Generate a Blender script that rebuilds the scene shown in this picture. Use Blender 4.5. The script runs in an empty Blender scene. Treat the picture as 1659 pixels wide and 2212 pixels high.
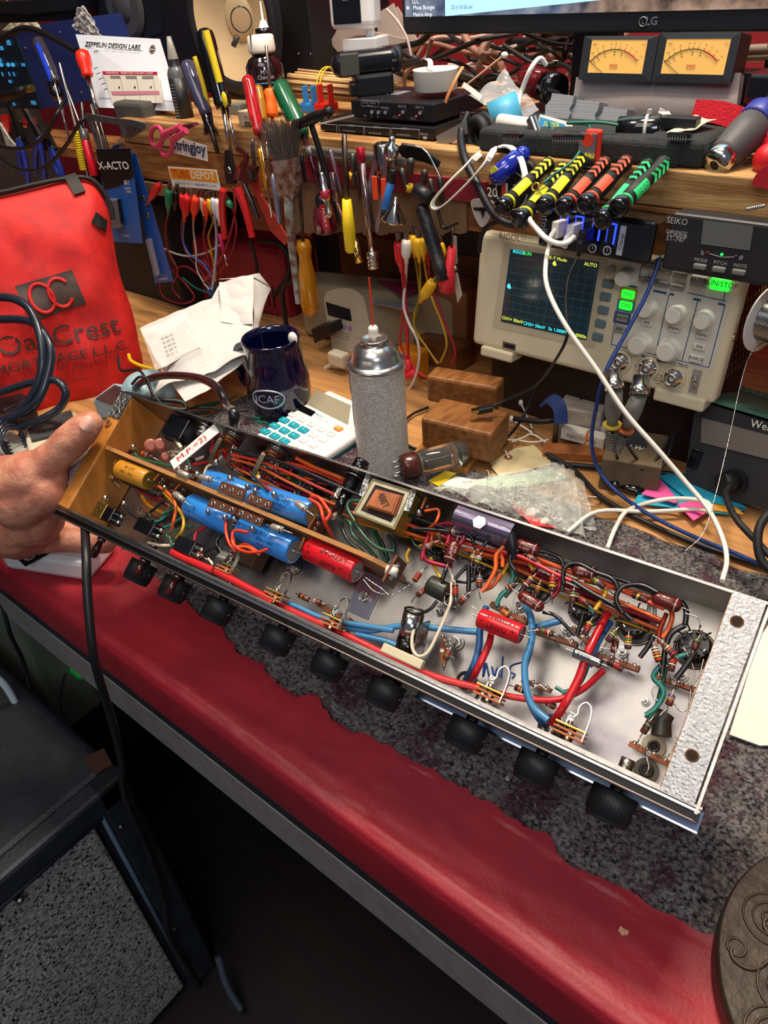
import bpy, bmesh, math, random
from mathutils import Vector as V
from math import sin, cos, pi, radians
random.seed(11)
# ---------------------------------------------------------------- camera model (image taken as 1659 x 2212)
F, CX, CY, H = 1600., 829.5, 1106., .55
RX = V((0.7771368, -0.3368211, 0.5316107)); RY = V((0.6256669, 0.5045344, -0.5949672)); RZ = V((-0.0678184, 0.7949821, 0.6028301))
CAM = V((0, 0, H))
def ray(u, v):
    c = V(((u-CX)/F, -(v-CY)/F, -1)); return V((RX.dot(c), RY.dot(c), RZ.dot(c)))
def dep(u, v, t): return CAM + ray(u, v)*t
def az(u, v, z=0.): r = ray(u, v); return CAM + r*((z-H)/r.z)
def ay(u, v, y=.8): r = ray(u, v); return CAM + r*(y/r.y)
def dist(p): return (p-CAM).dot(V((-RX.z, -RY.z, -RZ.z)))
def mpx(p): return dist(p)/F           # metres per pixel at p
def Y(y, *q): return [ay(p[0], p[1], p[2] if len(p) > 2 else y) for p in q]
def Zs(z, *q): return [az(p[0], p[1], p[2] if len(p) > 2 else z) for p in q]
# ---------------------------------------------------------------- materials
def lin(h):
    h = h.lstrip('#'); o = []
    for i in (0, 2, 4):
        c = int(h[i:i+2], 16)/255; o.append(c/12.92 if c < .04045 else ((c+.055)/1.055)**2.4)
    return (*o, 1)
MC = {}
def M(h, rough=.5, metal=0., coat=0., trans=0., n=0., ns=60., bump=0., bs=200., em=0., alpha=1., h2=None, ior=1.45, st=None, sss=0.):
    key = (h, rough, metal, coat, trans, n, ns, bump, bs, em, alpha, h2, st, sss)
    if key in MC: return MC[key]
    m = bpy.data.materials.new('surface_'+h.strip('#')); m.use_nodes = True
    nt = m.node_tree; b = nt.nodes['Principled BSDF']; I = b.inputs
    I['Base Color'].default_value = lin(h); I['Roughness'].default_value = rough; I['Metallic'].default_value = metal
    I['Coat Weight'].default_value = coat; I['Coat Roughness'].default_value = .08
    I['Transmission Weight'].default_value = trans; I['IOR'].default_value = ior; I['Alpha'].default_value = alpha
    if sss: I['Subsurface Weight'].default_value = sss; I['Subsurface Radius'].default_value = (.008, .003, .0015); I['Subsurface Scale'].default_value = 1.
    if em: I['Emission Color'].default_value = lin(h); I['Emission Strength'].default_value = em
    co = nt.nodes.new('ShaderNodeTexCoord'); mp = nt.nodes.new('ShaderNodeMapping'); nt.links.new(co.outputs['Object'], mp.inputs['Vector'])
    if st: mp.inputs['Scale'].default_value = st
    if n or h2:
        t = nt.nodes.new('ShaderNodeTexNoise'); t.inputs['Scale'].default_value = ns; t.inputs['Detail'].default_value = 5
        nt.links.new(mp.outputs[0], t.inputs['Vector'])
        r = nt.nodes.new('ShaderNodeValToRGB'); a = lin(h); c = lin(h2) if h2 else tuple(x*(1-n) for x in a[:3])+(1,)
        r.color_ramp.elements[0].position = .38; r.color_ramp.elements[1].position = .62
        r.color_ramp.elements[0].color = c; r.color_ramp.elements[1].color = a
        nt.links.new(t.outputs['Fac'], r.inputs['Fac']); nt.links.new(r.outputs['Color'], I['Base Color'])
    if bump:
        t = nt.nodes.new('ShaderNodeTexNoise'); t.inputs['Scale'].default_value = bs; t.inputs['Detail'].default_value = 4
        nt.links.new(mp.outputs[0], t.inputs['Vector'])
        k = nt.nodes.new('ShaderNodeBump'); k.inputs['Strength'].default_value = bump; k.inputs['Distance'].default_value = .002
        nt.links.new(t.outputs['Fac'], k.inputs['Height']); nt.links.new(k.outputs[0], I['Normal'])
    MC[key] = m; return m
BLK = M('#16161a', .42); BLKG = M('#0c0c10', .15, coat=.6); RUB = M('#151517', .6); WHT = M('#e8e4da', .45); CHR = M('#c8c6c2', .16, 1.)
STL = M('#a8a5a0', .3, 1., n=.25); DST = M('#5d5a57', .38, 1., n=.3); ALU = M('#b9b6b0', .28, 1., n=.15); BRS = M('#c0a050', .3, 1.)
COP = M('#b87048', .35, 1.); SOL = M('#d2cfc8', .22, 1., bump=.5, bs=300); INK = M('#111114', .6); RED = M('#c81e20', .4); PHE = M('#5a2f1b', .45, n=.2)
WOOD = M('#c08a52', .6, n=.35, ns=9, st=(1, 9, 9)); WOODE = M('#b07a45', .65, n=.5, ns=14, bump=.5, bs=60, st=(1, 12, 12))
# ---------------------------------------------------------------- mesh builder
def basis(ax):
    ax = ax.normalized(); a = V((0, 0, 1)) if abs(ax.z) < .9 else V((1, 0, 0))
    e = ax.cross(a).normalized(); return e, ax.cross(e).normalized()
def cat(pts, n=5):
    if len(pts) < 3: return [V(p) for p in pts]
    P = [pts[0]*2-pts[1]]+list(pts)+[pts[-1]*2-pts[-2]]; o = []
    for i in range(1, len(P)-2):
        a, b, c, d = P[i-1:i+3]
        for k in range(n):
            t = k/n; o.append(.5*((2*b)+(c-a)*t+(2*a-5*b+4*c-d)*t*t+(3*b-a-3*c+d)*t**3))
    o.append(V(pts[-1])); return o
TXT = {}
def textmesh(s, bold=False):
    k = (s, bold)
    if k not in TXT:
        cu = bpy.data.curves.new('lettering', 'FONT'); cu.body = s; cu.size = 1; cu.align_x = 'CENTER'; cu.align_y = 'CENTER'; cu.resolution_u = 2
        if bold: cu.offset = .02
        ob = bpy.data.objects.new('lettering', cu); me = ob.to_mesh()
        TXT[k] = ([tuple(v.co) for v in me.vertices], [tuple(p.vertices) for p in me.polygons])
        ob.to_mesh_clear(); bpy.data.objects.remove(ob); bpy.data.curves.remove(cu)
    return TXT[k]
class Fr:                                   # a plane with local axes; x right, y up, z out
    def __init__(s, o, ex, ey):
        s.o = V(o); s.ex = V(ex).normalized(); e = V(ey); s.ey = (e-s.ex*e.dot(s.ex)).normalized(); s.ez = s.ex.cross(s.ey)
    def p(s, x, y, z=0.): return s.o+s.ex*x+s.ey*y+s.ez*z
    def px(s, u, v, z=0.):
        r = ray(u, v); t = (s.o+s.ez*z-CAM).dot(s.ez)/r.dot(s.ez); return CAM+r*t
    def l(s, u, v, z=0.):
        q = s.px(u, v, z)-s.o; return q.dot(s.ex), q.dot(s.ey)
    def ax(s): return (s.ex, s.ey, s.ez)
AX = (V((1, 0, 0)), V((0, 1, 0)), V((0, 0, 1)))
class B:
    def __init__(s): s.v = []; s.f = []; s.m = []; s.s = []; s.mats = []
    def add(s, vs, fs, m, sm=False):
        if m not in s.mats: s.mats.append(m)
        i = s.mats.index(m); k = len(s.v); s.v += [V(x) for x in vs]
        for f in fs: s.f.append([a+k for a in f]); s.m.append(i); s.s.append(sm)
        return s
    def box(s, c, d, m, ax=AX, bev=0., seg=2):
        bm = bmesh.new(); bmesh.ops.create_cube(bm, size=1)
        for v in bm.verts: v.co = V((v.co.x*d[0], v.co.y*d[1], v.co.z*d[2]))
        if bev: bmesh.ops.bevel(bm, geom=bm.edges[:], offset=min(bev, min(d)*.45), segments=seg, affect='EDGES', profile=.5)
        bm.verts.index_update(); c = V(c)
        s.add([c+ax[0]*v.co.x+ax[1]*v.co.y+ax[2]*v.co.z for v in bm.verts], [[v.index for v in f.verts] for f in bm.faces], m, False); bm.free(); return s
    def lathe(s, p, q, prof, m, seg=16, caps=True, flute=None):   # prof: (t, r[, mat])
        p = V(p); q = V(q); ax = q-p; e, g = basis(ax); n = len(prof); vs = []
        for row in prof:
            for k in range(seg):
                a = 2*pi*k/seg; r = row[1]
                if flute and k % 2: r *= flute
                vs.append(p+ax*row[0]+e*(r*cos(a))+g*(r*sin(a)))
        for i in range(n-1):
            mm = prof[i][2] if len(prof[i]) > 2 else m
            fs = [[i*seg+k, i*seg+(k+1) % seg, (i+1)*seg+(k+1) % seg, (i+1)*seg+k] for k in range(seg)]
            if i == 0: base = len(s.v); s.add(vs, [], mm)
            if mm not in s.mats: s.mats.append(mm)
            for f in fs: s.f.append([a+base for a in f]); s.m.append(s.mats.index(mm)); s.s.append(True)
        if caps:
            m0 = prof[0][2] if len(prof[0]) > 2 else m; m1 = prof[-2][2] if len(prof[-2]) > 2 else m
            for rr, mm, rev in ((0, m0, True), (n-1, m1, False)):
                if prof[rr][1] > 1e-5:
                    f = [base+rr*seg+k for k in range(seg)]
                    if rev: f = f[::-1]
                    if mm not in s.mats: s.mats.append(mm)
                    s.f.append(f); s.m.append(s.mats.index(mm)); s.s.append(False)
        return s
    def cyl(s, p, q, r, m, r2=None, seg=16): return s.lathe(p, q, [(0, r), (1, r if r2 is None else r2)], m, seg)
    def rcyl(s, p, q, r, m, b=.15, seg=20, **k):           # cylinder with softened ends
        L = (V(q)-V(p)).length; e = min(r*b/L, .3)
        return s.lathe(p, q, [(0, r*(1-b)), (e, r), (1-e, r), (1, r*(1-b))], m, seg, **k)
    def tube(s, pts, r, m, seg=7, n=5, r2=None):
        pts = cat([V(p) for p in pts], n); N = len(pts); vs = []; up = None
        for i, p in enumerate(pts):
            t = (pts[min(i+1, N-1)]-pts[max(i-1, 0)])
            if t.length < 1e-9: t = V((0, 0, 1))
            t.normalize()
            if up is None: e, g = basis(t)
            else: e = (up-t*up.dot(t)).normalized(); g = t.cross(e)
            up = e; rr = r if r2 is None else r+(r2-r)*i/(N-1)
            for k in range(seg): a = 2*pi*k/seg; vs.append(p+e*rr*cos(a)+g*rr*sin(a))
        fs = [[i*seg+k, i*seg+(k+1) % seg, (i+1)*seg+(k+1) % seg, (i+1)*seg+k] for i in range(N-1) for k in range(seg)]
        s.add(vs, fs, m, True); s.add([vs[k] for k in range(seg)], [list(range(seg))[::-1]], m); s.add(vs[-seg:], [list(range(seg))], m); return s
    def ribbon(s, pts, w, th, side, m, n=5):
        pts = cat([V(p) for p in pts], n); vs = []; N = len(pts)
        for i, p in enumerate(pts):
            t = (pts[min(i+1, N-1)]-pts[max(i-1, 0)]).normalized(); sd = V(side); sd = (sd-t*sd.dot(t)).normalized(); nn = t.cross(sd)
            for a, b in ((-1, -1), (1, -1), (1, 1), (-1, 1)): vs.append(p+sd*(a*w/2)+nn*(b*th/2))
        fs = [[i*4+k, i*4+(k+1) % 4, (i+1)*4+(k+1) % 4, (i+1)*4+k] for i in range(N-1) for k in range(4)]
        fs += [[3, 2, 1, 0], [N*4-4, N*4-3, N*4-2, N*4-1]]; return s.add(vs, fs, m)
    def prism(s, pts, d, m, sm=False):
        pts = [V(p) for p in pts]; d = V(d); n = len(pts)
        nn = V((0, 0, 0))
        for i in range(n): nn += (pts[i]-pts[0]).cross(pts[(i+1) % n]-pts[0])
        if nn.dot(d) < 0: pts = pts[::-1]
        vs = pts+[p+d for p in pts]
        s.add(vs, [list(range(n))[::-1], list(range(n, 2*n))], m); return s.add(vs, [[k, (k+1) % n, n+(k+1) % n, n+k] for k in range(n)], m, sm)
    def sph(s, c, r, m, sc=(1, 1, 1), ax=AX, seg=16, ring=10):
        c = V(c); vs = []; 
        for i in range(ring+1):
            a = pi*i/ring
            for k in range(seg):
                b = 2*pi*k/seg; q = (sin(a)*cos(b)*r*sc[0], sin(a)*sin(b)*r*sc[1], cos(a)*r*sc[2]); vs.append(c+ax[0]*q[0]+ax[1]*q[1]+ax[2]*q[2])
        return s.add(vs, [[i*seg+k, (i+1)*seg+k, (i+1)*seg+(k+1) % seg, i*seg+(k+1) % seg] for i in range(ring) for k in range(seg)], m, True)
    def ring(s, c, nrm, R, r, m, seg=24, sec=8, sx=1.):
        c = V(c); e, g = basis(V(nrm)); nrm = V(nrm).normalized(); vs = []
        for i in range(seg):
            a = 2*pi*i/seg; d = e*cos(a)*sx+g*sin(a)
            for k in range(sec): b = 2*pi*k/sec; vs.append(c+d*(R+r*cos(b))+nrm*(r*sin(b)))
        return s.add(vs, [[i*sec+k, ((i+1) % seg)*sec+k, ((i+1) % seg)*sec+(k+1) % sec, i*sec+(k+1) % sec] for i in range(seg) for k in range(sec)], m, True)
    def grid(s, fn, nu, nv, m, sm=True, th=0.):
        P = [[V(fn(i/nu, j/nv)) for i in range(nu+1)] for j in range(nv+1)]
        fs = [[j*(nu+1)+i, j*(nu+1)+i+1, (j+1)*(nu+1)+i+1, (j+1)*(nu+1)+i] for j in range(nv) for i in range(nu)]
        vs = [p for row in P for p in row]; s.add(vs, fs, m, sm)
        if th:
            N = []
            for j in range(nv+1):
                for i in range(nu+1):
                    a = P[j][min(i+1, nu)]-P[j][max(i-1, 0)]; b = P[min(j+1, nv)][i]-P[max(j-1, 0)][i]; c = a.cross(b)
                    N.append(c.normalized() if c.length > 1e-12 else V((0, 0, 1)))
            w2 = [p-n*th for p, n in zip(vs, N)]; s.add(w2, [f[::-1] for f in fs], m, sm)
            bd = [i for i in range(nu)]+[nu+j*(nu+1) for j in range(nv)]+[nv*(nu+1)+i for i in range(nu, 0, -1)]+[j*(nu+1) for j in range(nv, 0, -1)]
            al = vs+w2; k = len(vs); s.add(al, [[bd[i], k+bd[i], k+bd[(i+1) % len(bd)], bd[(i+1) % len(bd)]] for i in range(len(bd))], m)
        return s
    def text(s, t, o, ex, ey, h, m, lift=.0003, w=None, bold=False, shear=0.):
        vs, fs = textmesh(t, bold)
        if not vs: return s
        ex = V(ex).normalized(); ey = V(ey); ey = (ey-ex*ey.dot(ex)).normalized(); n = ex.cross(ey); sy = h/.72; sx = sy
        if w: sx = w/(max(v[0] for v in vs)-min(v[0] for v in vs))
        return s.add([V(o)+ex*(v[0]*sx+shear*v[1]*sy)+ey*(v[1]*sy)+n*lift for v in vs], fs, m)
    def ctext(s, t, c, ax, up, r, h, m, w=None, along=True):   # wrap text round a cylinder; c on axis, up = radial direction of text centre
        vs, fs = textmesh(t); ax = V(ax).normalized(); up = V(up); up = (up-ax*up.dot(ax)).normalized(); sd = up.cross(ax); sy = h/.72; sx = sy
        if w: sx = w/(max(v[0] for v in vs)-min(v[0] for v in vs))
        o = []
        for v in vs:
            x, y = v[0]*sx, v[1]*sy
            if not along: x, y = y, -x
            a = y/r; o.append(V(c)+ax*x+up*(cos(a)*(r+.0003))+sd*(sin(a)*(r+.0003)))
        return s.add(o, fs, m)
    def ftext(s, fr, t, x, y, h, m, z=0., w=None, **k): return s.text(t, fr.p(x, y, z), fr.ex, fr.ey, h, m, w=w, **k)
# ---------------------------------------------------------------- objects
SC = bpy.context.scene.collection
NOW = [None]
def T(name, label=None, cat_=None, loc=(0, 0, 0), group=None, kind=None, mb=None):
    """a thing: an Empty at its base, or (with mb) one mesh"""
    if mb is not None: o = mk(name, mb, V(loc) if loc != (0, 0, 0) else None)
    else: o = bpy.data.objects.new(name, None); o.location = V(loc); o.empty_display_size = .01; SC.objects.link(o); NOW[0] = o; o['_w'] = list(V(loc))
    if label: o['label'] = label
    if cat_: o['category'] = cat_
    if group: o['group'] = group
    if kind: o['kind'] = kind
    return o
WL = {}
def mk(name, b, org=None):
    if org is None:
        org = V((sum(v.x for v in b.v), sum(v.y for v in b.v), sum(v.z for v in b.v)))/max(1, len(b.v)); org.z = min(v.z for v in b.v)
    me = bpy.data.meshes.new(name); me.from_pydata([v-org for v in b.v], [], b.f)
    for m in b.mats: me.materials.append(m)
    me.polygons.foreach_set('material_index', b.m); me.polygons.foreach_set('use_smooth', b.s); me.update()
    o = bpy.data.objects.new(name, me); o.location = org; SC.objects.link(o); WL[o.name] = V(org); return o
def P(name, b, parent=None, label=None, kind=None):
    par = parent or NOW[0]; base = V(par['_w']) if '_w' in par else WL[par.name]
    me = bpy.data.meshes.new(name); me.from_pydata([v-base for v in b.v], [], b.f)
    for m in b.mats: me.materials.append(m)
    me.polygons.foreach_set('material_index', b.m); me.polygons.foreach_set('use_smooth', b.s); me.update()
    o = bpy.data.objects.new(name, me); SC.objects.link(o); o.parent = par; WL[o.name] = base
    if label: o['label'] = label
    if kind: o['kind'] = kind
    return o
def S(name, b, label=None): o = mk(name, b); o['kind'] = 'structure'; (label and o.__setitem__('label', label)); return o
def cable(name, label, pts, r, m, c='cable', group=None, **k): return T(name, label, c, mb=B().tube(pts, r, m, **k), group=group)
# ================================================================ setting, camera, light
cam = bpy.data.objects.new('camera', bpy.data.cameras.new('camera')); SC.objects.link(cam); bpy.context.scene.camera = cam
from mathutils import Matrix
cam.matrix_world = Matrix(((*RX, 0), (*RY, 0), (*RZ, H), (0, 0, 0, 1)))
cam.data.sensor_fit = 'HORIZONTAL'; cam.data.sensor_width = 36; cam.data.lens = 36*F/1659; cam.data.clip_start = .02
sc = bpy.context.scene; sc.view_settings.view_transform = 'Standard'; sc.view_settings.look = 'None'; sc.view_settings.exposure = 0; sc.view_settings.gamma = 1
w = bpy.data.worlds.new('room_air'); sc.world = w; w.use_nodes = True; w.node_tree.nodes['Background'].inputs[0].default_value = (.75, .82, 1, 1); w.node_tree.nodes['Background'].inputs[1].default_value = .15
def area(name, loc, to, sx, sy, e, col):
    l = bpy.data.lights.new(name, 'AREA'); l.shape = 'RECTANGLE'; l.size = sx; l.size_y = sy; l.energy = e; l.color = col
    o = bpy.data.objects.new(name, l); SC.objects.link(o); o.location = loc; o.rotation_euler = (V(to)-V(loc)).to_track_quat('-Z', 'Y').to_euler(); return o
area('bench_lamp', (-.42, .86, 1.75), (-.42, .5, 0), .5, .2, 35, (1, .85, .68))
area('bench_lamp', (-1.15, .50, 1.8), (-1.0, .9, .3), .3, .2, 12, (1, .84, .66))
area('fill_light', (1.3, -1.2, 1.9), (-.6, 0, -.3), .7, .7, 18, (.88, .92, 1))  # added cool fill from the right, brightens the cabinet grille
area('fill_light', (-.35, -.55, 2.2), (-.35, .3, 0), 1.5, 1.1, 18, (1, .93, .86))  # added soft overhead fill, gives the chassis metal something bright to reflect
S('floor', B().box((0, 0, -.87), (7, 7, .1), M('#1a1210', .5, n=.5, ns=4, st=(1, 14, 1))))
S('wall_back', B().box((-.6, 1.62, .8), (5, .06, 3.4), M('#8e1624', .7, n=.2)))
S('wall_left', B().box((-3.0, -.4, .8), (.06, 4.1, 3.4), M('#4a3b34', .8, n=.2)))
# ---- workbench
T('workbench', 'wooden workbench with a grey metal edge strip, carrying the clutter and the carpet mat', 'workbench', (-.5, .9, -.82))
P('tabletop', B().box((-.6, .895, -.03), (3.4, 1.37, .06), WOOD))
P('edge_strip', B().box((-.6, .207, -.1), (3.4, .006, .056), M('#8c8782', .5, .2, n=.15, bump=.1), bev=.002).box((-.6, .213, -.1), (3.4, .008, .052), DST), label='scuffed grey metal strip along the bench edge')
P('backing_strip', B().box((-.6, .2085, -.0655), (3.4, .007, .014), M('#1b1d26', .6)))
for lx in (-2.2, 1.0): P('leg', B().box((lx, 1.4, -.44), (.08, .08, .76), M('#2a2422', .7)))
# ---- carpet mat
def matmat():
    m = bpy.data.materials.new('plaid_pile'); m.use_nodes = True; nt = m.node_tree; b = nt.nodes['Principled BSDF']; N = nt.nodes.new; L = nt.links.new
    co = N('ShaderNodeTexCoord')
    def noise(s, d=6): t = N('ShaderNodeTexNoise'); t.inputs['Scale'].default_value = s; t.inputs['Detail'].default_value = d; L(co.outputs['Object'], t.inputs['Vector']); return t.outputs['Fac']
    def ramp(f, a, c, p0, p1): r = N('ShaderNodeValToRGB'); e = r.color_ramp.elements; e[0].position = p0; e[1].position = p1; e[0].color = a; e[1].color = c; L(f, r.inputs['Fac']); return r.outputs['Color']
    def mix(f, a, c):
        x = N('ShaderNodeMix'); x.data_type = 'RGBA'; L(f, x.inputs['Factor']); 
        for s, q in ((6, a), (7, c)):
            if isinstance(q, tuple): x.inputs[s].default_value = q
            else: L(q, x.inputs[s])
        return x.outputs[2]
    bw = lambda f, p0, p1: ramp(f, (0, 0, 0, 1), (1, 1, 1, 1), p0, p1)
    fib = ramp(noise(320, 8), lin('#25242b'), lin('#85807f'), .38, .62)
    mar = ramp(noise(300, 8), lin('#2a1e24'), lin('#644450'), .36, .64)
    lite = ramp(noise(280, 8), lin('#3c383c'), lin('#8a8480'), .36, .64)
    def band(d, s, p):
        mp = N('ShaderNodeMapping'); L(co.outputs['Object'], mp.inputs['Vector']); mp.inputs['Location'].default_value = p; mp.inputs['Rotation'].default_value = (0, 0, d)
        wv = N('ShaderNodeTexWave'); wv.inputs['Scale'].default_value = s; wv.inputs['Distortion'].default_value = 2.2; wv.inputs['Detail'].default_value = 4; wv.inputs['Detail Scale'].default_value = 14; L(mp.outputs[0], wv.inputs['Vector']); return wv.outputs['Fac']
    c = mix(bw(band(.08, 3.3, (0, 0, 0)), .7, 1.), fib, mar)
    c = mix(bw(noise(150, 6), .57, .68), c, mar); c = mix(bw(band(1.62, 5, (.3, 0, 0)), .86, .98), c, lite); c = mix(bw(band(.05, 5.2, (.1, .1, 0)), .9, .99), c, lite)
    c = mix(bw(noise(190, 6), .55, .66), c, lite)
    L(c, b.inputs['Base Color']); b.inputs['Roughness'].default_value = .95; b.inputs['Specular IOR Level'].default_value = .15
    k = N('ShaderNodeBump'); k.inputs['Strength'].default_value = 1; k.inputs['Distance'].default_value = .004; L(noise(420, 5), k.inputs['Height']); L(k.outputs[0], b.inputs['Normal']); return m
MAT = matmat()
from mathutils import noise as MN
def fuzz(x, y): return .0012*MN.noise(V((x*260, y*260, 0)))+.0015*MN.noise(V((x*30, y*30, 3)))
T('carpet_mat', 'dark grey and maroon plaid carpet mat lying on the bench under the red vinyl', 'carpet mat',
  mb=B().grid(lambda a, b: ((-.86+a*1.16), .232+b*(.445+.012*MN.noise(V((a*30, 1, 0)))), .0028+fuzz(-.86+a*1.16, .24+b*.445)*(1 if 0 < b < 1 else 0)), 520, 200, MAT, th=.003))
# ---- torn red vinyl over the bench edge
REDV = M('#a3202c', .5, n=.16, ns=9, bump=.2, bs=300, h2='#8c1b29')
tear = [(-2.2, .33), (-.84, .31), (-.70, .318), (-.689, .305), (-.66, .312), (-.61, .296), (-.571, .298), (-.53, .286), (-.50, .292), (-.454, .275), (-.43, .279), (-.40, .272), (-.37, .268), (-.36, .282), (-.344, .279), (-.32, .270), (-.30, .268), (-.294, .277), (-.25, .279), (-.214, .282), (-.17, .286), (-.14, .284), (-.115, .288), (-.105, .280), (-.095, .278), (-.07, .283), (-.03, .287), (.004, .291), (.05, .30), (.4, .31)]
def ty(x):
    for (a, b), (c, d) in zip(tear, tear[1:]):
        if x <= c: t = (x-a)/(c-a); y = b+(d-b)*t; break
    else: y = tear[-1][1]
    return y+.0035*MN.noise(V((x*70, 0, 0)))+.004*abs(MN.noise(V((x*160, 5, 0))))-.002+.0015*MN.noise(V((x*500, 9, 0)))
def vin(a, b):
    x = -2.2+2.6*a; y0 = ty(x)
    s = [(y0, 0), (.285, 0), (.27, 0), (.25, 0), (.235, 0), (.222, .0015), (.213, .003), (.206, .001), (.2025, -.006), (.202, -.02), (.203, -.045), (.205, -.062)]
    s[1] = (y0-(y0-.27)*.5, 0); k = b*(len(s)-1); i = min(int(k), len(s)-2); t = k-i
    y = s[i][0]*(1-t)+s[i+1][0]*t; z = s[i][1]*(1-t)+s[i+1][1]*t
    cr = .0010*MN.noise(V((x*9, y*90, 0)))*min(1, max(0, (y-.2)*60)) + .0016*max(0, MN.noise(V((x*40, y*120, 7))))
    lift = .0035*max(0, MN.noise(V((x*24, 3, 0))))*(1 if b < .1 else 0)
    return (x, y, .0085+z+cr+lift)
T('vinyl_cover', 'torn red vinyl covering folded over the front edge of the bench', 'bench cover', mb=B().grid(vin, 900, 44, REDV, th=.0012))
for i, (u, v, s, c) in enumerate([(1344, 2017, .0035, '#c9a27c'), (1293, 2137, .0045, '#b9b4b0'), (1232, 1630, .002, '#a09488'), (1097, 1684, .0022, '#b8aca0')]):
    p = az(u, v, .0095 if v > 1900 else .007)
    b = B(); 
    for k in range(5): b.box(p+V((random.uniform(-s, s)*.6, random.uniform(-s, s)*.6, .001)), (s, s*.7, .0015), M(c, .6), ax=basis(V((random.random(), random.random(), 2)))+(V((0, 0, 1)),))
    T('paint_chip', ['pale tan flake of debris on the red vinyl near the patterned tin', 'crumpled silvery crumb of debris at the bottom of the red vinyl', 'light speck of lint on the plaid mat below the middle knobs', 'light speck of lint on the mat close to the torn vinyl'][i], 'debris', mb=b)
# ---- patterned tin bottom right
TIN = M('#40352c', .45, .3, n=.4, ns=25, bump=.8, bs=45)
c = V((.105, .306, .012)); R_ = .103
T('round_tin', 'round dark brown tin with embossed swirls at the lower right corner of the bench', 'tin', c-V((0, 0, .002)))
P('body', B().lathe(c, c+V((0, 0, .02)), [(0, R_*.97), (.1, R_), (.85, R_), (1, R_*.985)], TIN, 72, caps=True))
sw = B()
for k in range(26):
    a = k*2.399; rr = R_*.9*math.sqrt((k+.5)/26); q = c+V((cos(a)*rr, sin(a)*rr, .0203))
    for j, r0 in enumerate((.017, .011, .0055)):
        if (q-c-V((0, 0, .0203))).length+r0 < R_*.97: sw.ring(q, V((0, 0, 1)), r0, .0009, M('#4c4036', .4, .4), 26, 5)
    if k % 2: sw.tube([q+V((cos(a+t)*.006*t, sin(a+t)*.006*t, .0006)) for t in [x*.5 for x in range(1, 7)]], .0011, M('#574a3c', .4, .4), 5, 3)
P('embossing', sw, label='raised swirl and ring pattern')
# ---- amplifier cabinet on the floor
T('amplifier_cabinet', 'black guitar amplifier cabinet with silver-grey grille cloth standing on the floor below the bench', 'amplifier', (-.95, -.08, -.82))
TOL = M('#22262c', .5, n=.35, ns=30, bump=.5, bs=420)
x1 = -.640
P('shell', B().box((-.945, -.13, -.535), (.57, .63, .57), TOL, bev=.012, seg=3).box((x1-.012, -.13, -.270), (.03, .63, .04), TOL, bev=.006).box((x1-.012, .163, -.53), (.03, .045, .56), TOL, bev=.006))
m = bpy.data.materials.new('grille_cloth'); m.use_nodes = True; nt = m.node_tree; bs_ = nt.nodes['Principled BSDF']; co = nt.nodes.new('ShaderNodeTexCoord')
mp = nt.nodes.new('ShaderNodeMapping'); mp.inputs['Scale'].default_value = (1, 330, 400); nt.links.new(co.outputs['Object'], mp.inputs[0])
vo = nt.nodes.new('ShaderNodeTexWhiteNoise'); sn = nt.nodes.new('ShaderNodeVectorMath'); sn.operation = 'FLOOR'; nt.links.new(mp.outputs[0], sn.inputs[0]); nt.links.new(sn.outputs[0], vo.inputs['Vector'])
rp = nt.nodes.new('ShaderNodeValToRGB'); rp.color_ramp.interpolation = 'CONSTANT'; e = rp.color_ramp.elements; e[0].position = 0; e[0].color = lin('#17181b'); e[1].position = .13; e[1].color = lin('#7c7a78'); q = e.new(.55); q.color = lin('#969390'); q = e.new(.85); q.color = lin('#b0aca6')
nt.links.new(vo.outputs['Value'], rp.inputs['Fac']); nt.links.new(rp.outputs['Color'], bs_.inputs['Base Color']); bs_.inputs['Roughness'].default_value = .8
bp = nt.nodes.new('ShaderNodeBump'); bp.inputs['Strength'].default_value = .6; bp.inputs['Distance'].default_value = .002; nt.links.new(vo.outputs['Value'], bp.inputs['Height']); nt.links.new(bp.outputs[0], bs_.inputs['Normal'])
P('grille', B().box((x1-.018, -.155, -.545), (.02, .565, .51), m, bev=.004))
P('piping', B().cyl((x1+.001, -.43, -.290), (x1+.001, .138, -.290), .0035, M('#1d2228', .4)).cyl((x1+.001, .138, -.290), (x1+.001, .138, -.79), .003, M('#46586a', .35)))
for (yy, zz) in ((.02, -.306), (.152, -.33), (.152, -.62)):
    P('screw', B().lathe((x1-.004, yy, zz), (x1+.005, yy, zz), [(0, .005), (.7, .005), (1, .001)], STL, 12))
P('worn_corner', B().prism([(-.66, .182, -.249), (-.69, .190, -.249), (-.70, .165, -.249), (-.665, .16, -.249)], (0, 0, .0012), M('#3a1d14', .8)), label='bare brown wood where the black covering has torn off')
# ================================================================ open amplifier chassis held over the bench
CA = V((-0.63796928, 0.33647863, 0.21635171)); CB = V((-0.040118, 0.38721066, 0.21602653)); CC = V((-0.62613791, 0.23172072, 0.14551906))
xh = (CB-CA).normalized(); wh = (CC-CA); wh = (wh-xh*wh.dot(xh)).normalized(); dh = xh.cross(wh)
if dh.z > 0: dh = -dh
CH = (xh, wh, dh); UP = -dh
def cp(x, w, d=0.): return CA+xh*x+wh*w+dh*d
def K(u, v, d=0.): r = ray(u, v); return CAM+r*((CA+dh*d-CAM).dot(dh)/r.dot(dh))
def KX(u, v, d): q = K(u, v, d)-CA; return q.dot(xh), q.dot(wh)
def KL(d, *q): return [K(p[0], p[1], p[2] if len(p) > 2 else d) for p in q]
CHAS = T('amplifier_chassis', 'open aluminium tube amplifier chassis full of wires and capacitors, held above the bench', 'amplifier chassis', CA)
D0, W0, L0 = .055, .127, .600
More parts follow.
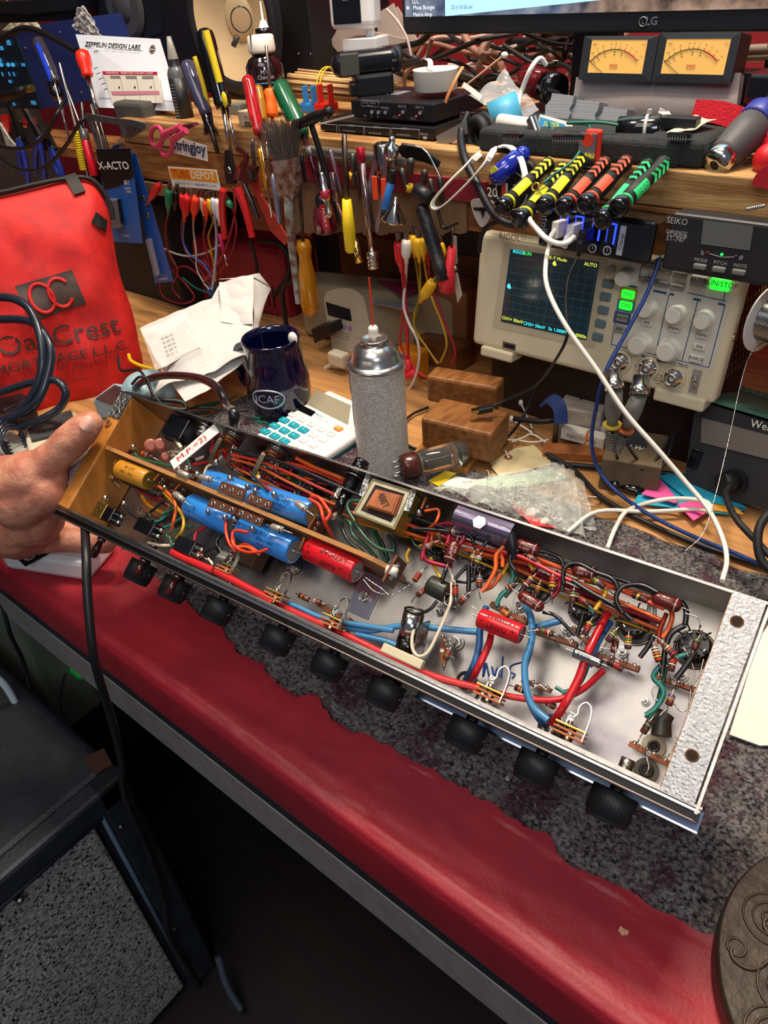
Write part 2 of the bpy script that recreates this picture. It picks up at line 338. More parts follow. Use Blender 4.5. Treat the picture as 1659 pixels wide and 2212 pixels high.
AL = bpy.data.materials.new('polished_aluminium'); AL.use_nodes = True
nt = AL.node_tree; b_ = nt.nodes['Principled BSDF']; b_.inputs['Metallic'].default_value = 1; co = nt.nodes.new('ShaderNodeTexCoord')
t1 = nt.nodes.new('ShaderNodeTexNoise'); t1.inputs['Scale'].default_value = 24; t1.inputs['Detail'].default_value = 7; nt.links.new(co.outputs['Object'], t1.inputs['Vector'])
r1 = nt.nodes.new('ShaderNodeValToRGB'); e = r1.color_ramp.elements; e[0].position = .35; e[0].color = lin('#8a8486'); e[1].position = .62; e[1].color = lin('#b9b2a8'); nt.links.new(t1.outputs['Fac'], r1.inputs['Fac']); nt.links.new(r1.outputs['Color'], b_.inputs['Base Color'])
mr = nt.nodes.new('ShaderNodeMapRange'); mr.inputs['To Min'].default_value = .13; mr.inputs['To Max'].default_value = .48; nt.links.new(t1.outputs['Fac'], mr.inputs['Value']); nt.links.new(mr.outputs[0], b_.inputs['Roughness'])
bp = nt.nodes.new('ShaderNodeBump'); bp.inputs['Strength'].default_value = .12; bp.inputs['Distance'].default_value = .002; nt.links.new(t1.outputs['Fac'], bp.inputs['Height']); nt.links.new(bp.outputs[0], b_.inputs['Normal'])
b = B(); b.box(cp(.3, .0635, D0+.0008), (L0, W0+.003, .0016), AL, CH)
b.box(cp(.3, -.0009, D0/2), (L0+.004, .0018, D0+.002), AL, CH); b.box(cp(.3, .1262, D0/2+.002), (L0, .0016, D0-.004), AL, CH)
P('chassis_pan', b)
b = B(); FRM = M('#1a1615', .3, .4); SIL = M('#b9b2aa', .25, 1., n=.3, ns=200)
b.box(cp(.3015, .1278, .0015), (L0+.006, .0016, .005), SIL, CH); b.box(cp(.3015, .1300, .003), (L0+.006, .0030, .003), M('#d8d0c6', .2, 1.), CH, bev=.0008)
b.box(cp(.3015, .1335, .006), (L0+.006, .0046, .004), FRM, CH); b.box(cp(.3015, .1362, .004), (L0+.006, .0016, .006), M('#6a5f5a', .3, .9), CH, bev=.0005)
P('front_rail', b, label='bright ribbed metal rail along the front rim')
b = B(); b.box(cp(.3015, .1350, .033), (L0+.006, .0030, .052), M('#1f1513', .35, .3, n=.3), CH)
for k in range(9):
    q = cp(.045+k*.064, .1368, .011); b.box(q, (.013, .0006, .004), M('#8a7c70', .4, .6), CH)
P('front_panel', b)
P('bottom_flange', B().box(cp(.50, .1350, .0600), (.212, .013, .0016), M('#5f6c86', .3, 1., n=.2, ns=80), CH).box(cp(.50, .1418, .0580), (.212, .0014, .0055), M('#b8c2d2', .15, 1.), CH))
# wooden end blocks
MAP = M('#c17c33', .42, n=.28, ns=12, st=(8, 8, 2), coat=.15); FOI = M('#b5b3b0', .3, 1., n=.25, ns=70, bump=1., bs=260)
blk = B().box(cp(.0080, .0632, .0275), (.0165, .1262, .054), MAP, CH, bev=.0012)
E1 = P('end_block', blk, label='varnished wooden block closing the left end')
b = B(); b.box(cp(.0080, .013, -.0002), (.0163, .0275, .0012), FOI, CH); b.prism([K(u, v, .003) for u, v in [(203, 955), (196, 975), (150, 1050), (138, 1040), (150, 1005), (178, 975)]], dh*.02, M('#a79c9c', .3, n=.3, ns=200, bump=.6, bs=300))
P('foil', b, E1); h = cp(.0062, .0335, -.0002); P('screw_hole', B().cyl(h-dh*.0006, h+dh*.0002, .0034, M('#5a3315', .8)).ring(h-dh*.0006, dh, .0034, .0006, MAP), E1)
E2 = P('end_block', B().box(cp(.5900, .0637, .0265), (.0200, .128, .056), MAP, CH, bev=.001), label='right end block wrapped in crumpled foil')
def foil(a, b_):
    return cp(.5805+a*.0195, -.001+b_*.129, -.0022+.00022*MN.noise(V((a*9, b_*75, 0)))+.00018*MN.noise(V((a*30, b_*220, 4))))
P('foil', B().grid(foil, 40, 240, M('#b6b4b2', .36, 1., n=.2, ns=260, bump=.22, bs=650), th=-.0008), E2)
for u, v in ((1592, 1342), (1495, 1632)):
    h = K(u, v, -.0028); b = B(); b.cyl(h, h-dh*.0006, .0030, M('#2c180c', .9)); b.ring(h, dh, .0032, .0005, M('#6a4326', .7), 20, 6, 1.1); P('screw_hole', b, E2)
P('side_rail', B().box(cp(.6022, .064, .018), (.0018, .136, .045), SIL, CH))
# divider board
q0, q1 = K(221, 962, .003), K(840, 1221, .003); q0x, q1x = KX(221, 962, .003), KX(840, 1221, .003)
dv = (q1-q0).normalized(); dn = dv.cross(dh)
BRD = M('#b07b45', .6, n=.25, ns=40); 
pts = [q0, q1-dv*.022, q1-dv*.016+dh*.003, q1+dh*.015, q1+dh*.03, q1-dv*.004+dh*.046, q0+dh*.046]
P('divider_board', B().prism([p-dn*.0019 for p in pts], dn*.0038, BRD), label='brown fibreboard divider standing down the middle')
for u, v in ((375, 1030), (382, 1032), (520, 1083), (528, 1090), (657, 1144)):
    pass
# capacitors ---------------------------------------------------------
CBL = M('#2f7fd0', .22, coat=.5); CRD = M('#cc1722', .25, coat=.4); CAM_ = M('#c08428', .3, coat=.5); GRY = M('#8f8b86', .5)
def capac(u1, v1, u2, v2, d, r, m, txt=(), endm=None, lab=None, d2=None, lead=.006, up=None, tm=None):
    a, c = K(u1, v1, d), K(u2, v2, d if d2 is None else d2); ax = c-a; L = ax.length; t = .0012/L
    b = B(); b.lathe(a, c, [(0, r*.78), (0, r*.95), (t, r), (1-t, r), (1, r*.93), (1, r*.80)], m, 28, caps=False)
    en = endm or GRY; n = ax.normalized(); b.cyl(a+n*.0009, a+n*.0011, r*.86, en); b.cyl(c-n*.0011, c-n*.0009, r*.86, en); b.cyl(c-n*.0012, c+n*.0004, r*.22, SOL, r*.12)
    b.tube([a-n*lead, a], .0005, SOL, 6, 1); b.tube([c, c+n*lead], .0005, SOL, 6, 1)
    rd = (up or (CAM-a)); rd = (rd-n*rd.dot(n)).normalized(); sd = n.cross(rd)
    for (s, tt, ang, h, w) in txt:
        q = rd*cos(radians(ang))+sd*sin(radians(ang)); P_ = a+ax*tt
        flip = s.startswith('~'); s = s.lstrip('~'); al = not s.startswith('|'); s = s.lstrip('|')
        b.ctext(s, P_, -n if flip else n, q, r, h, tm or INK, w=w, along=al)
    return P('capacitor', b, label=lab)
bt = [('|100-250', .80, 0, .0026, .012), ('|100 MFD', .66, 0, .0026, .014), ('|250 VDC', .50, 0, .003, .014), ("|85'C TAIWAN LF", .36, 0, .0016, .013)]
ft = [('~|85 C TAIWAN LF', .22, -35, .0016, .012), ('~250  VDC', .46, -2, .0032, .017), ('~100  MFD', .46, 14, .0028, .017), ('~100-250', .5, 30, .0026, .015)]
capac(412, 1092, 507, 1134, .021, .0118, CBL, [('+ []', .24, 4, .003, .008), ('+', .20, 24, .003, .003)], lab='long blue capacitor below the board, left of centre')
capac(524, 1141, 636, 1190, .021, .0118, CBL, [("~85'C TAIWAN LF", .62, -32, .0013, .014), ('~250 VDC', .60, -12, .0033, .018), ('~100 MFD', .60, 12, .0030, .018), ('~100-250', .62, 36, .0028, .018)], lab='blue capacitor printed upside down below the board')
capac(452, 1038, 558, 1078, .024, .0112, CBL, [('. VDC    LF', .35, -28, .002, .016)], lab='blue capacitor above the board, left')
capac(570, 1074, 676, 1110, .021, .0115, CBL, [('100-250', .52, -30, .0028, .016), ('100 MFD', .50, -10, .0030, .018), ('250 VDC', .46, 12, .0033, .019), ("85'C TAIWAN LF", .42, 32, .0014, .015)], endm=M('#b08a58', .6), lab='blue capacitor above the board, right')
capac(667, 1185, 772, 1234, .017, .0100, CRD, [('~PLANET', .55, 32, .0042, .016), ('~LYTICAP', .60, -18, .004, .026), ('+', .1, -10, .004, .004), ('+', .14, 16, .004, .004), ('-', .82, 18, .004, .004)], lab='red electrolytic capacitor lettered PLANET LYTICAP below the board')
capac(1037, 1334, 1127, 1371, .010, .0072, CRD, [('~PLANET', .48, 22, .0038, .015), ('~+ KG5436.5.5 -', .5, -32, .0028, .024), ('+', .86, 8, .003, .003), ('-', .12, 6, .003, .003)], lab='red electrolytic capacitor lettered PLANET over the right half')
capac(261, 1013, 323, 1038, .012, .0098, CAM_, [('85 LPT', .5, -22, .003, .013), ('MFD   VDC', .48, 10, .0026, .018)], endm=M('#8c6a20', .5), lab='amber paper capacitor near the wooden end block', tm=M('#5b3a10', .6))
capac(1240, 1409, 1299, 1434, .012, .0036, CHR, [('K9396', .4, 0, .0024, .009)], lab='small bare metal capacitor lying over the thick red wires')
P_G = capac(928, 1262, 966, 1282, .028, .0078, M('#2f322b', .35), (), endm=M('#5d2316', .5), lab='dark green cylindrical capacitor')
MRN = M('#5f1c18', .3, coat=.6)
def maroon(u1, v1, u2, v2, d, r, txt=True, fl='~', lab=None):
    a, c = K(u1, v1, d), K(u2, v2, d); n = (c-a); L = n.length; n.normalize(); b = B()
    b.lathe(a, c, [(0, r*.3), (.05, r*.7), (.16, r), (.84, r), (.95, r*.7), (1, r*.3)], MRN, 22)
    ro = (CAM-a); ro = (ro-n*ro.dot(n)).normalized(); sd = n.cross(ro); tw = M('#c9b4a6', .5)
    if txt:
        b.ctext('240', a+(c-a)*.42, -n if fl == '~' else n, ro*.94-sd*.34, r, r*.5, tw, w=L*.3); b.ctext('600 V', a+(c-a)*.45, -n if fl == '~' else n, ro*.94+sd*.34, r, r*.5, tw, w=L*.42)
    q = a+(c-a)*.8; b.lathe(q, q+n*.0006, [(0, r*1.02), (1, r*1.02)], tw, 22)
    b.tube([a-n*.006, a], .0004, SOL, 5, 1); b.tube([c, c+n*.006], .0004, SOL, 5, 1); return P('film_capacitor', b, label=lab)
maroon(986, 1168, 968, 1216, .014, .0046, fl='', lab='maroon 240 600 V capacitor standing beside the green cylinder')
maroon(1114, 1172, 1166, 1192, .010, .0046, lab='maroon 240 600 V capacitor under the rear wall')
maroon(1121, 1282, 1173, 1316, .010, .0042, lab='lighter brown 240 600 V capacitor in the middle', )
maroon(1236, 1230, 1291, 1240, .012, .0046, fl='', lab='maroon capacitor on the rear wire bundle')
maroon(1408, 1288, 1472, 1312, .012, .0050, txt=False, lab='glossy maroon capacitor nearest the right end')
maroon(1318, 1402, 1332, 1404, .012, .0022, txt=False)
# disc capacitors, tops
DSC = M('#9b5340', .4, coat=.3)
for u, v, d, r in ((326, 962, .014, .0066), (346, 960, .016, .0062), (358, 986, .024, .0045)):
    q = K(u, v, d); n = (CAM-q).normalized(); b = B().lathe(q-n*.0018, q+n*.0018, [(0, r*.6), (.25, r*.95), (.5, r), (.75, r*.95), (1, r*.6)], DSC, 24); b.tube([q+dh*r, q+dh*(r+.012)], .0004, SOL, 5, 1); P('disc_capacitor', b)
# terminal strips with eyelets ---------------------------------------
def strip(c4, d, n, m=PHE, hole=.0017, th=.0014, name='terminal_strip'):
    p = [K(u, v, d) for u, v in c4]; b = B().prism(p, dh*th, m)
    for k in range(n):
        t = (k+.5)/n; q = (p[0]*(1-t)+p[1]*t)*.5+(p[3]*(1-t)+p[2]*t)*.5-dh*.0002
        b.ring(q, dh, hole, .0005, SOL, 16, 6); b.cyl(q-dh*.0001, q+dh*.0003, hole*.75, INK)
    P(name, b)
strip([(480, 1039), (532, 1058), (523, 1080), (469, 1058)], .001, 3); strip([(540, 1064), (590, 1084), (581, 1102), (530, 1081)], .001, 3)
strip([(457, 1075), (514, 1098), (506, 1111), (446, 1093)], .001, 3); strip([(516, 1098), (571, 1120), (562, 1138), (509, 1112)], .001, 3)
def vstrip(u1, v1, u2, v2, h, n, d=.004, m=PHE):          # strip standing on edge
    a, c = K(u1, v1, d), K(u2, v2, d); b = B().prism([a, c, c+dh*h, a+dh*h], (c-a).cross(dh).normalized()*.0016, m)
    nn = (c-a).cross(dh).normalized()
    b.prism([a, c, c+dh*.0006, a+dh*.0006], nn*.0017, M('#a35c2c', .5))
    for k in range(n):
        q = a+(c-a)*((k+.5)/n)+dh*.008
        for s in (-.0003, .0019): b.ring(q+nn*s, nn, .0017, .0005, SOL, 14, 6)
    P('terminal_strip', b)
vstrip(342, 1023, 330, 1037, .018, 2); vstrip(387, 1045, 372, 1061, .018, 2); vstrip(855, 1198, 824, 1254, .022, 2); vstrip(678, 1116, 664, 1140, .02, 2); vstrip(655, 1160, 645, 1185, .012, 1); vstrip(407, 1010, 396, 1028, .016, 1); vstrip(278, 968, 270, 978, .012, 1); vstrip(250, 992, 243, 1002, .012, 1); vstrip(918, 1073, 907, 1098, .02, 1)
for pts, d in (([(1236, 1352), (1290, 1392), (1280, 1400), (1228, 1360)], .03), ([(1288, 1408), (1382, 1440), (1378, 1450), (1284, 1418)], .03), ([(1415, 1455), (1500, 1485), (1497, 1493), (1412, 1463)], .036), ([(1362, 1600), (1448, 1645), (1442, 1655), (1356, 1610)], .034), ([(1062, 1298), (1140, 1338), (1135, 1348), (1056, 1308)], .03), ([(1148, 1355), (1248, 1388), (1244, 1398), (1142, 1363)], .03), ([(1130, 1465), (1190, 1488), (1186, 1495), (1124, 1472)], .034), ([(955, 1370), (968, 1405), (955, 1440), (948, 1405)], .034), ([(690, 1300), (760, 1338), (752, 1346), (684, 1310)], .034)):
    p = [K(u, v, d) for u, v in pts]; b = B().prism(p, dh*.007, M('#8a4a20', .5, n=.2))
    for t in (.1, .35, .6, .88):
        q = p[0]*(1-t)+p[1]*t+dh*.001; b.sph(q, .0016, SOL, sc=(1, 1, .9), seg=8, ring=6); b.tube([q, q-dh*.003+xh*.002, q-dh*.001+xh*.004], .0004, SOL, 5)
    b.tube([p[0]*.5+p[2]*.5, p[0]*.5+p[2]*.5+dh*(D0-d)], .0016, SOL, 6, 1); P('tag_board', b)
# masking-taped bracket ----------------------------------------------
b = B(); s1, s2 = K(372, 1005, .004), K(468, 925, .004); b.ribbon([s1+dh*.012, s1, s2, s2+dh*.010], .0115, .0009, xh+wh*.9, WHT, 1)
b.text('M.P.=2)', (s1*.55+s2*.45)-dh*.0008, (s2-s1), (s2-s1).cross(dh)*9, .0058, M('#c01818', .6), w=.034); P('bracket', b, label='metal bracket wrapped in masking tape with red handwriting M.P.=2')
# choke / small transformer -------------------------------------------
YEL = M('#b59a3c', .35, .6, n=.35, ns=40); LAM = M('#cfc6a8', .35, .5, n=.2, ns=90)
p = [K(*q, .004) for q in ((806, 1035), (893, 1062), (853, 1145), (764, 1110))]; cc = sum(p, V((0, 0, 0)))/4
TR = P('transformer', B().prism(p, dh*.018, YEL), label='small transformer with brass coloured frame and brown paper coil'); b = B()
def inset(f, dz): return [cc+(q-cc)*f-dh*dz for q in p]
o_, i_ = inset(1.0, .0003), inset(.74, .0003)
for k in range(4):
    j = (k+1) % 4; b.prism([o_[k], o_[j], i_[j], i_[k]], -dh*.0012, LAM)
    for f in (.08, .16): P_a = [o_[k]*(1-f*2)+i_[k]*f*2, o_[j]*(1-f*2)+i_[j]*f*2]; b.tube([P_a[0]-dh*.0012, P_a[1]-dh*.0012], .0004, M('#8c8458', .4, .5), 4, 1)
b.prism(inset(.73, 0), -dh*.0004, M('#241510', .7)); P('core', b, TR)
cw = [K(*q, -.001) for q in ((812, 1056), (868, 1070), (852, 1114), (789, 1094))]; cm = sum(cw, V((0, 0, 0)))/4
b = B(); b.prism([cm+(q-cm)*1.0+dh*.004 for q in cw], -dh*.003, M('#a2582f', .6, n=.35, ns=60)); b.prism([cm+(q-cm)*.93+dh*.001 for q in cw], -dh*.0022, M('#b4683a', .6, n=.35, ns=60)); b.prism([cm+(q-cm)*.82-dh*.0012 for q in cw], -dh*.0008, M('#b4683a', .6, n=.35, ns=60))
b.text('488T', cm-dh*.0022, K(845, 1105, 0)-K(828, 1065, 0), cw[2]-cw[1]-(cw[0]-cw[1])*1.2, .006, M('#3b2416', .7), w=.014); P('coil', b, TR)
for u, v in ((797, 1032), (895, 1064)): b = B().ribbon([K(u, v-6, .0), K(u-4, v+4, .002), K(u-16, v+40, .003)], .005, .001, xh, SOL, 3); P('mounting_tab', b, TR)
# fuse holder, jacks, switches on the rear wall -----------------------
x_, w_ = KX(773, 1022, .018); b = B(); c0 = cp(x_, 0, .016)
b.cyl(c0, c0+wh*.003, .0085, DST, seg=6).cyl(c0+wh*.003, c0+wh*.016, .0062, BLK).ring(c0+wh*.002, wh, .009, .0008, CHR)
for k in range(7): b.ring(c0+wh*(.0045+.0016*k), wh, .0062, .0004, BLKG, 20, 5)
b.cyl(c0+wh*.016, c0+wh*.036, .005, BLKG, .0045); b.box(c0+wh*.020-dh*.006-xh*.004, (.004, .011, .001), SOL, CH); b.box(c0+wh*.039-dh*.001, (.003, .008, .001), SOL, CH)
FH = P('fuse_holder', b); P('fuse_cap', B().lathe(c0-wh*.001, c0-wh*.014, [(0, .0072), (.8, .0072), (1, .006)], BLKG, 40, flute=.93), FH)
for u, v, dx in ((505, 935, 0), (598, 968, 0)):
    x_, w_ = KX(u, v, .012); c0 = cp(x_, 0, .014); b = B(); b.cyl(c0, c0+wh*.003, .0082, CHR, seg=6)
    for k, (m, r) in enumerate([(CHR, .0105), (STL, .0100), (PHE, .0098), (COP, .0094), (PHE, .0096), (COP, .0088)]): b.cyl(c0+wh*(.001+.0016*k), c0+wh*(.0022+.0016*k), r, m, seg=24)
    a = c0-xh*.006-dh*.004; b.ribbon([a+wh*.006, a+wh*.012-dh*.003, a+wh*.030-dh*.002, a+wh*.034+dh*.003, a+wh*.029+dh*.007], .0052, .001, xh, M('#b8a88a', .3, 1., n=.3, ns=120), 4)
    b.sph(a+wh*.031+dh*.003+xh*.003, .003, SOL, seg=10, ring=7); b.tube([c0+xh*.006, c0+xh*.006+wh*.016, c0+xh*.009+wh*.02+dh*.006], .0008, SOL); b.tube([c0+xh*.002+dh*.004, c0+xh*.004+wh*.014+dh*.006], .0008, SOL); P('output_jack', b)
x_, w_ = KX(395, 925, .02); c0 = cp(x_, .0, .02)
b = B().box(c0+wh*.012, (.026, .022, .020), BLKG, CH, bev=.001); b.box(c0+wh*.024-dh*.003, (.010, .003, .012), BLK, CH, bev=.001); b.box(c0+wh*.024+xh*.009-dh*.003, (.006, .003, .012), BLK, CH, bev=.001); b.box(c0+wh*.024-xh*.009-dh*.003, (.006, .003, .012), BLK, CH, bev=.001); P('mains_socket', b)
x_, w_ = KX(452, 915, .01); c0 = cp(x_, 0, .008); P('cord_grip', B().cyl(c0, c0+wh*.014, .005, CHR).ring(c0+wh*.003, wh, .006, .001, STL).ring(c0+wh*.007, wh, .0055, .001, STL).ring(c0+wh*.011, wh, .005, .001, STL))
# slide switches on front wall left
def swt(u, v, brass=False, s=1.):
    c0 = K(u, v, .014); b = B(); b.box(c0, (.022*s, .013, .015*s), BLKG, CH, bev=.0008)
    if brass: b.box(c0-xh*.006-dh*.0015, (.0135, .015, .014), BRS, CH, bev=.0006); b.ring(c0-xh*.006-dh*.0087, dh, .0021, .0003, M('#6a5a20', .4, 1.), 16, 5); b.text('6', c0-xh*.006-dh*.0087, xh, -wh, .0024, M('#6a5a20', .4, 1.))
    for k in (-1, 1): b.box(c0+xh*(.013*s)+wh*(k*.003)-dh*.002, (.006, .0012, .004), SOL, CH); b.sph(c0+xh*(.016*s)+wh*(k*.003)-dh*.002, .0021, SOL, seg=8, ring=6)
    if brass:
        for k in (-1, 1): b.box(c0-xh*.006-wh*.008+xh*(k*.005)-dh*.007, (.0012, .006, .0008), BRS, CH)
    P('rocker_switch', b, label='black switch body with a brass plate' if brass else None)
swt(236, 1112, True, 1.1); swt(322, 1142); swt(408, 1183)
# tube sockets ---------------------------------------------------------
SKT = M('#14110f', .3, coat=.3)
def sock(u, v, d, r, n=9):
    c0 = K(u, v, d); b = B(); b.lathe(c0+dh*(D0-d), c0, [(0, r), (.6, r), (.9, r*.85), (1, r*.8)], SKT, 26); b.cyl(c0, c0-dh*.001, r*.3, BLKG); b.ring(c0+dh*(D0-d-.001), dh, r*1.12, .0010, STL)
    for k in range(n):
        a = 2*pi*k/(n+1)+.3; q = c0+xh*(cos(a)*r*.66)+wh*(sin(a)*r*.66); e = (xh*cos(a)+wh*sin(a))
        b.box(q-dh*.002, (.0024, .0009, .006), DST if k % 3 else SOL, (wh*cos(a)-xh*sin(a), e, dh)); b.tube([q-dh*.004, q-dh*.006+e*.003, q-dh*.004+e*.005], .0006, DST, 5)
        b.box(q*.55+c0*.45-dh*.0004, (.0008, r*.5, .001), M('#2c2826', .4), (wh*cos(a)-xh*sin(a), e, dh))
    P('tube_socket', b)
for s in [(1500, 1392, .038, .0115), (1370, 1342, .038, .0115), (1260, 1308, .040, .0105), (1152, 1262, .040, .0105), (1034, 1212, .040, .0105), (950, 1182, .042, .0100), (612, 1028, .042, .010), (533, 1000, .042, .010), (690, 1052, .044, .0085)]: sock(*s)
# potentiometer / microphone style jack at the front wall
b = B(); c0 = K(905, 1385, .020); ax_ = (K(892, 1335, .012)-K(880, 1392, .020)); c0 = K(880, 1392, .020); n = ax_.normalized()
b.cyl(c0-n*.006, c0+n*.005, .0085, BLKG); b.cyl(c0+n*.005, c0+n*.024, .0080, CHR, seg=22); b.ring(c0+n*.024, n, .0066, .0012, STL); b.cyl(c0+n*.023, c0+n*.0245, .006, M('#44403c', .4, 1.)); b.ring(c0+n*.0265, n, .0072, .0009, DST)
b.box(c0+n*.006+xh*.010, (.0010, .030, .018), M('#c7c4be', .2, 1., n=.4, ns=200), (xh, n, n.cross(xh))); P('shielded_can', b, label='shiny metal can with a flat plate at its side')
P('spacer', B().box(K(870, 1418, .002), (.034, .007, .006), M('#cbc0a0', .5), CH, bev=.001))
# input jacks with phenolic stacks and spring arms --------------------
ORG = M('#b2602a', .5)
def injack(u, v, s=1., box=False):                              # u,v: middle of phenolic stack
    o = K(u, v, .012); b = B(); 
    for k in range(3): b.box(o-wh*(.0030*k)+dh*.0, (.021*s, .0014, .011), ORG if k < 2 else BRS, CH, bev=.0003)
    b.cyl(o+wh*.003, o-wh*.0075, .0035, CHR)
    l = o-wh*.010-xh*.003; b.box(l, (.0045, .010, .0008), SOL, CH, bev=.0003); b.ring(l-wh*.003-dh*.0005, dh, .0012, .0004, SOL, 12, 5); b.sph(l+wh*.002+xh*.001, .0022, SOL, seg=8, ring=6)
    a = o+xh*(.0095*s)-dh*.004
    b.ribbon([a, a-wh*.014, a-wh*.022-xh*.002, a-wh*.024-xh*.006, a-wh*.020-xh*.009, a-wh*.015-xh*.0085, a-wh*.012-xh*.010], .0035, .0008, dh, M('#cfc8b8', .25, 1.), 5)
    if box: b.ribbon([o-xh*.008+wh*.002-dh*.003, o-xh*.007-wh*.008-dh*.006, o-xh*.006-wh*.015-dh*.003, o-xh*.005-wh*.02-dh*.005], .009, .001, xh, STL, 4)
    P('input_jack', b)
injack(487, 1236, .8, True); injack(593, 1296, .9); injack(716, 1352, .9); injack(1055, 1508); injack(1228, 1590)
# knobs on the front panel ---------------------------------------------
KN = M('#242426', .5, n=.15)
for u, v, r in ((1322, 1733, .0148), (1160, 1655, .0142), (1010, 1578, .0142), (836, 1487, .0140), (716, 1425, .0138), (605, 1370, .0136), (478, 1305, .0134), (384, 1258, .0130), (312, 1218, .0130)):
    x_, w_ = KX(u, v, .034); c0 = cp(x_, .1372, .034)
    P('knob', B().cyl(c0-wh*.001, c0+wh*.005, .0045, BLK).lathe(c0+wh*.003, c0+wh*.023, [(0, r*.92), (.03, r), (.80, r*.97), (.80, r*.93), (.95, r*.9), (1, r*.82)], KN, 72, flute=.965).cyl(c0+wh*.0231, c0+wh*.0233, r*.6, M('#3c3a3a', .35, .7), seg=30).cyl(c0+wh*.012+xh*(r*.94), c0+wh*.012+xh*(r*.99), .0011, CHR, seg=8))
    P('pot_bushing', B().cyl(cp(x_, .1262, .034), cp(x_, .118, .034), .0045, STL, seg=6))
BAT = M('#4d1d14', .25, coat=.6)
for u, v, u2, v2 in ((217, 1163, 205, 1195), (305, 1215, 297, 1240), (382, 1240, 362, 1272)):
    x_, w_ = KX(u, v, .02); c0 = cp(x_, .137, .022); L = V(K(u2, v2, .02)-K(u, v, .02)).length
    P('toggle', B().cyl(c0, c0+wh*.003, .004, STL).lathe(c0+wh*.002, c0+wh*(L+.005)-xh*.002+dh*.002, [(0, .0024), (.5, .0040), (.9, .0042), (1, .0025)], BAT, 16), label='brown bat-shaped lever on the front panel')
x_, w_ = KX(852, 1455, .03); c0 = cp(x_, .1372, .03); P('jack_nut', B().lathe(c0, c0+wh*.009, [(0, .0085), (1, .0082)], M('#8a7e70', .3, 1.), 36, flute=.95).cyl(c0+wh*.009, c0+wh*.0092, .005, INK))
# perspex cover on the rear wall ---------------------------------------
CLR = M('#c9c0d0', .08, trans=.75, ior=1.4); b = B(); a = K(992, 1100, .002); c = K(1108, 1128, .002)
x1_, w1_ = KX(1108, 1150, .004); x0_, w0_ = KX(985, 1112, .004)
b.ribbon([cp((x0_+x1_)/2, .001, .001), cp((x0_+x1_)/2, .009, -.001), cp((x0_+x1_)/2, .014, .003), cp((x0_+x1_)/2, .017, .012)], x1_-x0_, .0012, xh, M('#8e84a0', .14, .75, n=.3, ns=60, st=(.4, 3, 3)), 4)
for k in range(4): b.tube([cp(x0_+.003, .007+.003*k, -.0014+.001*k*k), cp(x1_-.003, .007+.003*k, -.0014+.001*k*k)], .0003, SOL, 4, 1)
cq_ = cp((x0_+x1_)/2, .010, -.002); b.cyl(cq_+dh*.004, cq_-dh*.004, .0032, CHR); b.cyl(cq_-dh*.002, cq_-dh*.0035, .0052, CHR, seg=6); P('cover_plate', b, label='shiny folded cover with a hex screw on the rear wall')
# hardware on the floor -------------------------------------------------
for u, v, r in ((636, 1226, .0052), (789, 1291, .0046), (345, 1064, .0042), (1394, 1515, .0026), (948, 1322, .0026), (312, 1105, .005), (986, 1388, .0050), (1473, 1460, .0035), (1345, 1408, .0035), (1124, 1311, .0035), (1224, 1362, .0035)):
    c0 = K(u, v, D0-.001); P('hex_nut', B().cyl(c0, c0-dh*.0012, r*1.25, STL, seg=24).cyl(c0-dh*.001, c0-dh*.005, r, SOL, seg=6).cyl(c0-dh*.004, c0-dh*.009, r*.5, STL, seg=12))
P('clear_washer_plate', B().box(K(790, 1285, D0-.0015), (.022, .036, .001), M('#c4bcc8', .12, .8), CH), label='bare plate screwed to the floor')
P('grommet', B().lathe(K(1396, 1664, .040), K(1396, 1664, .036), [(0, .0078), (1, .0074)], M('#3d3a35', .5), 36).ring(K(1396, 1664, .0355), dh, .0035, .0012, RUB).cyl(K(1396, 1664, .0355), K(1396, 1664, .035), .0026, INK).tube(KL(.03, (1396, 1672, .03), (1402, 1655, .026), (1396, 1635, .026), (1390, 1615, .034)), .0006, SOL))
P('washer', B().lathe(K(1412, 1612, .046), K(1412, 1612, .043), [(0, .0078), (1, .0074)], M('#b0a890', .45, .3), 36).ring(K(1412, 1612, .0425), dh, .0030, .0010, DST).cyl(K(1412, 1612, .0425), K(1412, 1612, .042), .002, INK))
P('rubber_bush', B().ring(K(1190, 1572, .045), dh, .0078, .0016, RUB)); P('rubber_bush', B().ring(K(1005, 1470, .048), dh, .0058, .0014, RUB))
MK = M('#1d4fa0', .5); b = B()
for st in ([(1046, 1424), (1043, 1462), (1050, 1432)], [(1050, 1432), (1056, 1462)], [(1062, 1440), (1068, 1462), (1074, 1442), (1082, 1464), (1086, 1418)], [(1128, 1430), (1104, 1438), (1102, 1452), (1112, 1456), (1106, 1466)]):
    b.tube([K(u, v, D0-.0008) for u, v in st], .0006, MK, 5, 3)
P('pen_marking', b, label='blue handwritten marking on the bare metal')
b = B(); BR_ = M('#8a5032', .5, n=.3)
P('bobbin', B().box(K(350, 1100, .040), (.032, .020, .018), BR_, CH, bev=.002)); P('bobbin', B().box(K(535, 1190, .042), (.036, .026, .018), M('#4f3320', .6, n=.3), CH, bev=.001))
P('trimmer', B().cyl(K(848, 1226, .010), K(843, 1243, .010), .0050, WHT, seg=20).cyl(K(848, 1226, .009), K(848, 1224, .009), .0044, M('#f0ece4', .5)))
GS = M('#34322c', .4); P('shrink_tube', B().tube(KL(.03, (1440, 1540), (1430, 1558), (1428, 1590)), .0055, GS, 8, r2=.0065)); P('shrink_tube', B().tube(KL(.008, (1103, 1150, .004), (1106, 1175, .006), (1108, 1205, .012)), .0042, BLK, 10))
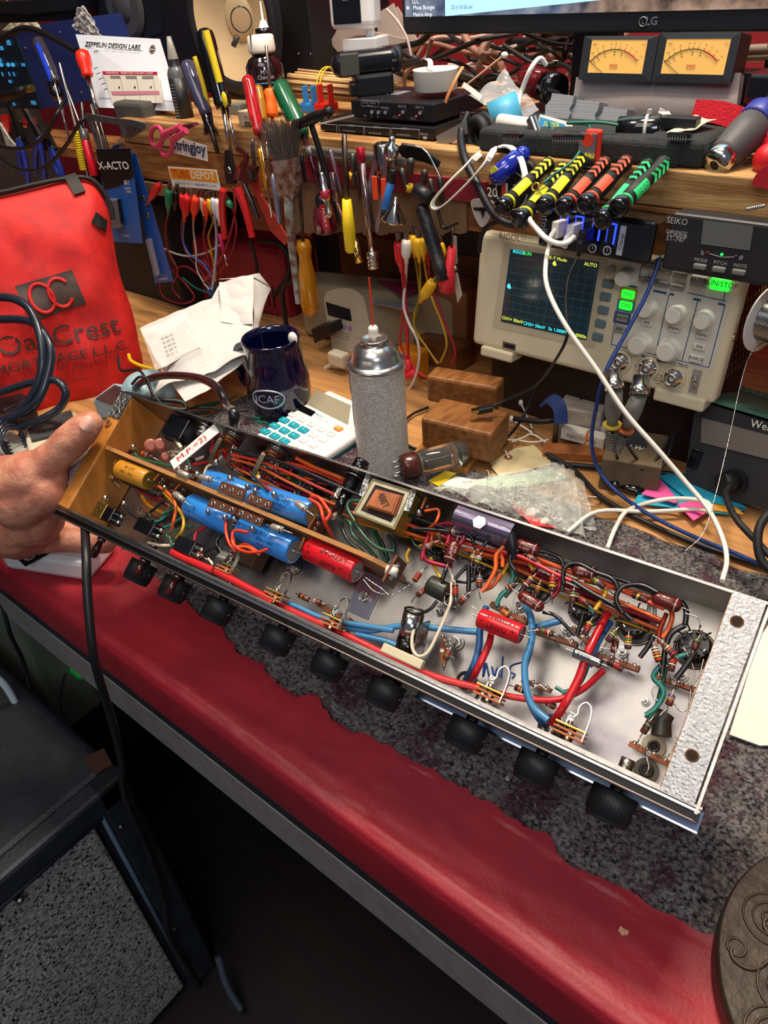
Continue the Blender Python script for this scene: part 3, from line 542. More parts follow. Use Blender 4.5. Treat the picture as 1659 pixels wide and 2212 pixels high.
# diodes
for u1, v1, u2, v2 in ((408, 1029, 383, 1018), (432, 1030, 458, 1036), (586, 1137, 612, 1145), (640, 1085, 662, 1102), (378, 1066, 398, 1082)):
    a, c = K(u1, v1, .002), K(u2, v2, .002); n = (c-a).normalized(); b = B().rcyl(a, c, .0028, M('#b9b2a8', .3, .5), b=.3); b.lathe(c-n*.0022, c-n*.0012, [(0, .0029), (1, .0029)], INK, 20)
    b.tube([a-n*.006, a], .0005, SOL, 5, 1); b.tube([c, c+n*.008-UP*.002], .0005, SOL, 5, 1); P('diode', b)
# resistors --------------------------------------------------------------
RB = M('#542a20', .35, coat=.3); BC = {'r': '#c22218', 'o': '#d86a1c', 'y': '#d8b828', 'g': '#3c8c3c', 'b': '#44689a', 'w': '#cfc6ba', 's': '#a8a6a4', 'k': '#151213', 'n': '#7a4a2c', 'v': '#5a4488'}
def res(u1, v1, u2, v2, d, bands, r=.0023, d2=None, ld=(10, 10)):
    a, c = K(u1, v1, d), K(u2, v2, d if d2 is None else d2); n = (c-a).normalized(); L = (c-a).length; b = B().rcyl(a, c, r, RB, b=.25, seg=14)
    for k, ch in enumerate(bands): t = .14+.17*k; b.lathe(a+n*(L*t), a+n*(L*(t+.09)), [(0, r*1.02), (1, r*1.02)], M(BC[ch], .4), 14)
    b.tube([a-n*.007+dh*.005, a-n*.003+dh*.001, a], .00045, SOL, 5, 3); b.tube([c, c+n*.003+dh*.001, c+n*.007+dh*.005], .00045, SOL, 5, 3); P('resistor', b)
for q in [(908, 1237, 894, 1256, .012, 'rrro'), (920, 1273, 900, 1287, .03, 'rrs'), (983, 1262, 984, 1290, .008, 'krrr'), (1012, 1283, 992, 1305, .012, 'bwo'), (1036, 1242, 1035, 1270, .012, 'bso'), (1023, 1196, 1019, 1215, .006, 'gwy'), (1037, 1200, 1028, 1220, .006, 'wwgy'), (970, 1148, 995, 1150, .012, 'kws'), (920, 1183, 938, 1172, .014, 'swo'), (943, 1150, 952, 1168, .018, 'oo'), (1093, 1272, 1113, 1262, .02, 'wrw'), (1151, 1246, 1130, 1270, .008, 'yvrw'), (1134, 1198, 1160, 1212, .010, 'kos'), (1166, 1260, 1158, 1284, .014, 'kyo'), (1195, 1240, 1192, 1278, .010, 'rroy'), (1082, 1318, 1102, 1332, .018, 'oooy'), (1163, 1360, 1196, 1370, .012, 'ngrw'), (1280, 1250, 1306, 1268, .010, 'gyb'), (1240, 1272, 1236, 1302, .010, 'kgw'), (1252, 1292, 1272, 1308, .010, 'rr'), (1263, 1252, 1290, 1258, .016, 'ng'), (1276, 1342, 1262, 1372, .012, 'yrr'), (1366, 1284, 1400, 1298, .012, 'kyk'), (1330, 1362, 1312, 1386, .012, 'gyb'), (1358, 1372, 1356, 1402, .012, 'ogyw'), (1330, 1380, 1328, 1400, .018, 'ok'), (1412, 1394, 1424, 1430, .012, 'wwoyr'), (1432, 1390, 1458, 1416, .010, 'nwovr'), (1456, 1420, 1448, 1450, .012, 'rrw'), (1508, 1380, 1498, 1404, .010, 'gk'), (1312, 1428, 1346, 1446, .010, 'kkrr'), (1452, 1500, 1444, 1524, .012, 'bso'), (1406, 1556, 1388, 1584, .016, 'kgk'), (1112, 1484, 1142, 1496, .024, 'kowk'), (1180, 1517, 1200, 1528, .024, 'bwo'), (646, 1285, 668, 1296, .03, 'kok'), (676, 1298, 694, 1302, .03, 'wsr'), (970, 1406, 962, 1426, .018, 'rrg'), (240, 1028, 246, 1038, .02, 'yky'), (345, 1080, 356, 1086, .026, 'kyk'), (305, 978, 330, 988, .02, 'ors'), (492, 1004, 504, 1012, .03, 'kok'), (575, 1028, 588, 1038, .03, 'kok'), (426, 1194, 440, 1204, .014, 'no')]: res(*q)
# wires ------------------------------------------------------------------
WC = {'R': '#c01c24', 'r': '#d23a1e', 'O': '#d4581a', 'Y': '#cf9a1c', 'G': '#1f4f3a', 'g': '#14322a', 'K': '#131418', 'B': '#3f7fae', 'b': '#27598c', 'T': '#1e6e66', 'W': '#d8cbb2', 'M': '#9c1430', 'P': '#a8243c', 'n': '#b8b2a6'}
def wire(c, r, d, *pts): P('wire', B().tube(KL(d, *pts), r, M(WC[c], .32, coat=.25), 8, 5))
t_, m_, f_ = .0010, .0014, .0022
wire('R', .0032, .010, (372, 1192), (400, 1206), (450, 1228), (462, 1232)); wire('R', .0032, .010, (466, 1233), (520, 1262), (570, 1288), (590, 1302)); wire('R', .0026, .018, (600, 1305), (650, 1328), (760, 1378), (900, 1446), (960, 1468), (1040, 1488))
wire('R', .0022, .02, (1065, 1496), (1110, 1506), (1160, 1512), (1210, 1510), (1260, 1488), (1304, 1448, .014)); wire('R', .0028, .016, (1184, 1576, .04), (1215, 1530), (1248, 1470), (1272, 1405), (1312, 1325, .03))
wire('B', .0022, .022, (580, 1290), (640, 1310), (700, 1336), (790, 1352), (850, 1362)); wire('B', .0024, .026, (740, 1354), (800, 1362), (870, 1352), (950, 1358), (1040, 1366)); wire('B', .0024, .026, (770, 1370), (830, 1384), (870, 1400)); wire('B', .0024, .024, (1150, 1358), (1190, 1346), (1215, 1340))
wire('b', .0026, .022, (1008, 1466, .045), (1022, 1440), (1034, 1400), (1038, 1352), (1050, 1312, .03)); wire('R', .0026, .020, (1016, 1474, .045), (1030, 1448), (1055, 1395), (1062, 1365, .03)); wire('b', .0022, .03, (1186, 1576, .045), (1160, 1548), (1138, 1500), (1133, 1450), (1146, 1400), (1150, 1350), (1134, 1305, .036))
wire('B', .0026, .018, (1184, 1556), (1150, 1525), (1136, 1480), (1134, 1430), (1148, 1385), (1148, 1340), (1136, 1308, .03)); wire('b', .0024, .024, (1272, 1440), (1290, 1390), (1318, 1344, .034)); wire('T', .0020, .030, (1214, 1498), (1240, 1488), (1262, 1455), (1278, 1400)); wire('T', .0014, .03, (1200, 1484), (1210, 1490), (1220, 1496), (1232, 1492))
wire('W', .0013, .010, (895, 1356), (890, 1380), (892, 1404), (905, 1418), (925, 1408), (945, 1370), (965, 1325), (975, 1290), (975, 1240, .03)); wire('K', .0014, .03, (944, 1298), (930, 1315), (905, 1328))
# main bundles along the rear wall
for c, a, dd, w0, w1 in (('O', m_, .020, .020, .030), ('r', m_, .016, .016, .024), ('O', m_, .030, .024, .032), ('M', .0017, .034, .018, .026), ('K', m_, .012, .012, .018), ('Y', t_, .036, .028, .034)):
    P('wire', B().tube([cp(x, w0+(w1-w0)*abs(sin(x*11+dd*60)), dd+.004*sin(x*17+dd*99)) for x in [.155+k*.03 for k in range(14)]], a, M(WC[c], .32, coat=.25), 8, 4))
wire('O', .0018, .012, (640, 990), (680, 1010), (730, 1030), (748, 1040, .02)); wire('r', .0018, .016, (618, 1000), (660, 1010), (710, 1028), (745, 1046, .02)); wire('O', .0016, .03, (600, 1020), (650, 1030), (720, 1050), (745, 1060))
wire('O', .0012, .008, (918, 1104), (945, 1100), (948, 1112), (940, 1130), (925, 1142, .02)); wire('O', .0012, .02, (935, 1140), (932, 1165), (932, 1180)); wire('O', .0017, .010, (1088, 1180), (1072, 1200), (1070, 1230), (1052, 1265), (1040, 1278)); wire('O', .0015, .012, (1082, 1192), (1086, 1210), (1085, 1225)); wire('O', .0015, .016, (1042, 1276), (1065, 1265), (1082, 1240))
wire('M', .0020, .020, (930, 1140), (968, 1130), (1000, 1145), (1040, 1165), (1090, 1185)); wire('M', .0020, .022, (930, 1145), (916, 1185), (912, 1210)); wire('M', .0018, .020, (916, 1202), (925, 1212), (950, 1220), (975, 1225)); wire('M', .0018, .014, (990, 1180), (1003, 1160), (996, 1145), (975, 1150), (966, 1175))
wire('Y', .0014, .018, (1112, 1185), (1102, 1210), (1082, 1245), (1076, 1255)); wire('Y', .0014, .016, (1140, 1205), (1145, 1220), (1152, 1232)); wire('Y', .0014, .024, (930, 1205), (940, 1228), (952, 1248)); wire('Y', .0014, .03, (885, 1185), (878, 1200), (882, 1215)); wire('Y', .0016, .014, (1300, 1268), (1308, 1280), (1296, 1302), (1285, 1318)); wire('Y', .0014, .03, (930, 1172), (912, 1178), (900, 1182))
wire('g', .0017, .030, (738, 1130), (742, 1150), (756, 1172), (785, 1195), (800, 1215)); wire('G', .0017, .026, (732, 1112), (756, 1130), (762, 1155), (790, 1180), (812, 1205)); wire('G', .0016, .010, (790, 1085), (760, 1082), (750, 1095), (765, 1125), (790, 1162), (820, 1185), (852, 1192)); wire('g', .0018, .03, (810, 1148), (828, 1180), (838, 1210)); wire('g', .0018, .026, (838, 1156), (850, 1175), (850, 1192)); wire('Y', .0016, .034, (818, 1150), (824, 1170), (832, 1190)); wire('G', .0016, .026, (835, 1215), (822, 1190), (812, 1165), (800, 1145))
wire('g', .0015, .028, (885, 1140), (892, 1170), (905, 1185), (940, 1205)); wire('K', .0015, .012, (892, 1142), (930, 1144), (968, 1148)); wire('K', .0014, .012, (998, 1150), (1018, 1160), (1024, 1178)); wire('K', .0014, .010, (1042, 1182), (1055, 1168), (1085, 1170), (1102, 1180)); wire('K', .0018, .014, (1012, 1222), (1013, 1250), (1012, 1278)); wire('K', .0014, .02, (982, 1252), (1000, 1232), (1015, 1222)); wire('K', .0011, .024, (984, 1256), (1010, 1258), (1034, 1250))
wire('K', .0016, .02, (970, 1215), (960, 1240), (956, 1252)); wire('n', .0014, .02, (970, 1225), (978, 1250), (980, 1258)); wire('T', .0016, .020, (1104, 1215), (1108, 1245), (1098, 1270), (1080, 1290), (1072, 1310)); wire('G', .0015, .03, (1122, 1250), (1108, 1270), (1090, 1290)); wire('K', .0014, .008, (1120, 1188), (1104, 1200), (1102, 1215), (1112, 1232)); wire('K', .0015, .010, (1166, 1190), (1195, 1198), (1214, 1212), (1218, 1240), (1214, 1278)); wire('K', .0015, .008, (1290, 1238), (1250, 1218), (1224, 1222), (1216, 1240), (1218, 1262))
wire('K', .0017, .008, (1290, 1238), (1318, 1248), (1332, 1262), (1334, 1272)); wire('K', .0017, .008, (1420, 1280), (1385, 1264), (1350, 1266), (1334, 1280), (1332, 1300), (1346, 1325)); wire('K', .0019, .014, (1470, 1298), (1482, 1318), (1480, 1350)); wire('K', .0019, .016, (1480, 1350), (1450, 1368), (1438, 1400), (1432, 1440), (1430, 1455)); wire('O', .0018, .020, (1446, 1310), (1452, 1330), (1444, 1360), (1432, 1378)); wire('r', .0016, .028, (1440, 1325), (1424, 1365), (1425, 1390)); wire('n', .0015, .024, (1404, 1305), (1400, 1325)); wire('n', .0015, .024, (1414, 1308), (1414, 1330))
wire('K', .0017, .012, (1232, 1252), (1280, 1282), (1330, 1310), (1366, 1340)); wire('K', .0017, .016, (1414, 1370), (1400, 1396), (1382, 1420)); wire('K', .0019, .014, (1502, 1408), (1480, 1440), (1460, 1466)); wire('K', .0013, .022, (1172, 1322), (1200, 1330), (1230, 1360), (1242, 1372)); wire('K', .0016, .024, (1260, 1325), (1254, 1350), (1246, 1372)); wire('T', .0012, .018, (1270, 1306), (1282, 1325)); wire('T', .0017, .018, (1485, 1412), (1440, 1430), (1418, 1448), (1412, 1465), (1430, 1485), (1432, 1505), (1415, 1530), (1395, 1545)); wire('G', .0015, .028, (1394, 1544), (1412, 1546), (1440, 1440))
wire('M', .0018, .018, (1200, 1235), (1210, 1250), (1205, 1275), (1190, 1292)); wire('R', .0016, .010, (1085, 1192), (1130, 1205), (1200, 1240), (1235, 1255)); wire('O', .0018, .014, (1160, 1205), (1200, 1222), (1300, 1262), (1410, 1290)); wire('r', .0016, .018, (1210, 1222), (1290, 1252), (1370, 1282), (1405, 1292))
# left half
wire('G', .0016, .010, (290, 975), (298, 988), (330, 998), (372, 1008)); wire('W', .0018, .014, (362, 934), (378, 948), (392, 968)); wire('K', .0014, .02, (365, 950), (395, 960), (400, 975)); wire('P', .0017, .014, (486, 940), (465, 938), (460, 955), (456, 975), (468, 986)); wire('W', .0014, .022, (480, 985), (465, 1000), (448, 1008), (440, 1028)); wire('R', .0013, .03, (410, 1004), (440, 1000), (470, 988))
wire('T', .0015, .03, (406, 985), (408, 1000), (412, 1015)); wire('K', .0016, .016, (248, 1020), (262, 1036), (285, 1048), (310, 1058), (335, 1070)); wire('M', .0014, .024, (285, 1048), (310, 1066), (350, 1080)); wire('O', .0015, .012, (342, 1050), (368, 1070), (380, 1095), (374, 1130), (366, 1165, .03)); wire('Y', .0015, .014, (354, 1064), (378, 1090), (396, 1120), (392, 1150), (374, 1168, .03)); wire('Y', .0015, .03, (306, 1070), (320, 1090), (345, 1105), (362, 1112)); wire('O', .0015, .03, (308, 1075), (315, 1085), (325, 1088))
wire('K', .0014, .018, (272, 1095), (290, 1115), (312, 1128)); wire('K', .0014, .02, (352, 1082), (335, 1098), (322, 1110), (330, 1125)); wire('T', .0015, .026, (322, 1128), (345, 1125), (365, 1108)); wire('K', .0013, .028, (340, 1130), (380, 1112), (402, 1095)); wire('T', .0014, .026, (350, 1142), (375, 1130), (396, 1115)); wire('G', .0013, .018, (372, 1168), (360, 1155), (385, 1142), (415, 1138)); wire('G', .0013, .024, (364, 1162), (390, 1166), (420, 1150), (445, 1135)); wire('M', .0016, .022, (420, 1168), (425, 1150), (445, 1138)); wire('G', .0014, .018, (366, 1160), (372, 1178), (386, 1184)); wire('W', .0014, .022, (320, 1172), (350, 1178), (392, 1175))
wire('K', .0019, .012, (440, 1192), (455, 1185), (470, 1182), (478, 1195), (472, 1200)); wire('K', .0020, .02, (480, 1154), (470, 1165), (468, 1180), (480, 1196), (498, 1206)); wire('r', .0014, .006, (488, 1125), (488, 1150), (496, 1175), (510, 1192)); wire('r', .0014, .004, (536, 1150), (510, 1146), (502, 1155), (505, 1178), (530, 1192), (560, 1192), (578, 1186)); wire('O', .0013, .008, (505, 1160), (508, 1180), (535, 1182), (560, 1198)); wire('r', .0013, .012, (510, 1185), (530, 1175), (555, 1190))
wire('W', .0009, .012, (450, 1206), (462, 1222), (472, 1216)); wire('W', .0009, .012, (456, 1212), (466, 1228), (474, 1224)); wire('r', .0016, .010, (672, 1070), (690, 1076), (708, 1100), (712, 1112), (700, 1128)); wire('r', .0016, .008, (668, 1078), (690, 1092), (700, 1125), (718, 1158, .03)); wire('R', .0016, .012, (588, 1062), (560, 1040), (550, 1020)); wire('K', .0012, .008, (540, 1020), (565, 1045), (580, 1060)); wire('Y', .0012, .010, (558, 1018), (556, 1035), (572, 1055))
wire('K', .0013, .022, (640, 1085), (655, 1050), (690, 1038), (730, 1058)); wire('Y', .0013, .03, (660, 1045), (640, 1060), (636, 1078), (660, 1082)); wire('Y', .0014, .034, (680, 1075), (710, 1080), (728, 1088)); wire('K', .0014, .03, (670, 1040), (700, 1062), (712, 1080)); wire('g', .0016, .024, (648, 1022), (652, 1040), (640, 1058), (650, 1070)); wire('G', .0014, .02, (380, 1088), (372, 1100), (350, 1112))
for (u, v) in ((470, 975), (500, 985), (520, 1005), (545, 985), (575, 1000), (630, 1040), (650, 1010), (605, 1005), (420, 985), (385, 975)):
    for k in range(2):
        q = [(u+random.uniform(-22, 22), v+random.uniform(-14, 14), random.uniform(.025, .045)) for _ in range(4)]; wire(random.choice('KKRGYrOMW'), .0012, .03, *q)
# silver twisted leads and solder blobs
def lead(d, *pts): P('bare_lead', B().tube(KL(d, *pts), .0005, SOL, 6, 4))
for q in [(.012, (790, 1248), (810, 1262), (825, 1272), (838, 1284)), (.012, (785, 1252), (805, 1275), (828, 1284)), (.014, (828, 1282), (850, 1284), (878, 1268), (892, 1258)), (.010, (1140, 1364), (1155, 1362), (1164, 1362)), (.016, (1128, 1262), (1112, 1290), (1106, 1318)), (.012, (960, 1290), (962, 1305), (985, 1312)), (.02, (1020, 1310), (1032, 1320), (1040, 1334)), (.02, (1234, 1390), (1220, 1372)), (.016, (1480, 1402), (1500, 1450), (1496, 1482)), (.014, (1520, 1424), (1510, 1460), (1495, 1480)), (.018, (1427, 1470), (1410, 1490), (1412, 1508), (1424, 1514)), (.016, (1492, 1490), (1486, 1530), (1470, 1536), (1456, 1520)), (.02, (1460, 1590), (1462, 1600), (1450, 1625), (1440, 1640)), (.02, (1440, 1530), (1425, 1545)), (.01, (1410, 1372), (1420, 1378), (1438, 1390)), (.012, (1480, 1325), (1508, 1335), (1510, 1360)), (.02, (1205, 1528), (1212, 1545), (1214, 1560)), (.02, (1145, 1492), (1165, 1480), (1180, 1490)), (.02, (770, 1210), (776, 1222))]: lead(*q)
for u, v, d in ((426, 1025, .004), (404, 1012, .004), (497, 1033, .004), (535, 1052, .002), (552, 1060, .002), (592, 1068, .003), (450, 1106, .008), (486, 1118, .003), (506, 1122, .003), (545, 1143, .004), (288, 966, .006), (250, 1010, .01), (356, 1054, .01), (376, 1070, .01), (268, 1088, .02), (228, 1076, .02), (472, 1232, .01), (905, 1108, .006)):
    q = K(u, v, d); P('solder_joint', B().sph(q, .0027, SOL, sc=(1, .9, 1.2), seg=9, ring=7).tube([q, q+dh*.004+xh*.002], .0008, SOL, 5, 1))
# foil flag of rear power cord (attached to the chassis)
pts = [K(494, 912, .0)-wh*.010]+Y(.5, (492, 880, .44), (476, 846, .46), (446, 822, .48), (400, 812, .50), (350, 812, .51), (310, 824, .52), (284, 846, .53))
pts = [K(500, 930, .02)-wh*.004]+pts; P('power_cord', B().tube(pts, .0052, M('#15161a', .3, coat=.2), 12, 6), label='thick black power cord looping up behind the chassis')
# ================================================================ helpers for bench things
def pillow(b, fr, out, h, m, rings=9, nz=0., ns=20, back=0., p=.5, seed=0):
    """cushion shape from an outline in the local plane; returns surface function"""
    n = len(out); cx = sum(q[0] for q in out)/n; cy = sum(q[1] for q in out)/n
    def S_(s): return (1-s*s)**p
    def f(x, y, z0=0.):
        dx, dy = x-cx, y-cy; L = math.hypot(dx, dy)+1e-9; best = 1e9
        for i in range(n):
            x1, y1 = out[i][0]-cx, out[i][1]-cy; x2, y2 = out[(i+1) % n][0]-cx, out[(i+1) % n][1]-cy
            den = dx*(y2-y1)-dy*(x2-x1)
            if abs(den) < 1e-12: continue
            t = (x1*(y2-y1)-y1*(x2-x1))/den; u = (x1*dy-y1*dx)/den
            if t > 0 and -1e-6 <= u <= 1+1e-6: best = min(best, t)
        s = min(1, 1/best); return fr.p(x, y, h*S_(s)+nz*MN.noise(V((x*ns, y*ns, seed)))*(1-s)**.3+z0)
    vs = []
    for r in range(rings+1):
        s = r/rings
        for x, y in out: q = (cx+(x-cx)*s, cy+(y-cy)*s); vs.append(fr.p(q[0], q[1], h*S_(s)+nz*MN.noise(V((q[0]*ns, q[1]*ns, seed)))*((1-s)**.3 if s < 1 else 0)))
    fs = [[r*n+k, (r+1)*n+k, (r+1)*n+(k+1) % n, r*n+(k+1) % n] for r in range(rings) for k in range(n)]
    b.add(vs, fs, m, True)
    vb = [fr.p(x, y, 0) for x, y in out]+[fr.p(cx+(x-cx)*.5, cy+(y-cy)*.5, -back) for x, y in out]+[fr.p(cx, cy, -back)]
    b.add(vb, [[k, (k+1) % n, n+(k+1) % n, n+k] for k in range(n)]+[[n+k, n+(k+1) % n, 2*n] for k in range(n)], m, True); return f
def smooth_out(pts, n=5):
    P_ = [V((p[0], p[1], 0)) for p in pts]; N = len(P_); o = []
    for i in range(N):
        a, b, c, d = P_[i-1], P_[i], P_[(i+1) % N], P_[(i+2) % N]
        for k in range(n): t = k/n; q = .5*((2*b)+(c-a)*t+(2*a-5*b+4*c-d)*t*t+(3*b-a-3*c+d)*t**3); o.append((q.x, q.y))
    return o
def mtext(b, s, fn, x, y, h, m, w=None, rot=0., lift=.0006):
    vs, fs = textmesh(s); sy = h/.72; sx = sy if not w else w/(max(v[0] for v in vs)-min(v[0] for v in vs)); o = []
    for v in vs:
        X, Y_ = v[0]*sx, v[1]*sy; o.append(fn(x+X*cos(rot)-Y_*sin(rot), y+X*sin(rot)+Y_*cos(rot), lift))
    b.add(o, fs, m)
def rbox(name, label, c, d, m, ang=0., bev=.003, tilt=0., cat_='box', kid=None, group=None):
    ex = V((cos(ang), sin(ang), 0)); ey = V((-sin(ang), cos(ang), 0)); return T(name, label, cat_, mb=B().box(V(c)+V((0, 0, d[2]/2)), d, m, (ex, ey, V((0, 0, 1))), bev=bev), group=group)
def pxbox(b, c3, hgt, m, bev=.002, z=0.):     # box from 3 pixels of its top face (corner, end of one side, end of other side)
    o, p, q = [az(u, v, z+hgt) for u, v in c3]; ex = (p-o); ey = (q-o); lx, ly = ex.length, ey.length; ex.normalize(); ey = (ey-ex*ey.dot(ex)); ly = ey.length; ey.normalize(); ez = ex.cross(ey)
    if ez.z < 0: ez = -ez
    b.box(o+ex*lx/2+ey*ly/2-ez*hgt/2, (lx, ly, hgt), m, (ex, ey, ez), bev=bev); return Fr(o, ex, ey) if ex.cross(ey).z > 0 else Fr(o, ey, ex)
TAN = M('#c99d63', .6); CRM = M('#cfc4a8', .5)
# ---------------- the hand holding the chassis
SK = M('#c98c70', .48, n=.16, ns=55, bump=.35, bs=420, h2='#b26e58', sss=.12)
def limb(b, pts):                               # pts: (point, radius) chain of tapered capsules
    for (p, r), (q, s) in zip(pts, pts[1:]): b.lathe(p, q, [(0, r), (1, s)], SK, 20, caps=True); b.sph(p, r, SK); b.sph(q, s, SK)
def HC(u, v, t): return dep(u, v, t)
T('person', 'bare left hand reaching in from the left, gripping the wooden end of the chassis', 'person', dep(20, 1100, .74))
b = B()
limb(b, [(HC(-190, 1110, .77), .044), (HC(-60, 1095, .765), .041), (HC(20, 1090, .765), .041)])
limb(b, [(HC(0, 1055, .765), .034), (HC(62, 1052, .755), .034), (HC(104, 1062, .745), .024)])
limb(b, [(HC(10, 1120, .77), .038), (HC(66, 1112, .762), .034), (HC(108, 1086, .745), .018)])
limb(b, [(HC(20, 1058, .735), .030), (HC(66, 1030, .722), .0262), (HC(98, 1004, .717), .0182), (HC(128, 978, .712), .0158), (HC(154, 952, .708), .0166), (HC(180, 927, .706), .0150), (HC(195, 915, .708), .0122)])
limb(b, [(HC(45, 1080, .735), .030), (HC(96, 1060, .725), .0235), (HC(120, 1032, .722), .0125)])
limb(b, [(HC(30, 1130, .775), .038), (HC(70, 1155, .80), .022), (HC(140, 1166, .815), .014), (HC(190, 1170, .82), .0128), (HC(228, 1174, .815), .0118)])
limb(b, [(HC(40, 1150, .80), .030), (HC(90, 1148, .83), .017), (HC(150, 1148, .845), .0135), (HC(205, 1154, .85), .012)])
limb(b, [(HC(30, 1130, .82), .028), (HC(100, 1100, .86), .015), (HC(160, 1105, .87), .0125), (HC(215, 1118, .875), .011)])
limb(b, [(HC(30, 1090, .83), .024), (HC(95, 1060, .87), .013), (HC(150, 1062, .885), .011), (HC(195, 1075, .885), .010)])
hd = P('hand', b)
md = hd.modifiers.new('skin', 'REMESH'); md.mode = 'VOXEL'; md.voxel_size = .0019; md.use_smooth_shade = True
md = hd.modifiers.new('relax', 'SMOOTH'); md.factor = .6; md.iterations = 6
tx = bpy.data.textures.new('creases', 'CLOUDS'); tx.noise_scale = .011; tx.noise_depth = 3
md = hd.modifiers.new('creases', 'DISPLACE'); md.texture = tx; md.strength = .0013; md.mid_level = .5
# thumb nail
n0 = HC(188, 915, .6900); nt_ = (HC(199, 905, .712)-HC(160, 950, .711)).normalized(); nn = (CAM-n0).normalized(); nn = (nn-nt_*nn.dot(nt_)).normalized(); nn = (nn+V((-.0, -.1, .25))).normalized(); nn = (nn-nt_*nn.dot(nt_)).normalized(); ns_ = nt_.cross(nn)
P('thumb_nail', B().grid(lambda a, c: n0+nt_*((c-.5)*.0135)+ns_*((a-.5)*.0135*(1-.25*abs(2*c-1)**3))-nn*(.0036*(2*a-1)**2+.0016*max(0, c-.6)**2*6), 12, 12, M('#d9a692', .28, coat=.4), th=.0006))
nh = [HC(150+k*3, 962-k*2, .699) for k in range(4)]
# ---------------- red mortgage bag
A_ = az(0, 897); B_ = az(300, 818); ex = (B_-A_).normalized(); fr = Fr(A_, ex, V((0, 0, 1))-V((ex.y, -ex.x, 0))*.22)
o_ = [fr.l(*q) for q in [(-170, 905), (-60, 912), (60, 908), (170, 893), (250, 870), (306, 800), (300, 740), (285, 670), (258, 590), (244, 510), (236, 460), (222, 425), (196, 394), (150, 388), (60, 410), (-60, 440), (-170, 470)]]
RBG = M('#d8231f', .62, n=.12, ns=30, bump=.25, bs=600, h2='#b81c1c'); RBK = M('#14120f', .6)
T('tote_bag', 'bright red cloth tote bag with a mortgage company logo, leaning at the left back', 'bag', A_)
b = B(); f = pillow(b, fr, smooth_out(o_, 4), .045, RBG, 10, .016, 16, back=.04)
def T_(u, v): return fr.l(u, v, .035)
x0, y0 = T_(125, 620); x1_, y1_ = T_(172, 600); ang = math.atan2(T_(168, 590)[1]-T_(50, 625)[1], T_(168, 590)[0]-T_(50, 625)[0])
DK = M('#4a3a33', .5, n=.3, ns=60)
def logo(x, y): return x, y
cx_, cy_ = T_(110, 637); wd = (T_(172, 622)[0]-T_(48, 650)[0]); hg = wd*.62
Bq = B()
def rr(x, y): return cx_+x*cos(ang)-y*sin(ang), cy_+x*sin(ang)+y*cos(ang)
Bq.grid(lambda a, c: f(*rr((a-.5)*wd, (c-.5)*hg), .0012), 24, 16, DK)
for s_, sx_ in ((-.16, 1), (.16, 1)):
    ring = [(s_*wd+wd*.19*cos(t), hg*.40*sin(t)) for t in ([k*2*pi/40 for k in range(41)] if s_ < 0 else [.6+k*(2*pi-1.2)/40 for k in range(41)])]
    Bq.tube([f(*rr(*q), .0014) for q in ring], .0030, RBG, 6, 1)
P('sack', b); P('printed_logo', Bq, label='dark grey rectangle with interlocking O and C')
b = B()
for s, (u1, v1), (u2, v2), h in (('OakCrest', (-5, 752), (256, 700), .030), ('MORTGAGE L.L.C.', (-12, 800), (278, 745), .0145), ('Where life happens', (45, 806), (232, 778), .0125), ('www.com item', (70, 832), (186, 817), .005)):
    a = T_(u1, v1); c = T_(u2, v2); mtext(b, s, f, (a[0]+c[0])/2, (a[1]+c[1])/2, h, DK if s[0] != 'W' else M('#8c1a1c', .6), w=math.hypot(c[0]-a[0], c[1]-a[1]), rot=math.atan2(c[1]-a[1], c[0]-a[0]), lift=.0032)
P('printed_lettering', b)
b = B(); b.tube([fr.p(x, y, .006) for x, y in [fr.l(*q) for q in [(-120, 432), (0, 416), (60, 402), (130, 388), (185, 384), (215, 404), (236, 440), (244, 475)]]], .0035, RBK, 8); P('black_piping', b)
for (u1, v1), (u2, v2) in (((150, 378), (170, 418)), ((198, 470), (226, 488))):
    a, c = fr.l(u1, v1), fr.l(u2, v2); b = B(); b.ribbon([f(*a, .004), f((a[0]+c[0])/2, (a[1]+c[1])/2, .004), f(*c, .004)], .018, .002, fr.ex if u1 == 150 else fr.ey, RBK, 4); P('strap_tab', b)

# ---------------- black cable coil at far left
CB = M('#1c2430', .3, coat=.3)
T('cable_coil', 'coiled dark blue-black cable looping in front of the red bag', 'cable', mb=B()
  .tube([dep(*q) for q in [(-60, 655, 1.06), (10, 642, 1.04), (62, 665, 1.03), (88, 730, 1.02), (90, 800, 1.02), (62, 868, 1.03), (10, 905, 1.05), (-50, 930, 1.05)]], .0062, CB, 10)
  .tube([dep(*q) for q in [(-60, 700, 1.06), (0, 690, 1.05), (70, 697, 1.03), (108, 745, 1.02), (106, 800, 1.02), (84, 862, 1.02), (48, 892, 1.03), (0, 910, 1.04)]], .0060, CB, 10)
  .tube([dep(*q) for q in [(-60, 870, 1.05), (0, 848, 1.04), (70, 826, 1.03), (120, 822, 1.02), (142, 848, 1.02), (130, 880, 1.03), (90, 905, 1.03), (40, 925, 1.04)]], .0055, CB, 10)
  .tube([dep(*q) for q in [(-40, 990, 1.0), (10, 990, 1.0), (40, 985, 1.0), (60, 978, 1.0), (30, 1000, 1.0)]], .004, CB, 8))
T('cable_plug', 'black moulded plug lying against the foot of the red bag', 'plug', mb=B().box(az(30, 885, .02), (.05, .05, .035), BLK, bev=.006))
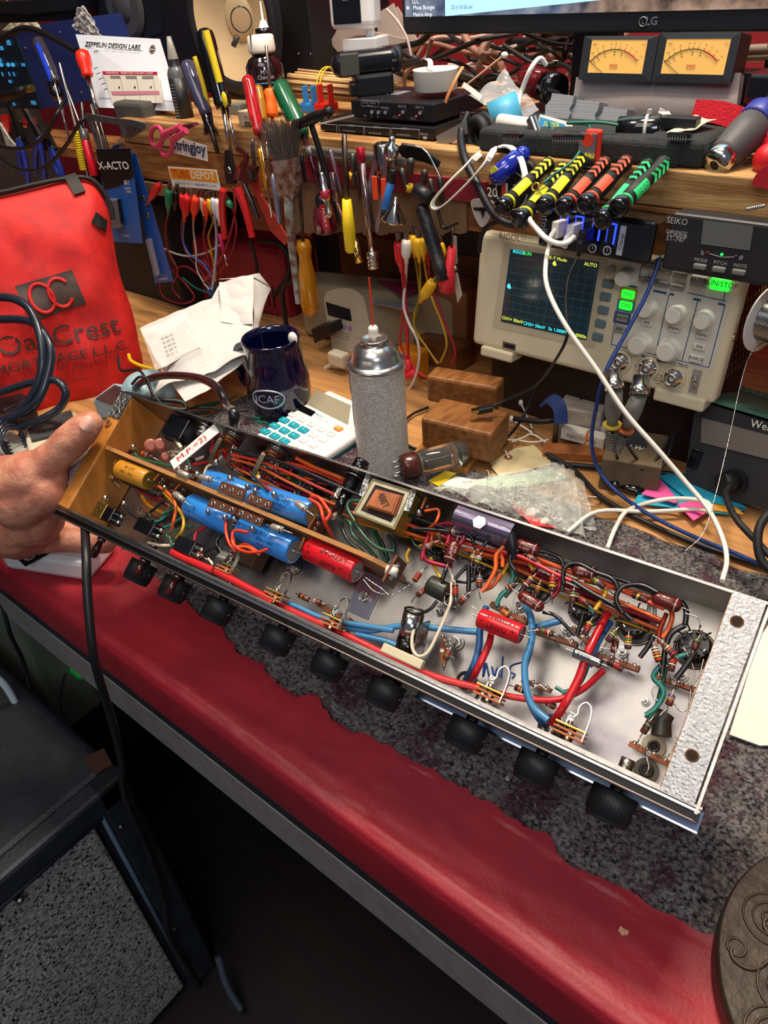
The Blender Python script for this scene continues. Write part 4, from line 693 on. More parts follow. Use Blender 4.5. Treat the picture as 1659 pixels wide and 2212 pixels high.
# pedals
T('effects_pedal', 'cream effects pedal with a black rubber treadle behind the thumb', 'guitar pedal', az(110, 960))
b = B(); fr = pxbox(b, [(62, 985), (48, 918), (188, 960)], .04, M('#c9c1aa', .45), .004); P('housing', b)
a, c = fr.l(*[0, 0]), 0
b = B(); pts = [az(*q, .0405) for q in [(57, 916), (155, 891), (170, 931), (70, 956)]]; b.prism(pts, (0, 0, .004), M('#3b3c3c', .7)); e1 = (pts[1]-pts[0]).normalized()
for k in range(5): b.text('E', pts[3]*.7+pts[2]*.3+(pts[2]-pts[3])*(.12*k-.1)+(pts[0]-pts[3])*.3, e1, V((-e1.y, e1.x, 0)), .007, BLK, lift=.0046)
P('treadle', b); P('lettering', B().text('Jezilla', az(118, 962, .0405), e1, V((-e1.y, e1.x, 0)), .011, INK, shear=.3), label='dark script reading Jezilla')
T('effects_pedal', 'weathered silver-white effects pedal at the left edge with black cable wrapped round it', 'guitar pedal', az(20, 985)); b = B(); pxbox(b, [(24, 990), (-40, 950), (62, 950)], .03, M('#a9aaa0', .5, n=.3), .004); P('housing', b)
b = B()
for k in range(5): b.ring(az(18+k*3, 928+k*7, .045), V((1, .4, .2)), .02, .002, CB, 20, 6)
P('cable_wrap', b)
T('effects_pedal', 'white rounded pedal with a black UIC logo lying on the red vinyl under the hand', 'guitar pedal', az(100, 1220)); WPD = M('#e4e2de', .22, coat=.5)
b = B(); fr = pxbox(b, [(176, 1216), (-10, 1188), (214, 1140)], .030, WPD, .007, z=.010); P('housing', b)
o_ = az(82, 1195, .0405); e1 = (az(118, 1178, .04)-az(66, 1206, .04)).normalized(); e2 = V((0, 0, 1)).cross(e1)
b = B(); b.box(o_, (.040, .022, .0010), INK, (e1, e2, V((0, 0, 1))), bev=.0004); b.text('UIC', o_, e1, e2, .013, WPD, lift=.0008, w=.032, bold=True); P('logo', b)
b = B(); q = az(128, 1150, .0405); b.box(q, (.03, .016, .001), INK, (e1, e2, V((0, 0, 1)))); b.text('JHS', q, e1, e2, .010, WPD, lift=.0007, w=.024); P('maker_mark', b)
T('phone_box', 'pale blue shallow box with a dark top between the red bag and the chassis', 'box', az(230, 860)); b = B(); fr = pxbox(b, [(198, 862), (246, 826), (262, 884)], .034, M('#8fb0c4', .4), .004); P('case', b)
b = B(); pts = [az(*q, .0345) for q in [(206, 862), (248, 832), (302, 852), (262, 882)]]; b.prism(pts, (0, 0, .0008), M('#3a2a28', .4)); P('dark_panel', b)
T('plastic_bag', 'pale blue crumpled plastic pouch behind the left end of the chassis', 'bag', mb=(lambda b: (pillow(b, Fr(az(330, 880, .01), V((.5, .86, 0)), V((-.3, .2, .9))), smooth_out([(-.03, 0), (.03, 0), (.04, .03), (.02, .055), (-.02, .055), (-.04, .03)]), .02, M('#a9cbd6', .25, trans=.3), 7, .015, 60), b)[1])(B()))
for k, (lab, pts, r, c) in enumerate([
    ('thin black wire tangled beside the blue box', [(255, 770, 1.12), (262, 800, 1.1), (300, 800, 1.08), (320, 830, 1.06), (336, 870, 1.04), (350, 885, 1.04)], .002, BLK),
    ('thin black wire curling over the pale blue pouch', [(285, 830, 1.05), (300, 815, 1.04), (318, 818, 1.04), (330, 850, 1.03), (360, 880, 1.03), (400, 890, 1.05)], .002, BLK),
    ('black cord bunched behind the chassis under the paper bag', [(270, 850, 1.02), (330, 862, 1.04), (390, 868, 1.05), (400, 885, 1.05), (352, 880, 1.04), (380, 895, 1.03), (450, 890, 1.1)], .0035, BLK),
    ('yellow cable end emerging beside the red bag', [(278, 766, 1.2), (284, 780, 1.19), (310, 792, 1.18), (345, 800, 1.17)], .003, M('#d8a81c', .4)),
    ('green cable running under the white paper bag', [(420, 880, 1.15), (480, 868, 1.17), (540, 850, 1.2), (560, 845, 1.22)], .003, M('#1d5a3c', .4)),
    ('yellow cable end under the white paper bag', [(500, 815, 1.25), (520, 828, 1.24), (548, 832, 1.24)], .003, M('#b8921c', .4)),
    ('black wire with a metal tip lying on the bench behind the chassis', [(395, 885, 1.08), (440, 880, 1.1), (500, 888, 1.09), (538, 885, 1.09)], .0018, BLK)]):
    cable('cable', lab, [dep(*q) for q in pts], r, c)
# white crumpled paper bag
PAP = M('#cdcac6', .6, bump=.15, bs=60)
def crump(c4, m, amp, ns, seed, nu=26, nv=26, th=.0008, sag=0.):
    a, b_, c_, d_ = c4
    nn = (b_-a).cross(d_-a).normalized()
    def fn(u, v): p = (a*(1-u)+b_*u)*(1-v)+(d_*(1-u)+c_*u)*v; q = p*ns; return p+nn*(amp*(abs(MN.noise(q+V((seed, 0, 0))))*2-.5)+amp*.5*abs(MN.noise(q*2.3+V((0, seed, 0))))-sag*u*(1-u)*4*v)
    return B().grid(fn, nu, nv, m, False, th)
T('paper_bag', 'large crumpled white paper bag standing on the bench left of the mug', 'paper bag', az(420, 850))
D_ = lambda *q: [dep(*p) for p in q]
P('front_sheet', crump(D_((330, 848, 1.07), (545, 765, 1.10), (548, 640, 1.17), (476, 620, 1.18)), PAP, .012, 14, 1)); P('lower_sheet', crump(D_((335, 778, 1.16), (400, 868, 1.07), (545, 770, 1.11), (470, 650, 1.2)), PAP, .014, 11, 5))
P('left_sheet', crump(D_((302, 708, 1.19), (345, 795, 1.14), (480, 720, 1.16), (474, 632, 1.2)), PAP, .010, 12, 9)); P('top_flap', crump(D_((473, 608, 1.16), (478, 700, 1.14), (546, 700, 1.13), (548, 596, 1.16)), PAP, .008, 14, 13)); P('side_fold', crump(D_((546, 598, 1.165), (546, 765, 1.12), (560, 690, 1.16), (584, 625, 1.19)), PAP, .006, 14, 17)); P('back_flap', crump(D_((474, 606, 1.165), (560, 592, 1.2), (584, 622, 1.2), (548, 600, 1.165)), PAP, .004, 14, 21, 8, 8))
T('zip_bag', 'clear zip bag holding a printed white slip on the paper bag', 'bag', dep(370, 740, 1.11)); P('slip', crump(D_((318, 740, 1.12), (350, 795, 1.085), (432, 748, 1.10), (400, 690, 1.135)), PAP, .004, 16, 3)); P('pouch', crump(D_((303, 712, 1.13), (336, 800, 1.07), (438, 752, 1.09), (405, 682, 1.14)), M('#f0f0ec', .1, alpha=.3), .006, 20, 4, th=0))
b = B()
for k in range(5): q = dep(360+k*3, 728+k*9, 1.085); b.text('III IIIII III', q, dep(420, 705, 1.1)-dep(350, 735, 1.08), V((0, .3, 1)), .004, INK, lift=.001)
P('print', b)
# mug
c = az(611, 888); NAV = M('#070a2c', .09, coat=.8)
T('mug', 'dark navy glazed mug with a white oval ICAF badge standing right of the paper bag', 'mug', c)
P('body', B().lathe(c, c+V((0, 0, .122)), [(0, .034), (.02, .040), (.12, .0445), (.3, .0485), (.5, .0475), (.72, .0425), (.9, .0405), (.98, .0425), (1, .0415), (.985, .0392), (.9, .0372), (.5, .043), (.1, .040), (.08, .001)], NAV, 48))
hdir = (V((-.80, -.1, 0))).normalized(); P('handle', B().ribbon([c+hdir*.038+V((0, 0, .10)), c+hdir*.062+V((0, 0, .098)), c+hdir*.075+V((0, 0, .07)), c+hdir*.066+V((0, 0, .038)), c+hdir*.044+V((0, 0, .028))], .012, .008, V((.1, -1, 0)), NAV, 6))
up = (dep(580, 830, 1)-CAM); up = -(V((up.x, up.y, 0)).normalized()); up = (up*cos(.42)+V((0, 0, 1)).cross(up)*-sin(.42)); cc = c+V((0, 0, .046)); b = B(); sd = V((0, 0, 1)).cross(up)
ov = lambda t, rx, rz: (lambda x, z: cc+V((0, 0, z))+up*(cos(x/.048)*.0487)+sd*(sin(x/.048)*.0487))(rx*cos(t), rz*sin(t))
b.tube([ov(k*2*pi/40, .025, .0145) for k in range(41)], .0012, M('#b8bcc8', .3, .3), 6, 1); b.ctext('ICAF', cc, V((0, 0, 1)).cross(up), up, .0487, .013, M('#b8bcc8', .3, .3), w=.036); P('badge', b, label='white ICAF lettering inside a white oval')
T('foam_tip', 'white foam tip poking out of the navy mug', 'swab', mb=B().tube([c+V((.02, .01, .05)), c+V((.032, .012, .118))], .002, WHT).sph(c+V((.034, .012, .122)), .0085, WHT, sc=(.9, .7, 1.1)))
# calculator
T('calculator', 'white desk calculator with turquoise number keys and an orange key behind the chassis', 'calculator', az(660, 950)); b = B(); Z1 = .014
TL, TR_, BL = az(678, 831, Z1+.012), az(800, 884, Z1+.012), az(540, 946, Z1); fr = Fr(BL, TR_-TL, TL-BL); lx, ly = (TR_-TL).length, (TL-BL).length
b.box(fr.p(lx/2, ly/2, -.006), (lx, ly, .012), M('#e6e4de', .35), fr.ax(), bev=.004); P('case', b)
P('lower_case', B().box(fr.p(lx/2, ly/2, -.0135), (lx*.97, ly*.97, .006), M('#0f7f86', .4), fr.ax(), bev=.002))
g = lambda u, v, z=.0002: fr.px(u, v, z)
b = B(); b.prism([g(682, 842), g(758, 876), g(752, 918), g(662, 873)], fr.ez*.0004, M('#9a937e', .25, coat=.4)); P('display', b)
P('solar_cell', B().prism([g(654, 876), g(682, 890), g(672, 900), g(643, 886)], fr.ez*.0004, BLKG)); TEA = M('#169aae', .35); KW = M('#efece4', .4); KO = M('#e08818', .4)
def key(u, v, m, s, tm):
    q = fr.px(u, v, .001); P('key', B().box(q, ((.0165, .0112, .004) if m == TEA else (.0135, .0092, .004)), m, fr.ax(), bev=.0018).text(s, q, fr.ex, fr.ey, .0042, tm, lift=.0021))
U0, V0, cu, ru = 632, 896, V((20.5, 10.4)) if False else (20.5, 10.4), (-20.0, 12.0)
for r, row in enumerate([['M+', 'M-', 'MC', 'GT', 'OFF'], ['7', '8', '9', '%', '>'], ['4', '5', '6', 'x', '/'], ['1', '2', '3', '+', '-']]):
    for k, s in enumerate(row):
        if r == 0: u, v = 632+20.7*k, 896+10.4*k
        else: u, v = 614+20.7*k-20.5*(r-1), 908+10.4*k+12*(r-1)
        key(u, v, TEA if (r and k < 3) else KW, s, WHT if (r and k < 3) else M('#2a8c96', .5))
key(731, 926, KO, 'ON', WHT); b = B().text('SEMICRO', g(688, 897), fr.ex, fr.ey, .0035, TEA, w=.020).text('calculator 5100', g(694, 906), fr.ex, fr.ey, .0018, TEA, w=.026).text('SEMICRO', g(668, 872), fr.ex, fr.ey, .002, TEA); P('print', b)
# spray can
c = az(831, 1019); R_ = .0335; T('spray_can', 'tall spray can with a silver dome, white text label and red straw standing upright', 'spray can', c)
m = bpy.data.materials.new('can_label'); m.use_nodes = True; nt = m.node_tree; L = nt.links.new; N = nt.nodes.new; bs_ = nt.nodes['Principled BSDF']; bs_.inputs['Roughness'].default_value = .4; co = N('ShaderNodeTexCoord')
mp = N('ShaderNodeMapping'); mp.inputs['Scale'].default_value = (900, 900, 390); L(co.outputs['Object'], mp.inputs[0]); fl = N('ShaderNodeVectorMath'); fl.operation = 'FLOOR'; L(mp.outputs[0], fl.inputs[0]); wn = N('ShaderNodeTexWhiteNoise'); L(fl.outputs[0], wn.inputs['Vector'])
fr_ = N('ShaderNodeVectorMath'); fr_.operation = 'FRACTION'; L(mp.outputs[0], fr_.inputs[0]); sx = N('ShaderNodeSeparateXYZ'); L(fr_.outputs[0], sx.inputs[0]); lt = N('ShaderNodeMath'); lt.operation = 'LESS_THAN'; lt.inputs[1].default_value = .5; L(sx.outputs['Z'], lt.inputs[0])
gt = N('ShaderNodeMath'); gt.operation = 'GREATER_THAN'; gt.inputs[1].default_value = .36; L(wn.outputs['Value'], gt.inputs[0]); mu = N('ShaderNodeMath'); mu.operation = 'MULTIPLY'; L(lt.outputs[0], mu.inputs[0]); L(gt.outputs[0], mu.inputs[1])
mx = N('ShaderNodeMix'); mx.data_type = 'RGBA'; mx.inputs[6].default_value = lin('#cfcac2'); mx.inputs[7].default_value = lin('#969189'); L(mu.outputs[0], mx.inputs[0]); L(mx.outputs[2], bs_.inputs['Base Color']); LAB = m
CANW = M('#c9c5be', .35, .3)
P('body', B().lathe(c, c+V((0, 0, .158)), [(0, R_*.96, CANW), (.015, R_, CANW), (.10, R_, LAB), (.96, R_, CANW), (1, R_, CANW)], CANW, 56))
P('dome', B().lathe(c+V((0, 0, .156)), c+V((0, 0, .190)), [(0, R_*1.04), (.06, R_*1.07), (.14, R_*1.04), (.17, R_*.93), (.22, R_*.88), (.45, R_*.84), (.62, R_*.74), (.76, R_*.56), (.82, R_*.46), (.92, R_*.46), (.98, R_*.50), (1, R_*.46), (.92, R_*.38), (.9, .004)], M('#b9b7b4', .25, .95), 56))
P('nozzle', B().lathe(c+V((0, 0, .184)), c+V((0, 0, .204)), [(0, .003), (.4, .003), (.42, .0062), (.9, .0058), (1, .0045)], WHT, 18)); t0 = c+V((0, 0, .200)); P('straw', B().tube([t0, ay(797, 600, t0.y+.004)], .0011, M('#e0301c', .35)))
b = B(); 
for zz, hh, cc_ in ((.122, .034, '#16181c'), (.075, .028, '#1c2630'), (.03, .016, '#b8402c')):
    b.grid(lambda a, v, zz=zz, hh=hh: c+V((cos(3.62+a*.42)*(R_+.0004), sin(3.62+a*.42)*(R_+.0004), zz+v*hh)), 8, 2, M(cc_, .4))
P('label_panel', b)
# wooden blocks
WB = M('#6e401c', .5, n=.4, ns=30, bump=.3, bs=90, st=(4, 1, 4), h2='#8a5a2c'); WB2 = M('#7d4824', .45, n=.5, ns=26, bump=.3, bs=60)
b = B(); pxbox(b, [(885, 985), (1010, 1012), (880, 902)], .012, M('#b87a34', .5, n=.45, ns=22, st=(6, 1, 1))); T('board', 'flat striped pine board under the two wooden blocks', 'board', mb=b)
b = B(); pxbox(b, [(1060, 985), (1110, 955), (985, 968)], .014, M('#9c6a35', .6, n=.4)); T('board', 'short offcut of dark board right of the stacked blocks', 'board', mb=b)
b = B(); pxbox(b, [(908, 903), (1060, 938), (935, 853)], .045, WB, .004, z=.016); T('wooden_block', 'worn brown wooden block, the nearer one, with a cable plug lying on it', 'wooden block', mb=b)
b = B(); pxbox(b, [(920, 812), (1072, 838), (942, 789)], .040, WB, .004, z=.040); T('wooden_block', 'worn brown wooden block, the farther one, half behind the other', 'wooden block', mb=b)
rbox('wooden_block', 'dark offcut of wood propping up the rear wooden block', (-.66, .92, 0), (.09, .05, .04), WB2, -.1, cat_='wooden block')
# vacuum tube lying down
a, c = az(872, 1008, .026), az(1012, 975, .028); n = (c-a).normalized(); T('vacuum_tube', 'glass power valve with a brown base lying on its side behind the chassis', 'vacuum tube', az(930, 1000)); L = (c-a).length; BRN = M('#4a1c14', .3, coat=.4)
P('base', B().lathe(a-n*.004, a+n*.018, [(0, .0150), (.3, .0165), (.9, .0165), (1, .0155)], BRN, 30)); b = B()
for k in range(8):
    e, g = basis(n); q = a+e*cos(k*pi/4)*.010+g*sin(k*pi/4)*.010; b.rcyl(q-n*.004, q-n*.015, .0012, CHR, b=.4, seg=10)
P('pins', b); P('glass', B().lathe(a+n*.017, a+n*L, [(0, .0140), (.12, .0165), (.85, .0168), (.95, .0140), (1, .008)], M('#e8e8e4', .03, trans=.96, ior=1.3), 32))
P('plate', B().box(a+n*(L*.5), (.017, .012, .034), M('#55524c', .35, .8), (basis(n)[0], basis(n)[1], n), bev=.002).cyl(a+n*(L*.78), a+n*(L*.8), .011, M('#7d7a72', .3, .8)).cyl(a+n*(L*.25), a+n*(L*.27), .011, M('#9a958c', .4, .5))); P('getter', B().lathe(a+n*(L*.84), a+n*(L*.985), [(0, .0158), (.5, .0150), (1, .006)], M('#9a9890', .12, 1.), 28, caps=False))
# tag with string
T('parcel_tag', 'cream manila tag with a reinforced hole and looped string lying behind the chassis', 'tag', az(1120, 1010)); pts = [az(*q, .003) for q in [(1062, 1010), (1058, 992), (1080, 975), (1153, 962), (1196, 1003), (1078, 1030)]]
P('card', B().prism(pts, (0, 0, .0006), M('#dcc99a', .6))); P('eyelet', B().ring(az(1098, 988, .0038), V((0, 0, 1)), .0042, .0014, M('#a05a30', .5), 22, 6)); P('string', B().tube([az(*q, .006) for q in [(1098, 988), (1088, 970), (1090, 955), (1110, 950), (1150, 955), (1185, 950)]], .0012, WHT).tube([az(*q, .008) for q in [(1098, 988), (1092, 972), (1100, 958), (1130, 945), (1150, 938), (1180, 956)]], .0012, WHT))
b = B().prism([az(*q, .004) for q in [(925, 1040), (962, 1018), (985, 1024), (948, 1052)]], (0, 0, .0008), M('#d9b81e', .5)); T('paper_slip', 'yellow paper strip lying beside the lying valve', 'paper', mb=b)
b = B().prism([az(*q, .003) for q in [(950, 1048), (985, 1030), (1040, 1040), (1010, 1058)]], (0, 0, .001), WHT).text('800', az(1010, 1042, .0045), (az(1040, 1040)-az(990, 1048)), V((-.3, 1, 0)), .006, INK); T('paper_slip', 'white slip printed 800 next to the yellow paper strip', 'paper', mb=b)
# clear bag with green tint
PLA = M('#eef2ea', .14, alpha=.3); cr_ = crump([az(925, 1052, .012), az(1265, 1160, .006), az(1240, 1030, .035), az(1215, 1000, .030)], PLA, .011, 42, 7, 60, 40, th=0)
T('plastic_bag', 'crinkled clear plastic bag with a green streak lying across the back of the mat', 'bag', az(1100, 1090)); P('film', cr_); P('film', crump([az(935, 1054, .004), az(1290, 1150, .003), az(1262, 1045, .010), az(1200, 1005, .008)], PLA, .006, 50, 9, 50, 30, th=0)); P('green_streak', crump([az(935, 1055, .003), az(1100, 1058, .003), az(1235, 1030, .003), az(1190, 1012, .004)], M('#a4c49e', .5), .003, 20, 3, 20, 10))
b = B(); GL = M('#f4f4ee', .05, trans=.5)
for k in range(70): u, v = random.gauss(1130, 62), random.gauss(1068, 24); b.tube([az(u+random.uniform(-9, 9), v+random.uniform(-7, 7), random.uniform(.014, .026)) for _ in range(3)], .0006, GL, 4, 3)  # pale threads scattered over the bag as modelled highlights
P('highlight_threads', b, label='pale threads standing in for highlights on the film')
T('sticker', 'red white and black printed sticker under the clear plastic bag', 'sticker', az(1150, 1120)); b = B(); b.prism([az(*q, .0045) for q in [(1100, 1092), (1160, 1100), (1205, 1142), (1150, 1135)]], (0, 0, .0005), M('#c8383a', .4)); P('backing', b)
b = B()
for u, v, s, m_ in ((1150, 1112, .009, WHT), (1165, 1118, .006, INK), (1178, 1128, .006, WHT), (1186, 1133, .004, INK), (1140, 1106, .005, BRS)): b.cyl(az(u, v, .0052), az(u, v, .0056), s, m_)
P('print', b)
# sticky notes
NB, NP, NO = M('#2aa6c6', .6), M('#ec5a9c', .6), M('#e8a43a', .6)
for lab, m_, q4, z in (('lower turquoise sticky note of the loose pile in front of the soldering station', NB, [(1368, 1088), (1400, 1030), (1612, 1100), (1572, 1112)], .004), ('orange sticky note peeping out of the middle of the pile', NO, [(1432, 1018), (1560, 1066), (1606, 1112), (1500, 1098)], .006), ('turquoise sticky note on top of the pile', NB, [(1418, 1028), (1502, 1020), (1612, 1098), (1488, 1080)], .008), ('pink sticky note on the left of the pile', NP, [(1385, 1068), (1424, 1034), (1466, 1082), (1458, 1088)], .010), ('pink sticky note folded below the solder wire', NP, [(1462, 1090), (1504, 1082), (1536, 1102), (1498, 1126)], .009)):
    T('sticky_note', lab, 'sticky note', mb=B().prism([az(u, v, z) for u, v in q4], (0, 0, .0011), m_), group='sticky notes in front of the soldering station')
# soldering station
T('soldering_station', 'dark grey soldering station with a green top mat at the right edge', 'soldering station', az(1600, 1090)); GRD = M('#2b2d31', .5, bump=.1)
fr = Fr(az(1480, 1058, 0), V((.97, -.16, 0)), V((0, .35, 1))); g = fr.l
o_ = [g(*q) for q in [(1478, 1060), (1482, 1010), (1502, 878), (1512, 866), (1760, 950), (1750, 1120), (1660, 1100)]]
b = B().prism([fr.p(x, y) for x, y in o_], -fr.ez*.14, GRD); P('case', b)
b = B().prism([fr.p(*g(*q), .001) for q in [(1518, 902), (1700, 950), (1695, 1000), (1516, 955)]], fr.ez*.002, M('#6b655f', .4)).prism([fr.p(*g(*q), .001) for q in [(1514, 868), (1760, 940), (1700, 955), (1518, 905)]], fr.ez*.001, M('#1e2024', .4)); b.text('Weller', fr.px(1655, 922, .003), fr.px(1700, 930)-fr.px(1620, 912), fr.ey, .009, WHT, w=.034); P('front_plate', b)
TOPP = [fr.px(1512, 862), fr.px(1762, 935), fr.px(1762, 935)-fr.ez*.12, fr.px(1512, 862)-fr.ez*.12]; b = B().prism(TOPP, fr.ey*.004, M('#3d6a58', .6)); 
for k in range(14): q = TOPP[3]*(1-k/14)+TOPP[2]*(k/14); b.box(q+fr.ey*.004, (.005, .01, .006), M('#3d6a58', .6), fr.ax())
P('top_mat', b, label='green ribbed mat')
P('power_switch', B().box(fr.px(1502, 990, .001), (.013, .024, .005), BLKG, fr.ax(), bev=.001)); q = fr.px(1588, 1040, .0); P('socket', B().cyl(q, q+fr.ez*.006, .015, BLK).lathe(q+fr.ez*.004, q+fr.ez*.022-fr.ex*.008, [(0, .012), (.3, .0125), (1, .010)], BLK, 30, flute=.92))
cable('iron_cord', 'black rubber cord hanging from the soldering station socket to the right edge', [fr.px(1580, 1045, .024), dep(1568, 1070, .80), dep(1590, 1120, .76), dep(1640, 1175, .74), dep(1690, 1230, .72)], .0035, RUB)
cable('iron_cord', 'thick black cord rising at the right edge beside the mat', [dep(1700, 1090, .75), dep(1660, 1110, .74), dep(1638, 1150, .735), dep(1645, 1210, .73), dep(1690, 1250, .72)], .0045, RUB)
b = B().prism([az(*q, .004) for q in [(1590, 1070), (1700, 1080), (1700, 1118), (1592, 1082)]], (0, 0, .001), M('#cfcabb', .4)); T('paper_sheet', 'pale sheet edge lying under the soldering station', 'paper', mb=b)
# white card under chassis right
b = B().prism([az(*q, .006) for q in [(1700, 1290), (1700, 1610), (1641, 1612), (1575, 1588), (1640, 1380)]], (0, 0, .0012), M('#e9dfd2', .6)); T('paper_sheet', 'white card lying on the mat beyond the right end of the chassis', 'paper', mb=b)
# solder reel
q = dep(1652, 688, .80); ax_ = V((.95, -.30, .02)).normalized(); T('solder_reel', 'white plastic reel of solder wire at the right edge', 'solder reel', q); WS = M('#dcdad6', .3)
P('flange', B().lathe(q, q+ax_*.002, [(0, .036), (1, .036)], WS, 44)); P('flange', B().lathe(q+ax_*.045, q+ax_*.047, [(0, .036), (1, .036)], WS, 44)); b = B().cyl(q+ax_*.002, q+ax_*.045, .020, SOL, seg=30)
for k in range(22): b.ring(q+ax_*(.003+.002*k), ax_, .0215, .0011, M('#a8a6a2', .25, 1.), 30, 6)
P('solder_winding', b)
T('solder_wire', 'fine solder thread running down from the reel to the mat', 'wire', mb=B().tube([q+ax_*.01-V((0, 0, .02)), dep(1614, 780, .79), dep(1572, 960, .78), dep(1548, 1060, .76), dep(1520, 1150, .74), dep(1480, 1190, .74)], .0005, SOL))
# cables over the bench
DCB = M('#1e3f86', .5, n=.4, ns=300)
cable('usb_cable', 'blue braided cable falling from the hub and running along the back of the mat', D_((1424, 535, .80), (1420, 575, .80), (1395, 640, .80), (1355, 715, .81), (1310, 800, .82), (1290, 870, .84), (1278, 950, .88), (1290, 1010, .90), (1330, 1060, .89), (1400, 1110, .85), (1500, 1160, .80), (1600, 1200, .76), (1720, 1260, .70)), .0024, DCB)
cable('usb_cable', 'long white cable falling across the oscilloscope and looping on the mat', D_((1192, 510, .82), (1180, 560, .80), (1182, 620, .79), (1220, 700, .78), (1290, 800, .78), (1350, 890, .78), (1420, 970, .78), (1480, 1040, .78), (1530, 1100, .77), (1560, 1160, .75), (1570, 1210, .73), (1560, 1255, .71)), .0026, WHT)
cable('usb_cable', 'white cable loop lying on the bench behind the right half of the chassis', [az(*q) for q in [(1225, 1150, .01), (1290, 1105, .012), (1400, 1105, .012), (1500, 1100, .014), (1535, 1105, .03), (1520, 1082, .03), (1440, 1078, .02), (1360, 1100, .012), (1330, 1140, .012), (1312, 1185, .014)]], .0026, WHT)
cable('cable', 'black cable running beside the blue braided cable along the mat edge', [az(*q) for q in [(1180, 980, .01), (1240, 1015, .006), (1300, 1075, .006), (1400, 1130, .006), (1520, 1180, .006), (1700, 1240, .006)]], .0032, BLK)
cable('cable', 'black cable crossing under the probes towards the soldering station', [az(*q) for q in [(1190, 1000, .006), (1300, 1010, .006), (1440, 1022, .008), (1520, 1040, .008)]], .0034, BLK)
cable('usb_cable', 'thin black cable with a gold mini plug hanging from the hub onto the wooden block', D_((1246, 560, .80), (1228, 600, .80), (1222, 660, .80), (1226, 720, .80), (1205, 770, .83), (1160, 830, .90), (1100, 860, .94), (1050, 884, .95)), .0018, BLK)
T('usb_plug', 'mini plug with a gold tip resting on the wooden block', 'plug', mb=B().box(dep(1048, 884, .945), (.020, .011, .007), BLK, (V((.8, .55, .2)).normalized(), V((-.55, .8, 0)).normalized(), V((0, 0, 1))), bev=.001).box(dep(1026, 887, .945), (.010, .008, .004), M('#c8b060', .2, 1.), (V((.8, .55, .2)).normalized(), V((-.55, .8, 0)).normalized(), V((0, 0, 1)))))
cable('cable', 'thin black cable curving round the wooden blocks to the lying valve', [az(*q) for q in [(1160, 830, .06), (1130, 900, .02), (1090, 950, .02), (1040, 968, .02), (990, 978, .006), (900, 970, .006), (872, 950, .006), (868, 920, .006), (890, 895, .006), (925, 880, .006)]], .0020, BLK)
cable('cable', 'loop of black cable on the bench right of the blocks', [az(*q) for q in [(1110, 905, .02), (1180, 910, .03), (1240, 890, .04), (1258, 850, .05), (1250, 815, .05)]], .004, BLK)
cable('hanging_cord', 'black cord hanging down from the chassis past the bench edge to the floor', D_((183, 1130, .71), (186, 1200, .67), (190, 1300, .66), (205, 1430, .67), (240, 1550, .72), (262, 1640, .80), (270, 1720, .90), (320, 1840, 1.0), (355, 1950, 1.05), (368, 2030, 1.1), (430, 2130, 1.25)), .0042, BLK)
# probes
for k, (lab, u, v, u2, v2, c_) in enumerate([('grey oscilloscope probe on the left input with a yellow band', 1322, 800, 1322, 940, '#c8b040'), ('grey oscilloscope probe on the right input with an orange band', 1385, 812, 1352, 945, '#c86a3a')]):
    PG = M('#6e6c66', .5); a = dep(u, v, .80); n1 = dep(u+(6 if k == 0 else -4), v+42, .80); c = dep(u2, v2-20, .83); d = (c-n1).normalized(); T('probe', lab, 'probe', n1)
    P('connector', B().lathe(a, n1, [(0, .0085), (.5, .009), (.55, .0105), (1, .0105)], CHR, 24)); P('probe_body', B().lathe(n1, c, [(0, .0085), (.35, .0095), (.4, .010), (.6, .0095), (.8, .0068), (1, .0055)], PG, 20)); P('colour_band', B().lathe(n1+d*.044, n1+d*.047, [(0, .0098), (1, .0098)], M(c_, .4), 20)); b = B()
    for j in range(8): b.ring(n1+d*(.055+.0032*j), d, .0062-.0002*j, .0008, PG, 16, 5)
    P('strain_relief', b); P('lead', B().tube([c, dep(u2+5, v2+20, .86), dep(u2+20+k*20, v2+60, .9), dep(1400+k*30, 1010, .88), dep(1460, 930, .9)], .0018, BLK))
T('test_hook', 'black probe tip cover lying on the bench below the probes', 'probe', mb=B().rcyl(az(1330, 970, .012), az(1328, 1055, .010), .0062, BLKG, b=.4).sph(az(1365, 1052, .008), .016, BLKG, sc=(1, .7, .4)))
# resistor board with knife switch
T('dummy_load', 'strip of wood carrying white ceramic power resistors and a blue strap', 'resistor board', az(1260, 975)); b = B(); pxbox(b, [(1172, 975), (1340, 985), (1190, 955)], .012, M('#b06a38', .5, n=.3), z=.0); P('wooden_base', b)
for k, (u, v) in enumerate(((1262, 942), (1290, 925))): q = az(u, v, .02); b = B().box(q, (.060, .016, .016), WHT, (V((.99, .08, 0)), V((-.08, .99, 0)), V((0, 0, 1))), bev=.001).text('RECTISHO', q-V((0, .0082, 0)), (.99, .08, 0), (0, 0, 1), .005, M('#777168', .6), w=.04); P('ceramic_resistor', b)
P('bracket', B().box(az(1200, 935, .02), (.006, .004, .045), DST).box(az(1330, 948, .015), (.004, .004, .03), DST)); P('blue_strap', B().ribbon([az(1172, 872, .06), az(1190, 862, .07), az(1208, 880, .07), az(1212, 915, .055)], .018, .003, V((.2, .9, .3)), M('#23386e', .7), 5)); P('orange_thread', B().tube([az(1262, 958, .035), az(1272, 930, .04), az(1266, 945, .03), az(1280, 955, .03)], .0012, M('#d8742a', .5)))
b = B(); fr = pxbox(b, [(1300, 990), (1430, 1010), (1340, 925)], .045, M('#6a5a44', .7, n=.2), .002, z=0); q = az(1350, 985, .03)
